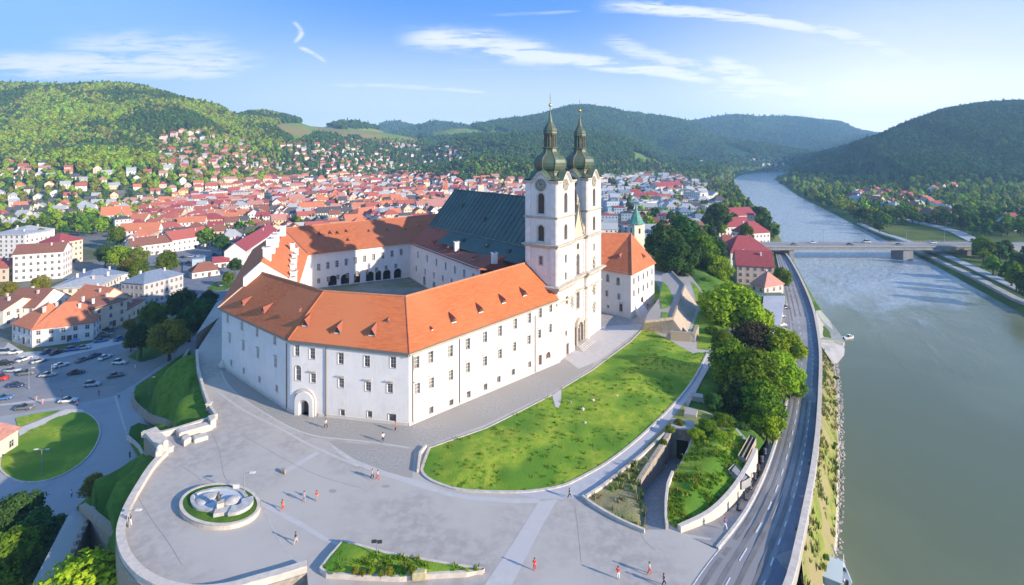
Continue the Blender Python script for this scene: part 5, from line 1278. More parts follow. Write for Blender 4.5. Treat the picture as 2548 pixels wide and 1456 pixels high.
def chimney_mesh(x, y, z):
    m = MB(); m.box((x, y, z), (.7, .6, 1.8)); m.box((x, y, z+.95), (.9, .8, .15)); return m
protos = {}
def make_house(x, y, z, rz, w, d, h, rise, kind, wc, rc, label=None, group=None, chims=1, detail=False, cat='house', name='house', dens=1.0, reg=None):
    root = empty(name, (x, y, z), rz)
    tag(root, label, cat, group)
    if detail:
        mw, mr = house_mesh(w, d, h, rise, kind, False); mw.build('wall', WM[wc], root); rf = mr.build('roof', RM[rc], root)
        ns = max(1, int((h+.6)//3.1)); key = (wc,)
        if key not in protos:
            a = MB(); a.box((0, 0, .8), (1.35, .12, 1.75)); f = a.mesh('window', FRAME)
            a = MB(); a.quad((-.5,-.075,.1), (.5,-.075,.1), (.5,-.075,1.5), (-.5,-.075,1.5)); g = a.mesh('pane', PANE)
            a = MB(); a.box((0,-.08,.8), (.07,.02,1.4)); a.box((0,-.08,1.0), (1.0,.02,.07)); s_ = a.mesh('sash', SASH); protos[key] = (f, g, s_)
        f, g, s_ = protos[key]
        sides = [((-w/2,-d/2),(w/2,-d/2),0), ((w/2,-d/2),(w/2,d/2),math.pi/2)] + ([((-w/2,d/2),(-w/2,-d/2),-math.pi/2)] if x > 0 else [((-w/2,d/2),(-w/2,-d/2),-math.pi/2)])
        cnt = 0
        for p, q, a_ in sides:
            L = math.hypot(q[0]-p[0], q[1]-p[1]); n = max(1, int(L/3.1*dens))
            # only sides that face the camera get their own windows
            nx, ny = math.sin(a_+rz), -math.cos(a_+rz)
            if nx*(-x)+ny*(-y) < 0: continue
            for s in range(ns):
                for i in range(n):
                    if cnt >= 60: break
                    t = (i+.5)/n; o = bpy.data.objects.new('window', f); C.objects.link(o); o.parent = root
                    o.location = (p[0]+(q[0]-p[0])*t, p[1]+(q[1]-p[1])*t, .8+s*(h-.3)/ns); o.rotation_euler = (0, 0, a_)
                    c = bpy.data.objects.new('pane', g); C.objects.link(c); c.parent = o; cnt += 1
                    c = bpy.data.objects.new('glazing_bars', s_); C.objects.link(c); c.parent = o
        mb = MB(); mb.box((w*.1, -d/2-.06, 1.1), (1.3, .12, 2.3)); mb.build('door', WOOD, root)
    else:
        mw, mr = house_mesh(w, d, h, rise, kind, True, dens=dens); mw.build('wall', [WM[wc], PANE], root); rf = mr.build('roof', RM[rc], root)
    for i in range(chims):
        cx = (-w*.25, w*.2, w*.38, -w*.4)[i % 4]; cy = (d*.12, -d*.15)[i % 2]
        zz = h+rise*(1-abs(cy)/(d/2))+.4 if kind != 'flat' else h+1.2
        chimney_mesh(cx, cy, zz).build('chimney', WM['white' if (i+int(abs(x))) % 3 else 'pink'], rf)
    if reg: HOUSES.append((root, x, y, z, reg))
    return root
occupied = []
def claim(x, y, r): occupied.append((x, y, r))
def free(x, y, r):
    return all((x-a)**2+(y-b)**2 > (r+c)**2 for a, b, c in occupied)
# --- the larger houses, placed where the photograph shows them: front corners traced on the ground
def big(p0, p1, depth, h, rise, kind, wc, rc, label, z=ZT+.3, chims=2, cat='house', name='house', dens=1.0):
    a, b = P(*p0, z), P(*p1, z); w = (b-a).length; rz = math.atan2(b.y-a.y, b.x-a.x)
    c = (a+b)/2+Vector((-math.sin(rz), math.cos(rz), 0))*depth/2
    r = make_house(c.x, c.y, z, rz, w, depth, h, rise, kind, wc, rc, label, None, chims, True, cat, name, dens)
    n = max(1, int(w/depth+.5))
    for i in range(n):
        q = a.lerp(b, (i+.5)/n)+Vector((-math.sin(rz), math.cos(rz), 0))*depth/2; claim(q.x, q.y, depth*.55)
    return r
big((80,862),(232,842),15,6.2,6.5,'hip','white','orange','two storey white house with an orange hipped roof standing by the parking square', chims=4)
big((30,846),(80,862),15,6.2,6.4,'hip','white','orange','short left wing of the white house with the orange hipped roof')
big((232,830),(316,800),14,9.5,2.2,'hip','peach','brown','tall peach corner house with a flat brown roof behind the parking square', dens=.8)
big((165,800),(236,812),14,8,5.5,'gable','peach','orange','peach house with an orange gabled roof between the white and the tall peach corner houses')
big((120,770),(250,760),22,9,2.5,'hip','cream','light grey','broad block under a pale grey sheet roof behind the peach corner house', chims=3)
big((215,745),(322,720),17,8.5,3.2,'hip','white','blue grey','long house under a blue grey sheet roof left of the columned house')
big((358,764),(456,734),13,10.5,3.4,'hip','grey','blue grey','grey house with tall pilasters under a blue grey roof beside the trees', dens=1.3)
big((316,800),(360,772),10,5,1.5,'hip','peach','brown','low peach annexe between the tall peach house and the columned house', chims=0)
big((2,800),(88,800),16,6,5.5,'gable','white','brown','white gabled house with a dark brown roof behind the orange hipped house')
big((-60,812),(8,815),14,7,3,'gable','cream','brown','cream house cut by the left edge below the brown gabled house')
big((32,700),(156,690),14,14.5,4.2,'gable','white','brown','four storey white tenement with a brown tiled roof', chims=3, dens=1.1)
big((148,660),(206,648),15,14,4.5,'hip','peach','crimson','tall peach tenement with a rounded crimson roof', chims=1, dens=1.1)
big((-30,640),(62,640),20,15,1.5,'hip','white','light grey','big white block with a pale grey roof at the left edge')
big((60,625),(136,612),20,13,3.5,'hip','white','light grey','white block under a pale grey roof with a darker upper roof behind the tenements')
big((-40,700),(20,698),14,7,4,'gable','peach','red','small peach house with a red roof at the left edge beside the tenement')
big((250,552),(322,548),14,6.5,8,'gable','white','orange','white house with a big bright orange gabled roof on the green')
big((286,573),(338,568),12,9.5,2,'hip','white','dark grey','white cube house with a dark flat roof beside the bright orange roof')
big((328,642),(428,628),14,7.5,4.5,'gable','white','brown','long white house with a dull brown roof facing the square', chims=4)
big((428,628),(524,612),15,8.5,5.5,'gable','white','red','long white house with a red roof facing the square', chims=2)
big((350,594),(424,582),12,7,4,'hip','cream','brown','cream house with a weathered brown roof behind the long houses')
big((574,628),(604,634),12,8,3.5,'hip','white','dark grey','narrow white house with a dark grey roof at the corner of the square')
big((612,660),(690,600),12,9,5,'gable','white','crimson','house with a crimson roof close behind the west wing of the abbey')
big((478,694),(548,684),9,3.6,4,'hip','white','brown','low market building with a dark brown hipped roof in the middle of the square', chims=0)
big((530,668),(570,664),8,3.5,2.6,'gable','white','crimson','small shed with a crimson roof on the square behind the market building', chims=0)
big((478,664),(505,662),8,4.5,.6,'flat','pale blue','blue grey','small blue kiosk on the square beside the market building', chims=0)
big((-110,1212),(45,1110),13,4.4,6.5,'hip','cream','dusky pink','yellowish house with a faded pink tile roof at the left edge beside the oval lawn', chims=0)
big((700,566),(742,560),12,6,4,'hip','cream','brown','pale house with a grey brown roof just above the corner of the back wing')
big((778,553),(884,546),15,9,5,'hip','cream','dark grey','long cream school building under a dark grey hipped roof', chims=3, dens=1.3)
big((890,552),(960,543),16,7,6,'hip','white','orange','house with a broad orange roof beside the school building')
big((945,548),(1046,536),18,9,2.5,'hip','white','light grey','large white building under a pale blue grey roof above the back wing')
big((520,500),(566,496),18,12,1,'flat','white','light grey','white flat topped block in the middle of the old town')
big((576,500),(622,498),16,12,1,'flat','grey','blue grey','grey blue slab block beside the white flat topped block')
big((712,478),(742,476),14,14,1,'flat','white','light grey','white tower block rising out of the old town roofs')
big((384,535),(470,525),13,8,5,'gable','white','red','long white house with a red roof in front of the garden slope')
big((480,512),(560,506),13,9,5,'gable','white','red','white row of houses with a red roof below the flat topped blocks')
# right of the church
big((1660,636-30),(1764,608-10),15,7,5.5,'gable','cream','brown','long cream house with a brown gabled roof behind the green capped tower', z=ZR, chims=2)
big((1700,500),(1742,504),16,12,2,'flat','white','light grey','bright white block on the river side of the far quarter', z=ZR)
big((1590,520),(1650,515),18,7,1.5,'flat','white','light grey','low white industrial hall in the far quarter', z=ZR)
big((1640,478),(1700,474),20,9,6,'gable','pink','crimson','long hall with a dark crimson roof in the far quarter', z=ZR)
big((1510,520),(1560,518),16,8,1,'flat','pale blue','blue grey','blue grey hall beside the church tower', z=ZR)
RY = ZR-.1
big((1818,672),(1922,672),17,9.5,7.5,'hip','white','crimson','largest white riverside house with a crimson hipped roof above the road', z=RY, chims=1, dens=.9)
big((1834,706),(1926,712),13,9,6,'gable','pink','crimson','pinkish riverside house with dark crimson roof in front of the largest one', z=RY, chims=2)
big((1868,742),(1902,752),12,6.5,5,'hip','pink','dusky pink','small riverside house with a faded red roof half hidden by trees', z=RY, chims=1)
big((1862,610),(1916,606),15,8,7,'hip','white','crimson','riverside house with a crimson roof at the bridge head', z=RY, chims=1)
big((1790,588),(1870,584),14,7,6,'gable','white','crimson','long riverside house with a crimson roof above the bridge', z=RY, chims=1)
big((1812,560),(1880,556),15,8,6,'gable','pink','crimson','farthest of the crimson roofed riverside houses', z=RY, chims=1)
big((1800,632),(1836,634),12,6,5,'gable','white','red','small white house with a red roof left of the largest riverside house', z=RY, chims=1)
# town tower with a green cap
tp = P(1583, 640, ZR); tw = empty('town_tower', tp, .35); tag(tw, 'slim cream town tower with a green copper cap right of the church', 'tower')
mb = MB(); mb.box((0, 0, 9), (7, 7, 22)); mb.build('wall', WM['cream'], tw)
mb = MB(); mb.lathe([(5.2, 20), (5.0, 20.4), (4.2, 21.2), (3.4, 22.6), (2.6, 24.6), (1.6, 26.6), (.8, 28.2), (.3, 30.5), (.05, 32)], n=8, rot=math.pi/8); mb.build('spire', mat('verdigris', (.12,.34,.26), (.08,.22,.17), .6, .6), tw)
mb = MB()
for a_ in (0, 1, 3): c_, s_ = math.cos(a_*math.pi/2-math.pi/2), math.sin(a_*math.pi/2-math.pi/2); mb.box((c_*3.5, s_*3.5, 16), (1.2 if c_**2 < .5 else .1, 1.2 if s_**2 < .5 else .1, 3)); 
mb.build('window', DARK, tw); claim(tp.x, tp.y, 6)
tp = P(1196, 506, -16); tw = empty('town_tower', tp, .2); tag(tw, 'small cream church tower with a lantern top rising behind the green nave roof', 'tower')
mb = MB(); mb.box((0, 0, 11), (8, 8, 30)); mb.build('wall', WM['cream'], tw)
mb = MB(); mb.lathe([(5.6, 26), (4.2, 27.5), (3, 28.5), (2.6, 30), (2.6, 33), (3, 33.3), (1.5, 35), (.4, 38), (.05, 42)], n=8); mb.build('spire', RM['brown'], tw); claim(tp.x, tp.y, 8)
tp = P(1110, 500, -16); tw = empty('town_tower', tp, .2); tag(tw, 'pointed orange spire rising behind the end of the green nave roof', 'tower')
mb = MB(); mb.box((0, 0, 5), (6, 6, 22)); mb.build('wall', WM['cream'], tw)
mb = MB(); mb.lathe([(4.6, 16), (.1, 36)], n=4, rot=.78); mb.build('spire', RM['orange'], tw)
# --- the many houses of the town
TREEKEEP = []
def skyline(px):
    """top of the abbey in the picture: what lies below it is hidden"""
    return np.interp(px, [540, 545, 605, 660, 692, 705, 1085, 1130, 1315, 1316, 1500, 1501, 1575, 1640, 1641], [2000, 760, 655, 600, 572, 566, 530, 470, 488, 430, 430, 580, 582, 655, 2000])
REG = [ # name, outline, spacing, mix of walls, mix of roofs, label place
  ('old', [(330,640),(300,560),(420,500),(480,470),(640,450),(800,440),(960,436),(1120,440),(1310,455),(1310,570),(1130,600),(1085,600),(700,600),(620,640),(540,600)], 12.5, ('white','white','cream','peach','yellow','white'), ('red','red','orange','dusky pink','brown','crimson','dusky pink','dark grey','orange','light grey'), 'old town'),
  ('slope', [(395,350),(420,332),(470,326),(560,338),(600,352),(640,395),(720,415),(760,432),(700,446),(560,452),(430,480),(400,470),(405,420),(385,400)], 15, ('white','white','cream','peach','pink'), ('dusky pink','red','brown','light grey','orange','dusky pink'), 'hillside quarter'),
  ('villas', [(700,366),(780,362),(900,352),(1000,362),(1130,370),(1150,395),(1120,420),(1000,428),(880,432),(760,428),(720,400)], 17, ('white','pink','cream','white'), ('crimson','dusky pink','brown','red','light grey'), 'villa quarter'),
  ('left', [(-60,405),(70,408),(200,425),(380,435),(400,500),(300,530),(150,545),(-60,600)], 19, ('white','white','cream','peach'), ('red','orange','light grey','dusky pink','dark grey','light grey'), 'garden quarter'),
  ('high', [(60,382),(80,378),(90,392),(70,396)], 20, ('white',), ('orange',), 'wooded hill'),
  ('right', [(1500,440),(1620,432),(1700,445),(1760,470),(1790,505),(1780,555),(1700,600),(1610,620),(1510,600)], 17, ('white','cream','pale blue','grey','white','pale blue'), ('light grey','blue grey','light grey','red','dark grey','crimson','light grey'), 'far quarter'),
  ('bankr', [(2110,490),(2180,478),(2300,495),(2340,520),(2380,560),(2290,548),(2200,520),(2130,505)], 19, ('white','white','pink','pale blue'), ('red','crimson','light grey','brown','red'), 'village across the river'),
  ('bankr2', [(2440,545),(2560,540),(2560,575),(2480,575)], 22, ('white','pink','white'), ('red','light grey','crimson'), 'village at the right edge'),
  ('bankr3', [(2310,470),(2372,466),(2370,478),(2320,480)], 22, ('white',), ('red',), 'slope across the river'),
  ('vfar', [(1800,398),(1870,392),(1960,398),(1960,412),(1890,414),(1810,410)], 22, ('white','white','pink'), ('red','light grey','dusky pink'), 'far village up the valley'),
  ('vfar2', [(1725,398),(1775,392),(1780,406),(1735,410)], 22, ('pink','white'), ('dusky pink','light grey'), 'far village up the valley'),
]
cand = []
rs = np.random.RandomState(5)
for (nm, poly, sp, walls, roofs, place) in REG:
    xs = [p[0] for p in poly]; ys = [p[1] for p in poly]
    n = 9000 if nm in ('old', 'slope', 'villas') else 2500
    px = rs.uniform(min(xs), max(xs), n); v0, v1 = min(ys)-HY, max(ys)-HY
    if v0 > 12: py = HY+1/ (rs.uniform(1/v1, 1/v0, n))       # even over the ground, not over the picture
    else: py = rs.uniform(min(ys), max(ys), n)
    if v0 > 12:
        q = rs.uniform(0, 1, n) < .5; py = np.where(q, rs.uniform(min(ys), max(ys), n), py)
    k = inside(px, py, poly) & (py < skyline(px)+(75 if nm == 'old' else 10)); px, py = px[k], py[k]
    k = ~((np.abs(px-662-(py-480)*.15) < 13) & (py > 478) & (py < 580)); px, py = px[k], py[k]
    x, y, z, ok = hit(px, py)
    for a, b, c, o in zip(x, y, z, ok):
        if o: cand.append((a, b, c, nm, sp, walls, roofs, place))
placed = []; grid = {}
def near(x, y, r):
    g = 30; gx, gy = int(x//g), int(y//g)
    for i in (-1, 0, 1):
        for j in (-1, 0, 1):
            for (a, b, c) in grid.get((gx+i, gy+j), ()):
                if (x-a)**2+(y-b)**2 < max(r, c)**2: return True
    return False
for (x, y, z, nm, sp, walls, roofs, place) in cand:
    s = sp*rng.uniform(.9, 1.3)
    if near(x, y, s) or not free(x, y, 7): continue
    if seg_dist(np.array([x]), np.array([y]), RIVER)[0] < 14 or inside(np.array([x]), np.array([y]), RIVER)[0]: continue
    grid.setdefault((int(x//30), int(y//30)), []).append((x, y, s*.98)); placed.append((x, y, z, nm, s, walls, roofs, place))
placed.sort(key=lambda p: p[1])
def spec(p):
    x, y, z, nm, s, walls, roofs, place = p; r = random.Random(int(x*13+y*7))
    old = nm == 'old'
    w = r.uniform(9, 17) if old else r.uniform(9, 13.5); d = r.uniform(8, 11); h = r.choice((5.8, 6.4, 8.5, 9.2)) if old else r.choice((4.5, 6, 6.5)); rise = r.uniform(3.2, 5)
    kind = r.choice(('gable', 'gable', 'hip')) if nm != 'right' else r.choice(('gable', 'flat', 'hip', 'flat'))
    if nm == 'right': w *= 1.35; d *= 1.2
    if kind == 'flat': rise = .5
    a = .25+.8*float(vnoise(np.array(x), np.array(y), 260, 2))+r.choice((0, 0, math.pi/2))+r.uniform(-.08, .08)
    if r.random() < .06 and old: w *= 1.6; h += 3
    return w, d, h, rise, kind, a, r.choice(walls), r.choice(roofs)
N_IND = 245
vis = [p for p in placed if proj(p[0], p[1], p[2])[1] < skyline(proj(p[0], p[1], p[2])[0])+10]; hid = [p for p in placed if not proj(p[0], p[1], p[2])[1] < skyline(proj(p[0], p[1], p[2])[0])+10]
inds, rest = vis[:N_IND], vis[N_IND:]+hid
rows = {}
for p in inds:
    w, d, h, rise, kind, a, wc, rc = spec(p)
    px, py = proj(p[0], p[1], p[2])
    r_ = make_house(p[0], p[1], p[2], a, w, d, h, rise, kind, wc, rc, None, None, 1 if kind != 'flat' else 0)
    size = 'long ' if w > 16.5 else ('tall ' if h > 8.4 else ('small ' if w < 10.5 and h < 6 else ''))
    place = p[7]
    depth = 'nearest' if p[1] < 360 else ('front' if p[1] < 470 else ('middle' if p[1] < 640 else 'back'))
    key = (size, wc, rc, kind, place, depth); rows.setdefault(key, []).append((px, r_))
ORD = ['first','second','third','fourth','fifth','sixth','seventh','eighth','ninth','tenth','eleventh','twelfth','thirteenth','fourteenth','fifteenth','sixteenth','seventeenth','eighteenth','nineteenth','twentieth']+[str(i)+'th' for i in range(21,60)]
for (size, wc, rc, kind, place, depth), L in rows.items():
    L.sort(key=lambda t: t[0])
    kd = {'gable': 'gabled', 'hip': 'hipped', 'flat': 'flat'}[kind]
    for i, (px, o) in enumerate(L):
        base = f"{size}{wc} house, {kd} {rc} roof, {depth} rows of the {place}"
        if len(L) > 1: base = (f"{ORD[i]} from left of " if i < 70 else 'one of the ')+f"{size}{wc} {kd} {rc} roofed houses, {depth} {place}"
        tag(o, base, 'house', 'houses of the '+place)
acc = {}
allmats = list(WM.values())+list(RM.values())+[PANE]; widx = {k: i for i, k in enumerate(WM)}; ridx = {k: i+len(WM) for i, k in enumerate(RM)}
mb = MB()
for p in rest:
    w, d, h, rise, kind, a, wc, rc = spec(p)
    mw, mr = house_mesh(w, d, h, rise, kind, p[1] < 1100, dens=.6)
    co, si = math.cos(a), math.sin(a)
    tr = lambda v: (p[0]+v[0]*co-v[1]*si, p[1]+v[0]*si+v[1]*co, p[2]+v[2])
    b = len(mb.v)
    for m_, ix in ((mw, widx[wc]), (mr, ridx[rc])):
        b = len(mb.v); mb.v.extend(tr(v) for v in m_.v); mb.f.extend([[b+i for i in f] for f in m_.f]); mb.m.extend([ix if q == 0 else len(allmats)-1 for q in m_.m])
tag(mb.build('distant_houses', allmats), 'hundreds of small distant houses with red and grey roofs spread over the valley', 'houses', None, 'stuff')
print('houses', len(inds), len(rest))
# ================================================================== trees
BARK = mat('bark', (.12,.09,.065), (.07,.055,.04), 2, .95, local=True)
def crown_mesh(name, mats, r=3.5, h=7, base=2.2, n=1500, leaf=.5, lobes=9, seed=0, shape='round'):
    g = np.random.RandomState(seed); lob = []
    for i in range(lobes):
        t = i/(lobes-1); an = i*2.4+g.uniform(-.4, .4)
        if shape == 'cone': rad = r*(1-t)*.55; z = base+h*(.12+.82*t); lr = r*(.55*(1-t)+.18)
        elif shape == 'column': rad = r*.25; z = base+h*(.1+.8*t); lr = r*.62
        else:
            ph = math.acos(1-1.75*t); rad = r*.62*math.sin(ph)*g.uniform(.8, 1.2); z = base+h*.5+h*.34*math.cos(ph)*g.uniform(.85, 1.15); lr = r*g.uniform(.36, .52)
        lob.append((rad*math.cos(an), rad*math.sin(an), z, lr))
    lob = np.array(lob); w = lob[:, 3]**2; k = g.choice(len(lob), n, p=w/w.sum())
    d = g.normal(size=(n, 3)); d /= np.linalg.norm(d, axis=1)[:, None]
    rr = lob[k, 3]*(g.uniform(.35, 1.06, n)**.5)*(1+.14*np.sin(d[:, 0]*7+k)+.10*np.sin(d[:, 2]*9+k*2))
    p = lob[k, :3]+d*rr[:, None]*np.array([1, 1, .85])
    nrm = d+g.normal(size=(n, 3))*.55+np.array([0, 0, .25]); nrm /= np.linalg.norm(nrm, axis=1)[:, None]
    u = np.cross(nrm, g.normal(size=(n, 3))); u /= np.linalg.norm(u, axis=1)[:, None]; v = np.cross(nrm, u)
    s = leaf*g.uniform(.6, 1.35, n)[:, None]
    # each leaf clump is a bent diamond: 2 triangles
    V = np.stack([p-u*s, p-v*s*.7+nrm*s*.18, p+u*s, p+v*s*.7-nrm*s*.1], 1).reshape(-1, 3)
    me = bpy.data.meshes.new(name); F_ = [[4*i, 4*i+1, 4*i+2, 4*i+3] for i in range(n)]
    me.from_pydata(V.tolist(), [], F_)
    for m in (mats if isinstance(mats, (list, tuple)) else [mats]): me.materials.append(m)
    me.update(); return me, lob
def trunk_mesh(name, lob, base, r0):
    mb = MB(); top = base+ (lob[:, 2].mean()-base)*.7
    pts = [Vector((0, 0, -1.2)), Vector((.05*r0, .1, base*.5)), Vector((.1, -.1, base)), Vector((0, 0, top))]; rad = [r0*1.25, r0*.95, r0*.8, r0*.4]
    for a, b, p, q in zip(pts[:-1], pts[1:], rad[:-1], rad[1:]): mb.cyl(a, b, p, q, 7)
    for i in range(0, len(lob), 2):
        c = Vector(lob[i, :3]); s = Vector((0, 0, base*(.8+.04*i))); mid = s.lerp(c, .5)+Vector((0, 0, .3)); mb.cyl(s, mid, r0*.42, r0*.26, 5); mb.cyl(mid, c, r0*.26, r0*.08, 5)
    return mb.mesh(name, BARK)
LG1 = leafmat('leaf_bright', (.32,.42,.022), (.17,.28,.018), .45, .3)
LG2 = leafmat('leaf_mid', (.17,.27,.022), (.09,.17,.018), .45, .4)
LG3 = leafmat('leaf_dark', (.075,.15,.035), (.045,.09,.025), .4, .4)
LG4 = leafmat('leaf_olive', (.22,.25,.035), (.12,.16,.025), .5, .3)
LG5 = leafmat('leaf_brown', (.09,.07,.035), (.045,.04,.02), .5, .3)
LG6 = leafmat('leaf_yellow', (.30,.26,.03), (.18,.17,.02), .5, .2)
LG7 = leafmat('leaf_lemon', (.50,.60,.03), (.24,.36,.02), .7, .2)
TK = {}
def kind(nm, m, **k):
    me, lob = crown_mesh('crown', m, **k); b = k.get('base', 2.2)
    TK[nm] = (me, trunk_mesh('trunk', lob, b, k.get('r', 3.5)*.085))
kind('bright', LG1, r=4, h=8, n=7500, leaf=.235, lobes=13, seed=1)
kind('mid', LG2, r=4, h=8, n=7500, leaf=.235, lobes=12, seed=2)
kind('dark', LG3, r=4, h=8.5, n=7500, leaf=.235, lobes=12, seed=3)
kind('olive', LG4, r=4, h=8, n=7500, leaf=.235, lobes=11, seed=4)
kind('brown', LG5, r=4, h=7, n=6000, leaf=.235, lobes=11, seed=5)
kind('yellow', LG6, r=4, h=7, n=5200, leaf=.24, lobes=9, seed=6)
kind('lemon', LG7, r=4, h=6, n=9000, leaf=.20, lobes=18, seed=8)
kind('conifer', LG3, r=2.6, h=11, base=1.0, n=2600, leaf=.34, lobes=10, seed=7, shape='cone')
kind('far', LG2, r=4, h=8, n=520, leaf=.75, lobes=9, seed=11)
kind('fardark', LG3, r=4, h=8.5, n=520, leaf=.75, lobes=9, seed=12)
kind('farbright', LG1, r=4, h=8, n=520, leaf=.75, lobes=9, seed=13)
KD = {'bright': 'bright green', 'mid': 'mid green', 'dark': 'dark green', 'olive': 'olive green', 'brown': 'reddish brown', 'yellow': 'yellow green', 'lemon': 'lemon green', 'conifer': 'narrow dark', 'far': 'mid green', 'fardark': 'dark green', 'farbright': 'bright green'}
def tree(x, y, z, k, s=1.0, sz=None, rz=None, label=None, group=None, name='tree', cat='tree'):
    r = empty(name, (x, y, z), rng.uniform(0, 6.28) if rz is None else rz); r.scale = (s, s, sz or s*rng.uniform(.9, 1.1))
    for nm, me in (('crown', TK[k][0]), ('trunk', TK[k][1])):
        o = bpy.data.objects.new(nm, me); C.objects.link(o); o.parent = r
    tag(r, label, cat, group); return r
# traced trees: base or crown centre px, crown width px -> size
def ptree(cx, cy, wpx, k, zb, label, tall=1.0, name='tree', cat='tree'):
    """cx, cy: middle of the crown in the photograph; wpx: crown width; zb: ground height"""
    # crown middle sits about 1.1 crown widths above the ground
    d = 100.0
    for _ in range(8):
        wd = wpx*d/F; s = wd/7.4; zc = zb+s*tall*6.2; d = (CZ-zc)*F/(cy-HY)
    x = (cx-W0/2)*d/F
    return tree(x, d, zb, k, s, s*tall, label=label, name=name, cat=cat)
near_r = [ # right hand cluster between the hill and the road
 (1824,768,138,'bright',-9,.9,'large sunlit tree, topmost of the big cluster between the lawn and the road'),
 (1884,800,70,'bright',-10,1.0,'rounded bright tree on the road side just below the topmost big tree'),
 (1868,840,100,'brown',-8,.9,'dark reddish brown tree in the middle of the big riverside cluster'),
 (1950,862,90,'bright',-9,1.0,'bright tree leaning over the road at the widest point of the cluster'),
 (1818,905,110,'mid',-5,1.0,'dark mid green tree beside the footpath in the big cluster'),
 (1880,950,140,'mid',-7,1.0,'broad mid green tree in the heart of the big riverside cluster'),
 (1935,925,100,'bright',-8,1.0,'bright green tree whose crown touches the road in the cluster'),
 (1895,1010,110,'mid',-6,1.0,'tree with deep shadows low in the riverside cluster'),
 (1910,1050,76,'bright',-5.5,1.0,'lowest bright tree of the cluster beside the pavement'),
 (1830,985,90,'dark',-4,.9,'shaded tree low beside the footpath in the cluster'),
 (1800,850,54,'mid',-4,.9,'small mid green tree above the bend of the footpath'),
 (1975,960,60,'mid',-9,.9,'mid green tree hanging over the pavement at the right side of the cluster'),
 (1788,775,60,'olive',-7,1.1,'slender olive tree at the left edge of the cluster behind the lawn'),
 (1775,1000,44,'dark',-1,.8,'small dark tree right beside the lower footpath'),
]
for cx, cy, w, k, zb, tl, lab in near_r: ptree(cx, cy, w, k, zb, lab, tl)
mid_r = [(1652,610,90,'dark',-8,'dark tree at the left end of the grove behind the east wing'),(1700,590,90,'dark',-8,'tallest dark tree of the grove behind the east wing'),(1745,622,80,'mid',-9,'mid green tree at the right end of the grove'),(1690,645,90,'dark',-7,'dark tree low in the grove behind the east wing'),(1735,655,60,'dark',-8,'round dark tree below the right end of the grove'),(1655,650,60,'olive',-5,'olive tree next to the corner of the east wing'),(1785,668,66,'bright',-10,'sunlit tree between the grove and the riverside houses'),(1780,620,50,'dark',-10,'dark tree beside the crimson roofs'),(1770,575,46,'conifer',-11,'pointed dark tree left of the crimson roofs'),(1786,540,60,'dark',-11,'dark crown by the far bend of the houses'),(1858,578,36,'mid',-11,'small round tree between the crimson roofs'),(1946,690,44,'mid',-10.8,'round tree standing beside the road near the pinkish house'),(1625,610,40,'dark',-8,'small dark tree just behind the green capped tower')]
for cx, cy, w, k, zb, lab in mid_r: ptree(cx, cy, w, k, zb, lab)
left_t = [(420,830,80,'yellow',-17.6,'round yellow green tree by the street below the abbey'),(455,760,70,'dark',-17.6,'dark tree beside the columned house'),(380,785,60,'mid',-17.6,'mid green tree in front of the columned house'),(500,790,80,'dark',-17.6,'dark tree close to the corner of the abbey'),(470,800,60,'dark',-17.6,'dark tree between the yellow tree and the abbey'),(350,840,60,'dark',-17.6,'dark shrubby tree behind the small lawn'),(325,850,30,'yellow',-17.6,'small yellow green tree at the street corner'),(322,805,26,'yellow',-17.6,'small yellow tree beside the peach corner house'),(520,745,40,'dark',-17.6,'small dark tree behind the abbey corner'),
 (296,636,52,'bright',-17.6,'bright tree on the left of the park trees'),(344,640,44,'olive',-17.6,'olive tree in the middle of the park trees'),(320,662,44,'yellow',-17.6,'yellowish tree low in the park trees'),(345,672,50,'mid',-17.6,'mid green tree low on the right of the park trees'),(416,650,50,'mid',-17.6,'round green tree alone on the square'),(262,632,40,'dark',-17.6,'dark tree left of the park trees'),(554,606,36,'dark',-17.6,'dark round tree at the top of the square'),(585,660,30,'dark',-17.6,'dark tree beside the west wing of the abbey'),(102,590,34,'olive',-17.6,'round tree between the white block and tenements'),(22,716,36,'yellow',-17.6,'yellow green tree at the left edge below the tenement'),(102,702,36,'yellow',-17.6,'yellow green tree in front of the tenement'),(290,585,40,'mid',-17.6,'tree at the end of the green strip'),(568,690,26,'mid',-17.6,'small tree on the street side of the abbey')]
for cx, cy, w, k, zb, lab in left_t: ptree(cx, cy, w, k, zb, lab)
bl_t = [(40,1290,110,'dark','dark tree at the left edge below the oval lawn'),(95,1330,110,'dark','dark tree next to the ruined bastion'),(25,1390,130,'mid','large mid green tree in the lower left corner'),(105,1420,90,'dark','dark tree beside the walkway of the bastion'),(-20,1330,110,'dark','dark crown cut by the left edge'),(235,1385,80,'olive','olive shrubby tree between the bastion arms')]
for cx, cy, w, k, lab in bl_t: ptree(cx, cy, w, k, ZT, lab, .9)
ptree(205, 1475, 270, 'lemon', -15, 'big lemon green tree crown in front of the plaza wall at the bottom', .8)
ptree(240, 1205, 60, 'yellow', -16, 'thin yellow green tree with visible branches above the bastion', 1.0)
ptree(275, 1240, 46, 'dark', -12, 'dark bushy tree between the lane and the plaza parapet', .8)
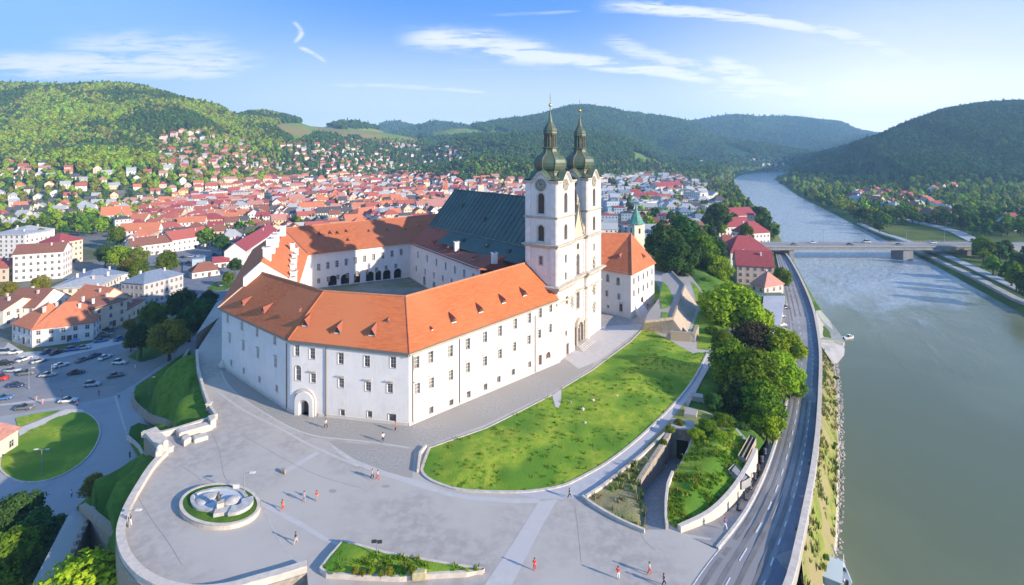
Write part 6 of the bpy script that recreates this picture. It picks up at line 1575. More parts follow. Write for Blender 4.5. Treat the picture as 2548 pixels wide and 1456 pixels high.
# bushes on the wooded slope
gb = 0
for (cx, cy, w, k, zb) in ((1735,1080,40,'bright',-.5),(1760,1060,50,'mid',-.5),(1800,1050,60,'mid',-2),(1840,1070,50,'dark',-2.5),(1690,1052,26,'olive',0),(1668,1068,24,'olive',0),(1650,1100,20,'mid',0),(1790,1085,40,'bright',-.3),(1865,1085,30,'mid',-2),(1755,700,30,'mid',-3),(1740,760,24,'dark',-2),(1770,820,30,'mid',-.5),(1700,690,30,'dark',-3),(1720,715,24,'mid',-3)):
    ptree(cx, cy, w, k, zb, f"{KD[k]} bush, {ORD[gb]} of the bushes on the bank below the footpath", .55, 'bush', 'bush'); gb += 1
for i, (cx, cy, w) in enumerate(((2040,1404,26),(2052,1385,22),(2080,940,14),(2078,1104,12),(2020,1392,16))):
    ptree(cx, cy, w, 'mid', ZW+2, ['dark bush beside the moored pontoon','smaller bush above the pontoon','small bush below the slipway','small round bush in the middle of the river bank','bush leaning on the river wall near the pontoon'][i], .5, 'bush', 'bush')
# trees of the town: individuals where one can tell them apart, the rest one mass
tc = []
for p_ in rd: grid.setdefault((int(p_.x//30), int(p_.y//30)), []).append((p_.x, p_.y, 26))
def scatter(poly, n, sp, nm):
    xs = [p[0] for p in poly]; ys = [p[1] for p in poly]
    px = rs.uniform(min(xs), max(xs), n); py = rs.uniform(min(ys), max(ys), n); k = inside(px, py, poly) & (py < skyline(px)+10); px, py = px[k], py[k]
    px, py = px[~((np.abs(px-662-(py-480)*.15) < 13) & (py > 478) & (py < 580))], py[~((np.abs(px-662-(py-480)*.15) < 13) & (py > 478) & (py < 580))]
    x, y, z, ok = hit(px, py)
    for a, b, c, o in zip(x, y, z, ok):
        if o and not near(a, b, sp) and free(a, b, 2) and not inside(np.array([a]), np.array([b]), RIVER)[0]:
            tc.append((a, b, c, nm)); grid.setdefault((int(a//30), int(b//30)), []).append((a, b, sp*.9))
for g_ in grid.values():
    for i, (a, b, c) in enumerate(g_): g_[i] = (a, b, min(c*.55, 9) if c != 26 else 17)
scatter([(-60,412),(380,415),(400,330),(560,350),(620,400),(400,470),(400,540),(250,560),(-60,620)], 5200, 8.5, 'garden quarter')
scatter([(140,555),(240,545),(330,570),(240,590),(150,592)], 300, 9, 'green strip')
scatter([(380,400),(620,352),(740,430),(430,480)], 2000, 8, 'hillside quarter')
scatter([(330,600),(420,480),(640,450),(1120,436),(1310,450),(1310,500),(700,580),(620,640)], 1100, 9, 'old town')
scatter([(640,385),(720,352),(900,346),(1140,352),(1330,380),(1330,450),(1120,440),(760,440)], 5200, 8.5, 'villa quarter')
scatter([(1500,440),(1640,420),(1800,430),(1830,470),(1870,530),(1790,600),(1610,640)], 1100, 10, 'far quarter')
scatter([(1740,430),(1830,440),(1822,450),(1845,490),(1895,545),(1935,600),(1920,600),(1860,540),(1780,500),(1740,460)], 900, 8, 'river edge')
scatter([(1935,440),(1960,436),(2020,430),(2110,445),(2300,445),(2560,455),(2560,592),(2440,590),(2330,560),(2240,560),(2190,580),(2100,535),(2040,508),(1990,485),(1940,455)], 4200, 9, 'far bank')
scatter([(2420,640),(2560,640),(2560,760),(2500,720)], 90, 10, 'far bank')
scatter([(1500,400),(1740,395),(2030,405),(1960,428),(1880,424),(1820,436),(1640,440),(1500,440)], 2600, 10, 'valley floor')
tc.sort(key=lambda t: t[1])
NT_ = 225
grp = {}
for (x, y, z, nm) in tc[:NT_]:
    k = rng.choice(('far', 'farbright', 'fardark')) if x < 400 else rng.choice(('far', 'fardark')); s = rng.uniform(.65, 1.35)
    if nm == 'far bank' or nm == 'river edge': k = rng.choice(('far', 'fardark', 'fardark'))
    o = tree(x, y, z, k, s); px, _ = proj(x, y, z)
    dep = 'nearest' if y < 330 else ('front' if y < 480 else ('middle' if y < 650 else 'back')); sz = 'large' if s > 1.1 else ('small' if s < .85 else 'medium')
    grp.setdefault((sz, KD[k], nm, dep), []).append((px, o))
for (sz, kd, nm, dep), L in grp.items():
    L.sort(key=lambda t: t[0])
    for i, (px, o) in enumerate(L):
        lab = f"{sz} {kd} tree, {dep} part of the {nm}" if len(L) == 1 else (f"{ORD[i]} from left of the {sz} {kd} trees, {dep} {nm}")
        tag(o, lab, 'tree', 'trees of the '+nm)
print('trees', len(tc))
# ------------------------------------------------------------------ woods on the hills: instanced on a point mesh
def blob(name, m, r, h, n, leaf, seed, shape='round', lobes=7):
    me, _ = crown_mesh(name, m, r=r, h=h, base=.3, n=n, leaf=leaf, lobes=lobes, seed=seed, shape=shape)
    # an inner dark core keeps light from passing straight through
    mb = MB(); mb.lathe([(.05, .2), (r*.5, h*.2), (r*.62, h*.45), (r*.45, h*.75), (.05, h*.93)], n=7)
    core = mb.mesh('core', m); b = bpy.data.objects.new(name, me)
    V = [tuple(v.co) for v in me.vertices]; Fs = [tuple(p.vertices) for p in me.polygons]; k = len(V)
    V += [tuple(v.co) for v in core.vertices]; Fs += [tuple(i+k for i in p.vertices) for p in core.polygons]
    me2 = bpy.data.meshes.new(name); me2.from_pydata(V, [], Fs); me2.materials.append(m); me2.update(); b.data = me2; return b
WL1 = leafmat('wood_light', (.31,.39,.03), (.20,.29,.025), .12, .55, .2)
WL2 = leafmat('wood_dark', (.09,.15,.025), (.05,.10,.022), .12, .5, .2)
WL3 = leafmat('wood_olive', (.32,.31,.055), (.21,.23,.035), .12, .5, .2)
wc_ = bpy.data.collections.new('woodland_kinds')
for o in (blob('wood_a', WL1, 4.6, 9, 170, 1.2, 21), blob('wood_b', WL1, 4.2, 10, 170, 1.2, 22), blob('wood_c', WL2, 4.4, 10, 170, 1.2, 23), blob('wood_d', WL3, 4.6, 8.5, 170, 1.2, 24), blob('wood_e', WL2, 3.0, 13, 150, 1.1, 25, 'cone')): wc_.objects.link(o)
def gn_scatter(name, pts, scales, label, coll=wc_, kinds=None):
    me = bpy.data.meshes.new(name); me.from_pydata(pts, [], []); a = me.attributes.new('s', 'FLOAT', 'POINT'); a.data.foreach_set('value', scales)
    if kinds is not None: a = me.attributes.new('k', 'INT', 'POINT'); a.data.foreach_set('value', kinds)
    o = bpy.data.objects.new(name, me); C.objects.link(o)
    g = bpy.data.node_groups.new(name, 'GeometryNodeTree'); g.interface.new_socket('Geometry', in_out='INPUT', socket_type='NodeSocketGeometry'); g.interface.new_socket('Geometry', in_out='OUTPUT', socket_type='NodeSocketGeometry')
    i = g.nodes.new('NodeGroupInput'); ou = g.nodes.new('NodeGroupOutput'); ip = g.nodes.new('GeometryNodeInstanceOnPoints'); ci = g.nodes.new('GeometryNodeCollectionInfo')
    ci.inputs['Collection'].default_value = coll; ci.inputs['Separate Children'].default_value = True; ci.inputs['Reset Children'].default_value = True
    ip.inputs['Pick Instance'].default_value = True
    nk = g.nodes.new('GeometryNodeInputNamedAttribute'); nk.data_type = 'INT'; nk.inputs[0].default_value = 'k'
    rv = g.nodes.new('FunctionNodeRandomValue'); rv.data_type = 'FLOAT_VECTOR'; rv.inputs[0].default_value = (-.08, -.08, 0); rv.inputs[1].default_value = (.08, .08, 6.28)
    na = g.nodes.new('GeometryNodeInputNamedAttribute'); na.data_type = 'FLOAT'; na.inputs[0].default_value = 's'
    ri = g.nodes.new('FunctionNodeRandomValue'); ri.data_type = 'INT'; ri.inputs[4].default_value = 0; ri.inputs[5].default_value = len(coll.objects)-1
    L = g.links.new; L(i.outputs[0], ip.inputs['Points']); L(ci.outputs[0], ip.inputs['Instance']); L(rv.outputs[0], ip.inputs['Rotation']); L(na.outputs[0], ip.inputs['Scale']); L(nk.outputs[0] if kinds is not None else ri.outputs[2], ip.inputs['Instance Index']); L(ip.outputs[0], ou.inputs[0])
    md = o.modifiers.new('scatter', 'NODES'); md.node_group = g
    tag(o, label, 'woodland', None, 'stuff'); return o
# sample the view evenly over the ground
WR1 = leafmat('wood_shade_tint', (.06,.135,.045), (.038,.095,.038), .12, .5, .2); WR2 = leafmat('wood_shade_tint_green', (.10,.17,.042), (.06,.12,.036), .12, .5, .2)  # shade and haze of the right hill put into darker, bluer leaf colours
wr_ = bpy.data.collections.new('shade_tint_woodland_kinds')
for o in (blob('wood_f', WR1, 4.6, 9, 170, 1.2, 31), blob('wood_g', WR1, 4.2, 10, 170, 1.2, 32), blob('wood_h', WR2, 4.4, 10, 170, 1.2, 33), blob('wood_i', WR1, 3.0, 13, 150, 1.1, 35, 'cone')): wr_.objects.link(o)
WM1 = leafmat('wood_valley', (.12,.20,.035), (.07,.135,.032), .12, .5, .2)
wm_ = bpy.data.collections.new('valley_woodland_kinds')
for o in (blob('wood_j', WM1, 4.6, 9, 170, 1.2, 41), blob('wood_k', WR2, 4.2, 10, 170, 1.2, 42), blob('wood_l', WM1, 4.4, 10, 170, 1.2, 43), blob('wood_m', WR1, 3.0, 13, 150, 1.1, 45, 'cone')): wm_.objects.link(o)
def hills():
    n = 1000000; a = rs.uniform(R(-58), R(56), n); d2 = rs.uniform(380**2, 5300**2, n)
    d = np.sqrt(d2); x = d*np.sin(a); y = d*np.cos(a)
    keep = rs.uniform(0, 1, n) < np.clip((1900/d)**1.6*.75, 0.02, 1)
    x, y = x[keep], y[keep]; z = TL(x, y); t = sstep(-.12, .25, x/np.maximum(y, 150)); up_ = z-(ZT*(1-t)+ZR*t)
    px, py = proj(x, y, z+5); D = np.hypot(x, y)
    k = (up_ > 15) & (meadow_mask(px, py, D) < .5) & (px > -1300) & (px < 3300)
    x, y, z = x[k], y[k], z[k]; D = D[k]; px = px[k]; py = py[k]
    # roads and the quarry-like clearing; keep town houses free
    kk = np.array([not near(a_, b_, 7) for a_, b_ in zip(x, y)]); x, y, z, D, px = x[kk], y[kk], z[kk], D[kk], px[kk]
    s = rs.uniform(.75, 1.35, len(x))*np.clip(.8+D/3200, .85, 1.9)*np.where(D > 3300, 1.5, 1)
    nz = vnoise(x, y, 170, 12)*1.3+vnoise(x, y, 60, 13)*.7+rs.uniform(-.22, .22, len(x))
    kl = np.select([nz > .22, nz > -.12, nz > -.3], [0, 1, 3], 2).astype(int); kl = np.where(rs.uniform(0, 1, len(x)) < .06, 4, kl); kr = np.select([nz > .25, nz > -.2], [2, 0], 1).astype(int); kr = np.where(rs.uniform(0, 1, len(x)) < .08, 3, kr)
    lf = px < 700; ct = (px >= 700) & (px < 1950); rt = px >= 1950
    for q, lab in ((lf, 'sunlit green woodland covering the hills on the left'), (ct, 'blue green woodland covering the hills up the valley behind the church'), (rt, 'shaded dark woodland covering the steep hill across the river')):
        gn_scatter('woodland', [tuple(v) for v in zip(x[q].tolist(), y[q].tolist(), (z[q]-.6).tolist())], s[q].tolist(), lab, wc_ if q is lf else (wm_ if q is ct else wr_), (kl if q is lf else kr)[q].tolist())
        print('wood', q.sum())
hills()
r_ = tc[NT_:]
gn_scatter('town_trees', [(t[0], t[1], t[2]-.4) for t in r_], [rng.uniform(.6, 1.15) for _ in r_], 'many small green trees growing between the distant houses')
# ================================================================== bastion beside the east wing
bs = empty('bastion', P(1690,770,2)); tag(bs, 'stone bastion with a sunlit sloping face beside the east wing', 'bastion')
def BS(mb, n, m): return mb.build(n, m, bs, loc=-bs.location)
top = [P(*p, 4) for p in ((1604,802),(1674,794),(1704,712),(1672,678),(1648,682),(1640,742),(1612,780))]
bot = [P(1600,822,0), P(1706,838,0), P(1736,760,0)]+[Vector((p.x, p.y, 0)) for p in top[3:]]
mb = MB(); n = len(top)
for i in range(n): j = (i+1) % n; mb.quad(bot[i], bot[j], top[j], top[i])
BS(mb, 'stone_face', mat('bastion_stone', (.52,.42,.31), (.34,.28,.22), 1.2, .95, .3, 5, c3=(.42,.33,.25), s3=.3))
mb = MB(); mb.poly([Vector((p.x, p.y, 3.99)) for p in top]); BS(mb, 'terrace', PAVE_D)
mb = MB(); mb.poly([P(*p, 4.12) for p in ((1648,700),(1662,712),(1676,742),(1664,764),(1646,768),(1642,742))]); BS(mb, 'grass_patch', GRASS)
mb = MB(); mb.poly([P(*p, 4.12) for p in ((1648,776),(1664,778),(1662,792),(1646,794))]); BS(mb, 'grass_patch', GRASS)
mb = MB(); ribbon(mb, [top[i] for i in (0, 1, 2, 3)], .5, -.2, .55); BS(mb, 'parapet', STONE)
mb = MB(); q = T([(1668,846),(1727,850),(1735,830)]); ribbon(mb, q, .9, -.3, 2.4); tag(mb.build('ruined_wall', STONE), 'low ruined stone wall at the foot of the bastion on the big lawn', 'wall')
over('upper_lawn', [(1714,842),(1740,770),(1718,700),(1730,708),(1760,745),(1798,792),(1834,820),(1818,818),(1793,838),(1762,872),(1734,868),(1738,830)], GRASS, .03, step=2)
over('upper_lawn', [(1632,700),(1640,716),(1646,760),(1636,790),(1628,760),(1625,715)], GRASS, .02)
# ------------------------------------------------------------------ pool and figure in the oval bed
pl = empty('pool', P(550,1250,.6)); tag(pl, 'irregular white shell shaped pool in the middle of the oval grass bed', 'pool')
def PLB_(mb, n, m): return mb.build(n, m, pl, loc=-pl.location)
WP = mat('pool_render', (.50,.48,.46), (.36,.35,.34), 1.5, .85); po = cr(T([(478,1241),(492,1229),(516,1222),(539,1218),(566,1217),(596,1222),(614,1240),(621,1256),(612,1268),(574,1280),(548,1273),(510,1269),(487,1262)], .75), 4, True)
mb = MB(); ribbon(mb, po, .45, -.3, .22, True); PLB_(mb, 'rim', WP)
mb = MB(); mb.poly([Vector((p.x, p.y, .78)) for p in po]); PLB_(mb, 'basin', mat('pool_floor', (.42,.47,.54), (.50,.52,.55), .5, .5, spec=.5))
mb = MB(); mb.sm = True; c_ = P(577,1249,.8); mb.lathe([(1.15, 0), (1.05, .3), (.75, .5), (.4, .6), (.05, .63)], c_, 18); PLB_(mb, 'mound', WP)
mb = MB(); mb.sm = True; c_ = P(512,1240,.8); mb.lathe([(1.4, -.02), (1.2, .12), (.8, .2), (.2, .25)], c_, 14); PLB_(mb, 'mound', WP)
mb = MB(); c_ = P(592,1267,.8); ribbon(mb, cr(T([(572,1276),(596,1272),(614,1260),(616,1246)], .8), 4), 1.5, 0, .5); PLB_(mb, 'bench', WP)
mb = MB(); c_ = P(556,1276,.7); mb.box((c_.x, c_.y, .9), (2.2, 1.2, .5), .3); mb.box((c_.x-.8, c_.y+.7, 1.2), (.9, .9, 1.1), .5); PLB_(mb, 'steps', KERB)
fg = empty('bronze_figure', P(544,1262,.8)); tag(fg, 'small dark bronze figure standing in the white pool', 'statue')
mb = MB(); mb.sm = True; mb.lathe([(.35, 0), (.22, .25), (.28, .8), (.33, 1.25), (.14, 1.5), (.17, 1.65), (.13, 1.8), (.02, 1.86)], (0, 0, .3), 10); mb.cyl((-.2, 0, 1.5), (-.6, .1, 1.0), .08, .05); mb.cyl((.2, 0, 1.5), (.6, -.1, 1.9), .08, .05); mb.build('figure', mat('bronze', (.05,.045,.04), (.08,.07,.05), 3, .4, spec=.6), fg)
mb = MB(); mb.box((0, 0, .15), (.8, .8, .5)); mb.build('plinth', KERB, fg)
mb = MB(); c_ = P(588,1220,.7); mb.box((c_.x, c_.y, 1.1), (.9, .12, .9), .1); mb.box((c_.x, c_.y, .8), (.1, .1, .6)); tag(mb.build('notice_board', SASH), 'small white notice board on the far rim of the oval bed', 'sign')
# ------------------------------------------------------------------ stone blocks and posts at the plaza edge
def block(pts, h, lab, m=COPE, name='stone_block', z=0):
    q = T(pts, z); mb = MB(); c = sum((Vector(p[:2]) for p in q), Vector((0, 0)))/len(q)
    o = [tuple(p[:2]) for p in q]; i = [tuple(c+(Vector(p[:2])-c)*.86) for p in q]; mb.prism(o, z-.2, z+h*.85, cap=False)
    n = len(o); ar = sum(o[k][0]*o[(k+1) % n][1]-o[(k+1) % n][0]*o[k][1] for k in range(n)); 
    if ar < 0: o = o[::-1]; i = i[::-1]
    for k in range(n): mb.quad((*o[k], z+h*.85), (*o[(k+1) % n], z+h*.85), (*i[(k+1) % n], z+h), (*i[k], z+h))
    mb.poly([(*p, z+h) for p in i]); return tag(mb.build(name, m), lab, 'stone')
block([(438,1082),(520,1062),(524,1072),(446,1094)], 1.1, 'long pale stone block in front of the parapet corner on the plaza')
block([(450,1100),(468,1090),(476,1100),(458,1112)], .9, 'white boulder at the left end of the long stone block')
block([(478,1094),(512,1084),(518,1094),(484,1104)], .7, 'flat white boulder beside the long stone block')
block([(516,1056),(534,1050),(538,1062),(524,1072)], 1.6, 'tall white carved stone at the parapet corner')
for (x, y), lab in (((411,1128), 'left one of the two white gate stones at the end of the plaza wall'), ((397,1140), 'lower one of the two white gate stones at the end of the plaza wall')):
    r = empty('gate_stone', P(x, y+4, 0), .4); tag(r, lab, 'post')
    mb = MB(); mb.box((0, 0, .8), (1.0, 1.0, 1.6), 0, 0, .85); mb.build('shaft', COPE, r); mb = MB(); mb.sm = True; mb.lathe([(.55, 1.6), (.6, 1.7), (.4, 1.85), (.5, 2.1), (.3, 2.4), (.02, 2.5)], n=10); mb.build('cap', COPE, r)
r = empty('gate_stone', P(520,1020,0), .2); tag(r, 'small white carved stone on the parapet above the green slope', 'post')
mb = MB(); mb.box((0, 0, .6), (.8, .8, 1.2), 0, 0, .9); mb.build('shaft', COPE, r); mb = MB(); mb.box((0, 0, 1.3), (1.0, 1.0, .2)); mb.build('cap', COPE, r)
block([(702,1170),(712,1174),(708,1182),(698,1178)], .5, 'small dark bench block on the plaza left of the paving triangle', STONE, 'bench_block')
for i, ((x, y), s) in enumerate((((1476,996), .32), ((1535,986), .38), ((1450,1018), .36), ((1456,1052), .26), ((1588,966), .28), ((1420,1000), .2))):
    mb = MB(); mb.sm = False; q = P(x, y, .35); mb.lathe([(s*.9, -.3), (s, .1), (s*.7, s*.6), (s*.2, s*.8)], q, 7, rot=i); tag(mb.build('boulder', COPE if i < 4 else STONE), ['grey boulder on the upper lawn','whitest boulder on the upper right lawn','bluish white slab stone in the middle of the lawn','small white stone low on the lawn','reddish stone near the footpath side of the lawn','tiny stone close to the concrete tongue'][i], 'boulder')
# bastion gate wall pieces along the foot of the abbey: rounded buttress stone at the left corner
mb = MB(); mb.sm = True; q = P(558,914,0); mb.lathe([(1.3, 0), (1.2, .8), (.7, 1.5), (.1, 1.8)], q, 12); tag(mb.build('corner_stone', COPE), 'rounded corner stone at the left foot of the abbey', 'stone')
# ------------------------------------------------------------------ foreground bed: board, shrubs, rock
sg = empty('information_board', P(938,1382,.6), .1); tag(sg, 'small twin information board on a post at the edge of the foreground bed', 'sign')
mb = MB(); mb.cyl((0, 0, 0), (0, 0, 1.7), .06, n=6); mb.build('post', STEEL, sg)
for dx, zz in ((-.35, 1.75), (.3, 1.65)):
    mb = MB(); mb.box((dx, 0, zz), (.62, .08, .4)); mb.build('panel', BLACK, sg)
for i, (x, y, w, k) in enumerate(((884,1424,20,'yellow'),(903,1428,16,'yellow'),(925,1426,18,'bright'),(948,1430,18,'olive'),(968,1427,22,'yellow'),(1022,1428,26,'mid'),(1035,1424,16,'dark'))):
    d = (CZ-.8)*F/(y-HY); s = w*d/F/8.2; tree((x-W0/2)*d/F, d, .5, k, s, s*.8, label=f'{ORD[i]} shrub from the left in the foreground grass bed', name='shrub', cat='shrub', group='shrubs of the foreground bed')
block([(1018,1434),(1038,1426),(1062,1430),(1058,1440),(1026,1443)], .7, 'flat yellowish rock in the foreground grass bed', mat('sandrock', (.45,.40,.22), (.32,.28,.16), 2, .95), 'rock', .5)
# ------------------------------------------------------------------ lamps
def lamp(x, y, z, h, lab, heads=1, arm=.9, rz=0):
    r = empty('street_lamp', P(x, y, z), rz); tag(r, lab, 'street lamp'); mb = MB(); mb.cyl((0, 0, 0), (0, 0, h), .09, .05, 6); mb.cyl((0, 0, 0), (0, 0, .8), .14, n=6); mb.build('pole', STEEL, r)
    for k in range(heads):
        s = 1 if k == 0 else -1; mb = MB(); mb.cyl((0, 0, h), (s*arm, 0, h+.15), .05, n=5); mb.build('arm', STEEL, r); mb = MB(); mb.box((s*(arm+.3), 0, h+.15), (.75, .32, .14)); mb.build('lamp_head', SASH, r)
for a in ((608,1236,.0,3.4,'slim lamp post standing at the right rim of the oval bed',1),(104,1186,ZT+.4,5.6,'twin headed lamp post on the oval lawn',2),(72,968,ZT+.3,6,'lamp post on the pavement below the parking square',1),(341,900,ZT+.3,7,'lamp post beside the small lawn at the street bend',1),(128,945,ZT+.3,4.5,'short lamp post between the parked cars and the lane',1),(372,985,-16,5,'lamp post at the foot of the green slope',1),(322,1312,0,2.2,'very short post on the plaza beside the curved parapet',1),(1967,1000,-6.5,7,'lamp post on the pavement below the big trees',1),(1925,650,-10.9,8,'lamp post beside the riverside houses',1)): lamp(*a)
for i, x in enumerate((170, 196, 222, 248, 272)):
    r = empty('bridge_lamp', (x, 316, -5.1)); tag(r, f'{ORD[i]} lamp post from the left on the bridge', 'street lamp', 'lamp posts on the bridge'); mb = MB(); mb.cyl((0, 0, 0), (0, 0, 8), .12, .07, 5); mb.build('pole', STEEL, r); mb = MB(); mb.box((0, -.8, 8), (.3, 1.6, .12)); mb.build('lamp_head', STEEL, r)
# ------------------------------------------------------------------ bollards along the pavement
bp = empty('bollard'); mb = MB(); mb.lathe([(.28, 0), (.3, .1), (.22, .2), (.22, .75), (.3, .8), (.26, .95), (.05, 1.02)], n=10); mb.build('body', mat('cast_iron', (.12,.13,.16), rough=.6), bp); mb = MB(); mb.lathe([(.34, -.05), (.34, .08), (.28, .1)], n=10); mb.build('foot', BLACK, bp)
sd_ = [p for p in lerp_line(0, 90, 0) if P(1836,1284,-.7).y < p.y < P(1922,1118,-3.8).y]; nb = 11
for i in range(nb):
    p = sd_[int(i*(len(sd_)-1)/(nb-1))]; o = bp if i == 0 else copy_tree(bp); o.location = (p.x-1.2, p.y, p.z+.1); tag(o, f'{ORD[i]} cast iron bollard counted from the near end of the kerb row', 'bollard', 'bollards along the river road kerb')
# ------------------------------------------------------------------ cars
PAINTS = {'white': (.72,.72,.70), 'black': (.02,.02,.022), 'navy': (.03,.05,.13), 'silver': (.42,.44,.46), 'grey': (.14,.15,.16), 'red': (.50,.03,.02), 'blue': (.06,.16,.38)}
RUB = mat('rubber', (.02,.02,.02), rough=.8); CG = mat('car_glass', (.02,.03,.04), rough=.05, spec=.8); HL = mat('lamp_glass', (.75,.75,.72), rough=.15, spec=.7); TLt = mat('tail_glass', (.4,.02,.02), rough=.2)
def loft(mb, secs, mi=0, caps=True):
    n = len(secs[0]); b = len(mb.v); 
    for s in secs: mb.v.extend(s)
    for j in range(len(secs)-1):
        for i in range(n): k = (i+1) % n; mb.f.append([b+j*n+i, b+j*n+k, b+(j+1)*n+k, b+(j+1)*n+i]); mb.m.append(mi)
    if caps: mb.f.append([b+i for i in range(n)][::-1]); mb.f.append([b+(len(secs)-1)*n+i for i in range(n)]); mb.m += [mi, mi]
car_protos = {}
def car_parts(col, kind):
    if (col, kind) in car_protos: return car_protos[(col, kind)]
    m = mat('paint_'+col, PAINTS[col], None, rough=.25, spec=.6)
    L = 4.3 if kind != 'van' else 5.2; hgt = .82 if kind == 'car' else (.95 if kind != 'van' else 1.2)
    xs = [-L/2, -L/2+.12, -L/2+.7, -L/2+1.3, -.2, L/2-1.2, L/2-.35, L/2]; zt = [.55, .74, hgt-.02, hgt, hgt, hgt-.04, hgt-.14, .5]; wd = [.72, .84, .88, .89, .9, .89, .84, .68]
    mb = MB(); mb.sm = True
    loft(mb, [[(x, -w, .28), (x, -w, z*.62), (x, -w*.93, z), (x, w*.93, z), (x, w, z*.62), (x, w, .28)] for x, z, w in zip(xs, zt, wd)]); body = mb.mesh('body', m)
    roof = 1.42 if kind == 'car' else (1.65 if kind == 'suv' else 2.1); fr = L/2-1.5 if kind != 'van' else L/2-1.0; re = -L/2+.55 if kind != 'car' else -L/2+.9
    secs = [(re-.25, hgt-.02, .80, hgt-.01), (re+.25, hgt, .76, roof-.08), (-.1, hgt, .74, roof), (fr-.75, hgt, .72, roof-.03), (fr, hgt-.05, .78, hgt-.03)]
    g = MB(); g.sm = True; loft(g, [[(x, -w, z0), (x, -w*.82, z1-.06), (x, -w*.7, z1), (x, w*.7, z1), (x, w*.82, z1-.06), (x, w, z0)] for x, z0, w, z1 in secs]); cabin = g.mesh('cabin_glass', CG)
    rr = MB(); loft(rr, [[(x, -w*.72, z1+.015), (x, w*.72, z1+.015), (x, w*.66, z1+.05), (x, -w*.66, z1+.05)] for x, z0, w, z1 in secs[1:4]]); rf = rr.mesh('roof_panel', m)
    w_ = MB(); w_.cyl((0, -.1, 0), (0, .1, 0), .33, n=14); tyre = w_.mesh('wheel', RUB); h_ = MB(); h_.cyl((0, -.115, 0), (0, .115, 0), .19, n=10); hub = h_.mesh('rim', STEEL)
    a = MB(); a.box((0, 0, 0), (.08, .36, .14)); hl = a.mesh('headlight', HL); a = MB(); a.box((0, 0, 0), (.08, .3, .14)); tl = a.mesh('tail_light', TLt)
    car_protos[(col, kind)] = (body, cabin, rf, tyre, hub, hl, tl, L); return car_protos[(col, kind)]
def car(x, y, z, rz, col, kind, lab, grp=None):
    body, cabin, rf, tyre, hub, hl, tl, L = car_parts(col, kind); r = empty('parked_car', (x, y, z), rz); tag(r, lab, 'car' if kind != 'van' else 'van', grp)
    def ad(n, me, loc=(0, 0, 0), par=None):
        o = bpy.data.objects.new(n, me); C.objects.link(o); o.parent = par or r; o.location = loc; return o
    ad('body', body); c = ad('cabin', cabin); ad('roof_panel', rf)
    for sx in (-1, 1):
        for sy in (-1, 1): w = ad('wheel', tyre, (sx*L*.31, sy*.8, .33)); ad('rim', hub, (0, 0, 0), w)
    for sy in (-1, 1): ad('headlight', hl, (L/2-.16, sy*.56, .56)); ad('tail_light', tl, (-L/2+.04, sy*.58, .64))
    return r
ZC = ZT+.34
for (px, py, ang, col, kind, lab) in ((10,882,5,'silver','van','silver van at the left edge of the parking square'),(60,897,80,'white','car','small white car alone in the parking square'),(98,901,60,'silver','car','silver car with white nose left of the middle of the square'),(14,908,10,'black','suv','black car at the left edge below the silver van'),(142,880,70,'black','car','black car in front of the orange roofed house'),(182,872,20,'blue','suv','blue car beside the pavement of the orange roofed house'),(235,888,85,'navy','car','navy car by itself in the square right of the blue one'),(298,905,3,'white','suv','white car driving out of the square'),(288,937,30,'grey','car','dark grey car on the lane below the white one'),(40,962,8,'navy','car','navy car on the lane behind the red van'),(8,994,20,'blue','car','blue car at the left edge of the lane'),(-4,946,5,'red','van','red and white van at the left edge'),(252,850,35,'blue','car','blue car on the pavement left of the small trees'),(272,822,10,'black','car','black car below the peach corner house'),(262,834,15,'grey','car','grey car below the peach corner house'),(300,846,70,'blue','suv','light blue car beside the small lawn'),(152,912,60,'white','car','white car in the middle of the parking square'),(120,936,20,'silver','car','silver car beside the short lamp post'),
    (395,655,20,'black','car','black car parked below the long brown roofed house'),(412,650,20,'white','car','white car parked below the long brown roofed house'),(436,646,15,'grey','car','grey car parked below the long red roofed house'),(456,642,15,'black','suv','black car parked at the corner of the red roofed house'),(476,640,15,'silver','car','silver car at the end of the row below the red roof'),(545,712,-30,'grey','car','grey car beside the street grass behind the abbey'),(250,690,10,'blue','car','blue car by the park trees'),(222,700,10,'silver','van','silver van by the park trees'),(185,716,10,'white','car','white car on the street below the tenement'),(36,880,8,'white','car','white car right of the silver van'),(206,898,80,'grey','car','grey car in the middle of the parking square near the navy one'),(30,925,5,'silver','car','silver car left in the parking square'),(66,932,15,'grey','suv','dark grey car left in the parking square above the navy one'),(190,930,20,'black','car','black car at the edge of the dusty strip'),(262,892,80,'white','car','white car at the right end of the parking square'),(120,878,75,'navy','car','navy car near the corner of the orange roofed house'),(208,868,15,'silver','car','silver car by the market umbrella'),(170,1000,12,'white','car','white car driving along the lane above the oval lawn'),(60,1018,8,'grey','car','grey car driving along the lane at the left'),(230,960,12,'silver','suv','silver car driving along the lane below the dusty strip'),(430,668,40,'blue','car','blue car on the market square beside the round tree'),(470,655,10,'red','car','red car on the market square near the blue kiosk'),(510,640,10,'white','car','white car at the top of the market square'),(535,636,10,'navy','suv','navy car at the top right of the market square')):
    p = P(px, py, ZC); car(p.x, p.y, p.z, R(ang), col, kind, lab, 'cars of the lower town')
for (px, py, ang, col, kind, lab) in ((1954,768,20,'navy','car','navy car nearest the shed in the riverside car park'),(1938,776,10,'blue','car','blue car in the riverside car park beside the white roof'),(1940,790,10,'silver','car','silver car in the riverside car park'),(1942,812,5,'white','suv','white car in the riverside car park'),(1944,824,5,'white','car','lower white car of the riverside car park'),(1960,856,70,'black','car','black car half hidden by the trees at the riverside car park')):
    p = P(px, py, -10.75 if py < 830 else -10.0); car(p.x, p.y, p.z+.12, R(ang), col, kind, lab, 'cars of the riverside car park')
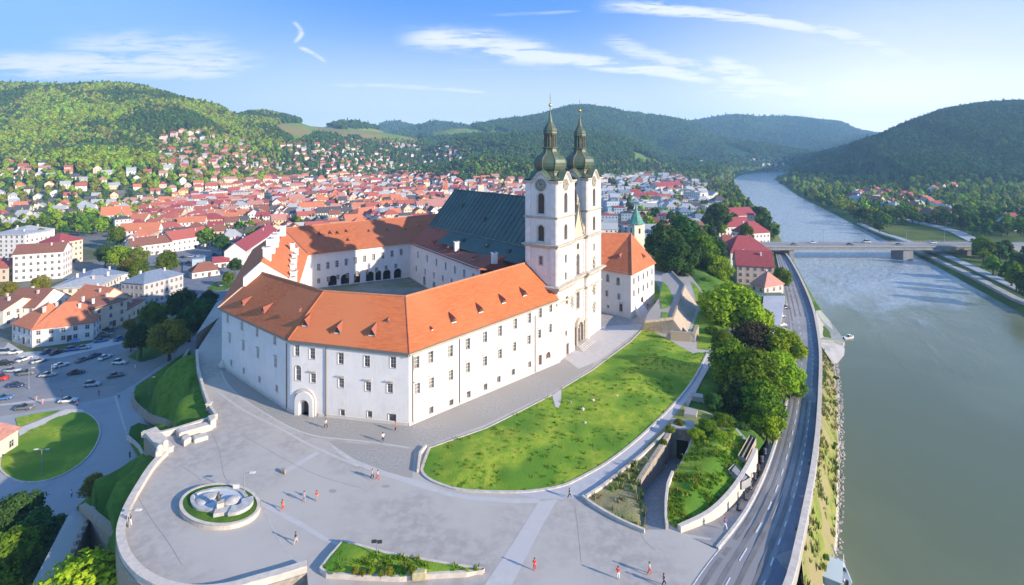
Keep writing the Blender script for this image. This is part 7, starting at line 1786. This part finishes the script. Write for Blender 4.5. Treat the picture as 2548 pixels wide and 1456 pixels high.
for i, (x, y, col, kind) in enumerate(((172,306,'grey','car'),(187,313,'white','car'),(206,306,'black','car'),(221,313.5,'silver','van'),(236,306,'blue','car'),(262,313,'white','car'))):
    car(x, y, -5.1, 0 if y < 310 else math.pi, col, kind, f'{ORD[i]} car from the left crossing the bridge, {col}', 'cars on the bridge')
# white roofed hall beside the car park
mb = MB(); q = T([(1902,750),(1952,752),(1940,832),(1916,842),(1898,830)], -10.6); mb.prism([tuple(p[:2]) for p in q], -13, -8.0); o = mb.build('wall', WM['white']); r = empty('hall', q[0]); tag(r, 'low hall with a pale flat roof beside the riverside car park', 'hall'); o.parent = r; o.location = -r.location
mb = MB(); mb.prism([tuple(p[:2]) for p in offs(q, .3, True)], -8.0, -7.6); o = mb.build('roof', mat('pale_roof', (.50,.49,.50), (.44,.43,.45), .3, .8), r, loc=-r.location)
mb = MB(); mb.box(tuple(P(1916,742,-9)), (11, 3.5, 3.6), .05); tag(mb.build('shed', mat('green_shed', (.12,.20,.17), (.08,.14,.12), 1, .8)), 'dark green shed above the pale roofed hall', 'shed')
# ------------------------------------------------------------------ boats
HULL = mat('boat_hull', (.74,.74,.73), rough=.35, spec=.5)
def boat(x, y, rz, L, lab, col=HULL):
    r = empty('motor_boat', (x, y, ZW), rz); tag(r, lab, 'boat'); secs = []
    for t in (0, .2, .5, .75, .9, 1.0):
        w = L*.17*(1-max(0, (t-.45)/.55)**2.2)+.02; xx = -L/2+L*t; zz = .55+.25*t*t; secs.append([(xx, -w*.55, -.15), (xx, -w, zz), (xx, -w*.82, zz), (xx, 0, zz-.25 if t < .9 else zz-.05), (xx, w*.82, zz), (xx, w, zz), (xx, w*.55, -.15)])
    mb = MB(); loft(mb, secs); mb.build('hull', col, r); mb = MB(); mb.box((L*.05, 0, .95), (L*.22, L*.2, .6), 0, 0, .8); mb.build('cabin', CG, r); mb = MB(); mb.box((L*.04, 0, 1.3), (L*.24, L*.19, .08)); mb.build('cabin_roof', col, r)
    mb = MB(); mb.box((-L/2-.1, 0, .4), (.35, .35, .7)); mb.build('outboard_motor', BLACK, r); return r
p = P(2112,842,ZW); boat(p.x, p.y, .3, 4.5, 'small white motor boat on the water off the slipway')
p = P(2096,1428,ZW); boat(p.x, p.y, 1.25, 4.2, 'small white boat moored at the pontoon in the lower right')
pt = empty('pontoon', P(2068,1430,ZW), -.62+1.0); tag(pt, 'small floating pontoon with a bluish deck house moored at the bank', 'pontoon')
pt.rotation_euler = (0, 0, math.atan2(P(2070,1400,ZW).y-P(2066,1450,ZW).y, P(2070,1400,ZW).x-P(2066,1450,ZW).x))
mb = MB(); mb.box((0, 0, .15), (7.5, 3.4, .7)); mb.build('float', CONC, pt); mb = MB(); mb.box((-.9, 0, 1.0), (4.6, 2.7, 1.1)); mb.build('deck_house', mat('pale_blue_panel', (.36,.46,.52), (.30,.40,.46), 1, .5), pt)
mb = MB(); mb.box((-.9, 0, 1.62), (4.9, 3.0, .12)); mb.build('roof', mat('pale_sheet', (.50,.58,.62), None, rough=.4), pt); mb = MB()
for sx, sy in ((3.5, 1.5), (3.5, -1.5), (1.7, 1.5), (1.7, -1.5)): mb.cyl((sx, sy, .5), (sx, sy, 1.5), .04, n=5)
for a, b in (((3.5,1.5,1.5),(3.5,-1.5,1.5)),((1.7,1.5,1.5),(3.5,1.5,1.5)),((1.7,-1.5,1.5),(3.5,-1.5,1.5))): mb.cyl(a, b, .04, n=5)
mb.build('railing', SASH, pt); mb = MB(); mb.quad((3.7,-.6,.5),(3.7,.6,.5),(6.2,1.6,2.2),(6.2,.6,2.2)); mb.build('gangway', STEEL, pt)
# ------------------------------------------------------------------ riprap along the water
def rock_mesh(seed):
    g = random.Random(seed); mb = MB(); mb.lathe([(.12, -.45), (.5, -.3), (.62, 0), (.45, .32), (.1, .42)], n=6); mb.v = [(x*g.uniform(.7, 1.3), y*g.uniform(.7, 1.3), z*g.uniform(.7, 1.3)) for x, y, z in mb.v]; return bpy.data.objects.new('rock', mb.mesh('rock', [mat('riprap_a', (.44,.40,.36), (.33,.30,.27), 2, .95), mat('riprap_b', (.42,.39,.35), (.30,.28,.25), 2, .95)][seed % 2]))
rc_ = bpy.data.collections.new('rock_kinds')
for s in range(4): rc_.objects.link(rock_mesh(s))
pts = []; sc2 = []
for a, b in zip(bw2[:-1], bw2[1:]):
    L = (b-a).length; n_ = Vector((b.y-a.y, a.x-b.x, 0)).normalized()
    for k in range(int(L*7)):
        n_ = n_ if n_.x < 0 else -n_; e_ = rng.uniform(-.25, 1.5); q = a.lerp(b, rng.random())+n_*e_; pts.append((q.x, q.y, ZW+max(0, e_)*.55)); sc2.append(rng.uniform(.2, .5))
gn_scatter('riprap', pts, sc2, 'band of pale riprap stones along the waterline below the road', rc_)['category'] = 'stones'
# grass tufts and weeds that roughen the lawns and the banks
def tuft(seed, m, h):
    g = random.Random(seed); mb = MB()
    for k in range(9):
        a = g.uniform(0, 6.28); r = g.uniform(0, .3); x, y = r*math.cos(a), r*math.sin(a); dx, dy = g.uniform(-.25, .25), g.uniform(-.25, .25); w = .09; ca, sa = math.cos(a)*w, math.sin(a)*w
        mb.poly([(x-sa, y+ca, 0), (x+sa, y-ca, 0), (x+dx, y+dy, h*g.uniform(.6, 1.1))])
    return bpy.data.objects.new('tuft', mb.mesh('tuft', m))
tg_ = bpy.data.collections.new('tuft_kinds')
for s, m, h in ((1, leafmat('tuft_green', (.13,.25,.015), (.20,.30,.02), .5, .4, .5), .2), (2, MATS['tuft_green'], .3), (3, leafmat('tuft_yellow', (.34,.36,.05), (.24,.32,.03), .5, .4, .5), .26), (4, MATS['tuft_green'], .24)): tg_.objects.link(tuft(s, m, h))
tb_ = bpy.data.collections.new('weed_kinds')
for s, m, h in ((5, leafmat('weed_straw', (.36,.32,.14), (.20,.20,.07), .5, .5), .7), (6, leafmat('weed_green', (.12,.19,.03), (.07,.13,.02), .5, .5), .8), (7, MATS['weed_straw'], .5)): tb_.objects.link(tuft(s, m, h))
def tufts(name, outline, dens, zf, coll, lab, smin=.6, smax=1.5):
    xs = [p[0] for p in outline]; ys = [p[1] for p in outline]; A = (max(xs)-min(xs))*(max(ys)-min(ys)); n = int(A*dens); x = rs.uniform(min(xs), max(xs), n); y = rs.uniform(min(ys), max(ys), n)
    k = inside(x, y, outline) & (vnoise(x, y, 5, 3)+vnoise(x, y, 1.7, 6)*.6 > -.12); x, y = x[k], y[k]
    o = gn_scatter(name, [(a, b, zf(a, b)-.03) for a, b in zip(x.tolist(), y.tolist())], rs.uniform(smin, smax, len(x)).tolist(), lab, coll); o['category'] = 'grass'
rx_ = np.array([p[0] for p in bl+bw]); ry_ = np.array([p[1] for p in bl+bw]); rz_ = np.array([p[2] for p in bl+bw])
def bank_z(x, y):
    w = 1/((rx_-x)**2+(ry_-y)**2+1e-6)**1.5; return float((w*rz_).sum()/w.sum())+.1
lr = lawn_o; lzx = {}
def lz_fast(x, y): return lawn_z(x, y)
tufts('lawn_tufts', lawn_o, .6, lz_fast, tg_, 'uneven grass tufts of the big lawn')
tufts('knoll_tufts', kn, 3, knoll_z, tg_, 'uneven grass tufts of the knoll beside the river road', .8, 2.2)
tufts('bed_tufts', [Vector((p[0], p[1], 0)) for p in T(bed1)], 3, lambda x, y: .1, tb_, 'dry weeds of the grass wedge left of the ramp')
tufts('foreground_tufts', tbo, 4, lambda x, y: .62, tg_, 'grass tufts of the triangular foreground bed')
tufts('bank_weeds', bl+bw[::-1], 3, bank_z, tb_, 'dry weeds and tall grass of the river bank', .7, 1.9)
# ------------------------------------------------------------------ people
SKIN = mat('skin', (.50,.30,.21), rough=.6); HAIR = mat('hair_dark', (.05,.03,.02), rough=.7)
def skinned(name, joints, edges, m, root=0):
    me = bpy.data.meshes.new(name); me.from_pydata([j[:3] for j in joints], edges, []); o = bpy.data.objects.new(name, me); C.objects.link(o)
    md = o.modifiers.new('s', 'SKIN'); md.use_smooth_shade = True; sv = me.skin_vertices[0].data if me.skin_vertices else None
    if sv is None:
        bpy.context.view_layer.objects.active = o; me.skin_vertices  # layer is made with the modifier
    for i, j in enumerate(joints): me.skin_vertices[0].data[i].radius = (j[3], j[3]*(j[4] if len(j) > 4 else 1)); 
    me.skin_vertices[0].data[root].use_root = True
    o.modifiers.new('u', 'SUBSURF').levels = 1
    dg = bpy.context.evaluated_depsgraph_get(); e = o.evaluated_get(dg); r = bpy.data.meshes.new_from_object(e); r.name = name; r.materials.clear(); r.materials.append(m)
    bpy.data.objects.remove(o); return r
def figure(stride=.0, arm=.25):
    J = [(0,0,.94,.125,.8),(0,0,1.12,.115,.75),(0,.0,1.32,.15,.65),(0,0,1.46,.07),(0,.01,1.55,.055),(0,-.01,1.64,.092),(0,-.005,1.73,.078)]
    E = [(0,1),(1,2),(2,3),(3,4),(4,5),(5,6)]
    for s in (-1, 1):
        f = stride*s; b = len(J)
        J += [(s*.10,0,.88,.095),(s*.11,-f*.5,.50,.062),(s*.11,-f*.75+.05*(f < 0),.10,.038),(s*.12,-f*.75-.12,.04,.035)]
        E += [(0,b),(b,b+1),(b+1,b+2),(b+2,b+3)]
        b = len(J); a = -f*arm*2
        J += [(s*.19,0,1.40,.058),(s*.24,-a*.3,1.14,.042),(s*.25,-a*.8-.06,.92,.03),(s*.25,-a*.9-.08,.85,.032)]
        E += [(2,b),(b,b+1),(b+1,b+2),(b+2,b+3)]; h = b+3
        for q, (dx, dy, dz) in enumerate(((-.028,-.02,-.075),(-.012,-.015,-.085),(.006,-.01,-.08),(.022,-.005,-.068))):
            J.append((J[h][0]+dx*s, J[h][1]+dy, J[h][2]+dz, .0095)); E.append((h, len(J)-1))
        J.append((J[h][0]-.03*s, J[h][1]-.045, J[h][2]-.03, .0105)); E.append((h, len(J)-1))
    return J, E
PSETS = {}
for nm, st in (('stand', .06), ('walk', .42)):
    J, E = figure(st); body = skinned('body', J, E, SKIN)
    tj = [(0,0,.90,.145,.85),(0,0,1.12,.135,.8),(0,0,1.32,.172,.7),(0,0,1.44,.095)]; te = [(0,1),(1,2),(2,3)]
    lj = [(0,0,.96,.142,.85)]; le = []
    for s in (-1, 1):
        f = st*s; b = len(tj); a = -f*.5; tj += [(s*.19,0,1.40,.078),(s*.225,-a*.2,1.22,.062)]; te += [(2,b),(b,b+1)]
        b = len(lj); lj += [(s*.10,0,.86,.112),(s*.11,-f*.5,.50,.08),(s*.11,-f*.72,.14,.062)]; le += [(0,b),(b,b+1),(b+1,b+2)]
    top_ = skinned('top', tj, te, SKIN); leg_ = skinned('leg', lj, le, SKIN); PSETS[nm] = (body, top_, leg_)
hb = MB(); hb.sm = True; hb.lathe([(.098, 0), (.108, .06), (.1, .12), (.06, .17), (.01, .18)], (0, .012, 1.63), 10); hair_me = hb.mesh('hair', HAIR)
CLO = {'white': (.75,.74,.72), 'red': (.62,.04,.03), 'orange': (.75,.17,.03), 'navy': (.03,.05,.14), 'black': (.025,.025,.03), 'blue': (.10,.20,.42), 'beige': (.55,.46,.36), 'purple': (.20,.06,.30), 'pink': (.70,.30,.32), 'grey': (.25,.26,.28)}
def cm(c): return mat('cloth_'+c, CLO[c], None, rough=.9)
pm = {}
def person(px, py, z, pose, top_c, leg_c, rz, lab, s=1.0):
    body, tp_, lg_ = PSETS[pose]; r = empty('person', P(px, py, z), R(rz)); s = s if py < 1140 else .86; r.scale = (s, s, s); tag(r, lab, 'person')
    k = (pose, top_c, 0)
    for key, me, c in (((pose, top_c, 't'), tp_, top_c), ((pose, leg_c, 'l'), lg_, leg_c)):
        if key not in pm: m2 = me.copy(); m2.materials.clear(); m2.materials.append(cm(c)); pm[key] = m2
    for n, me in (('body', body), ('shirt', pm[(pose, top_c, 't')]), ('trousers', pm[(pose, leg_c, 'l')]), ('hair', hair_me)):
        o = bpy.data.objects.new(n, me); C.objects.link(o); o.parent = r
for a in ((953,1101,0,'walk','white','navy',200,'person in a white top and dark trousers walking before the abbey corner'),(984,1073,0,'stand','red','black',90,'person in red close to the abbey wall near the corner'),(811,1066,0,'walk','beige','black',60,'person in a pale jacket walking near the abbey entrance'),(703,1270,0,'walk','orange','red',150,'person in orange right of the oval bed'),(736,1353,0,'walk','navy','beige',130,'person in navy at the lower left of the plaza'),(940,1194,0,'walk','beige','red',270,'person in beige in the middle of the plaza'),(926,1192,0,'walk','pink','black',270,'person in pink in the middle of the plaza beside the one in beige'),(788,1247,0,'stand','red','grey',30,'person in dark red left of the plaza middle'),(757,1248,0,'walk','grey','grey',30,'person in grey left of the plaza middle'),(1330,1420,0,'stand','red','red',0,'person all in red at the bottom by the light paving strip'),(1538,1441,0,'stand','red','white',0,'person in red and white at the bottom of the plaza'),(1616,1430,0,'walk','white','red',90,'person in a white top and red trousers at the bottom right'),(1652,1459,0,'walk','navy','black',90,'person in navy cut by the bottom edge'),(1417,1240,0,'walk','black','black',90,'person in black where the footpath meets the plaza'),(1804,1317,-.1,'walk','purple','white',20,'person in a purple top on the pavement by the kerb'),(1666,1132,-4.2,'walk','orange','beige',10,'person in orange walking up the sunken ramp'),(1656,1168,-3.3,'walk','black','grey',10,'person in black walking down the sunken ramp'),(323,1308,0,'walk','black','white',60,'person in black beside the curved parapet'),(1338,912,0,'stand','pink','black',0,'person in pink at the foot of the abbey near the church'),(1612,768,0,'stand','black','pink',0,'person in black by the corner of the east wing'),
    (246,986,ZC-.05,'walk','red','blue',0,'person in a red top on the lane'),(296,991,ZC-.05,'walk','white','navy',0,'person in a white top on the lane'),(152,986,ZC-.05,'walk','pink','beige',0,'person in pink beside the oval lawn path'),(192,1012,ZC-.05,'stand','purple','black',0,'person in dark purple by the end of the gravel path'),(106,1006,ZC-.05,'walk','beige','pink',0,'person in beige left on the lane'),(90,998,ZC-.05,'walk','grey','pink',0,'person in grey left on the lane'),(148,920,ZC-.05,'walk','white','pink',40,'person in white between the parked cars'),(336,918,ZC-.05,'walk','white','white',0,'person all in white at the street bend'),(178,1238,ZC-.05,'stand','white','blue',0,'person in white at the lower lane by the bastion'),(323,1140,ZC,'stand','black','black',0,'person in black on the lane below the plaza wall')): person(*a)
# sunshades and stall on the square
for i, (px, py, c, lab) in enumerate(((185,862,'blue','blue and white market umbrella by the orange roofed house'),(236,690,'purple','purple market umbrella by the park trees'),(566,672,'white','white market umbrella on the square'))):
    r = empty('market_umbrella', P(px, py, ZC)); tag(r, lab, 'umbrella'); mb = MB(); mb.cyl((0,0,0),(0,0,2.6),.05,n=5); mb.build('pole', STEEL, r); mb = MB(); mb.lathe([(1.7,2.1),(.9,2.45),(.05,2.75)], n=8); mb.build('canopy', cm(c), r)
# ================================================================== the air
def build_haze():
    mb = MB(); mb.prism([(-6400,-400),(6400,-400),(6400,6400),(-6400,6400)], -22, 560)
    m = bpy.data.materials.new('haze_air'); m.use_nodes = True; t = m.node_tree; t.nodes.clear()
    v = t.nodes.new('ShaderNodeVolumePrincipled'); v.inputs['Color'].default_value = (.40,.68,1,1); v.inputs['Density'].default_value = HAZE; v.inputs['Anisotropy'].default_value = .15
    o = t.nodes.new('ShaderNodeOutputMaterial'); t.links.new(v.outputs[0], o.inputs['Volume'])
    h = mb.build('haze', m); tag(h, 'thin blue air haze filling the whole valley', 'haze', None, 'stuff')
HAZE = 1.45e-4
build_haze()
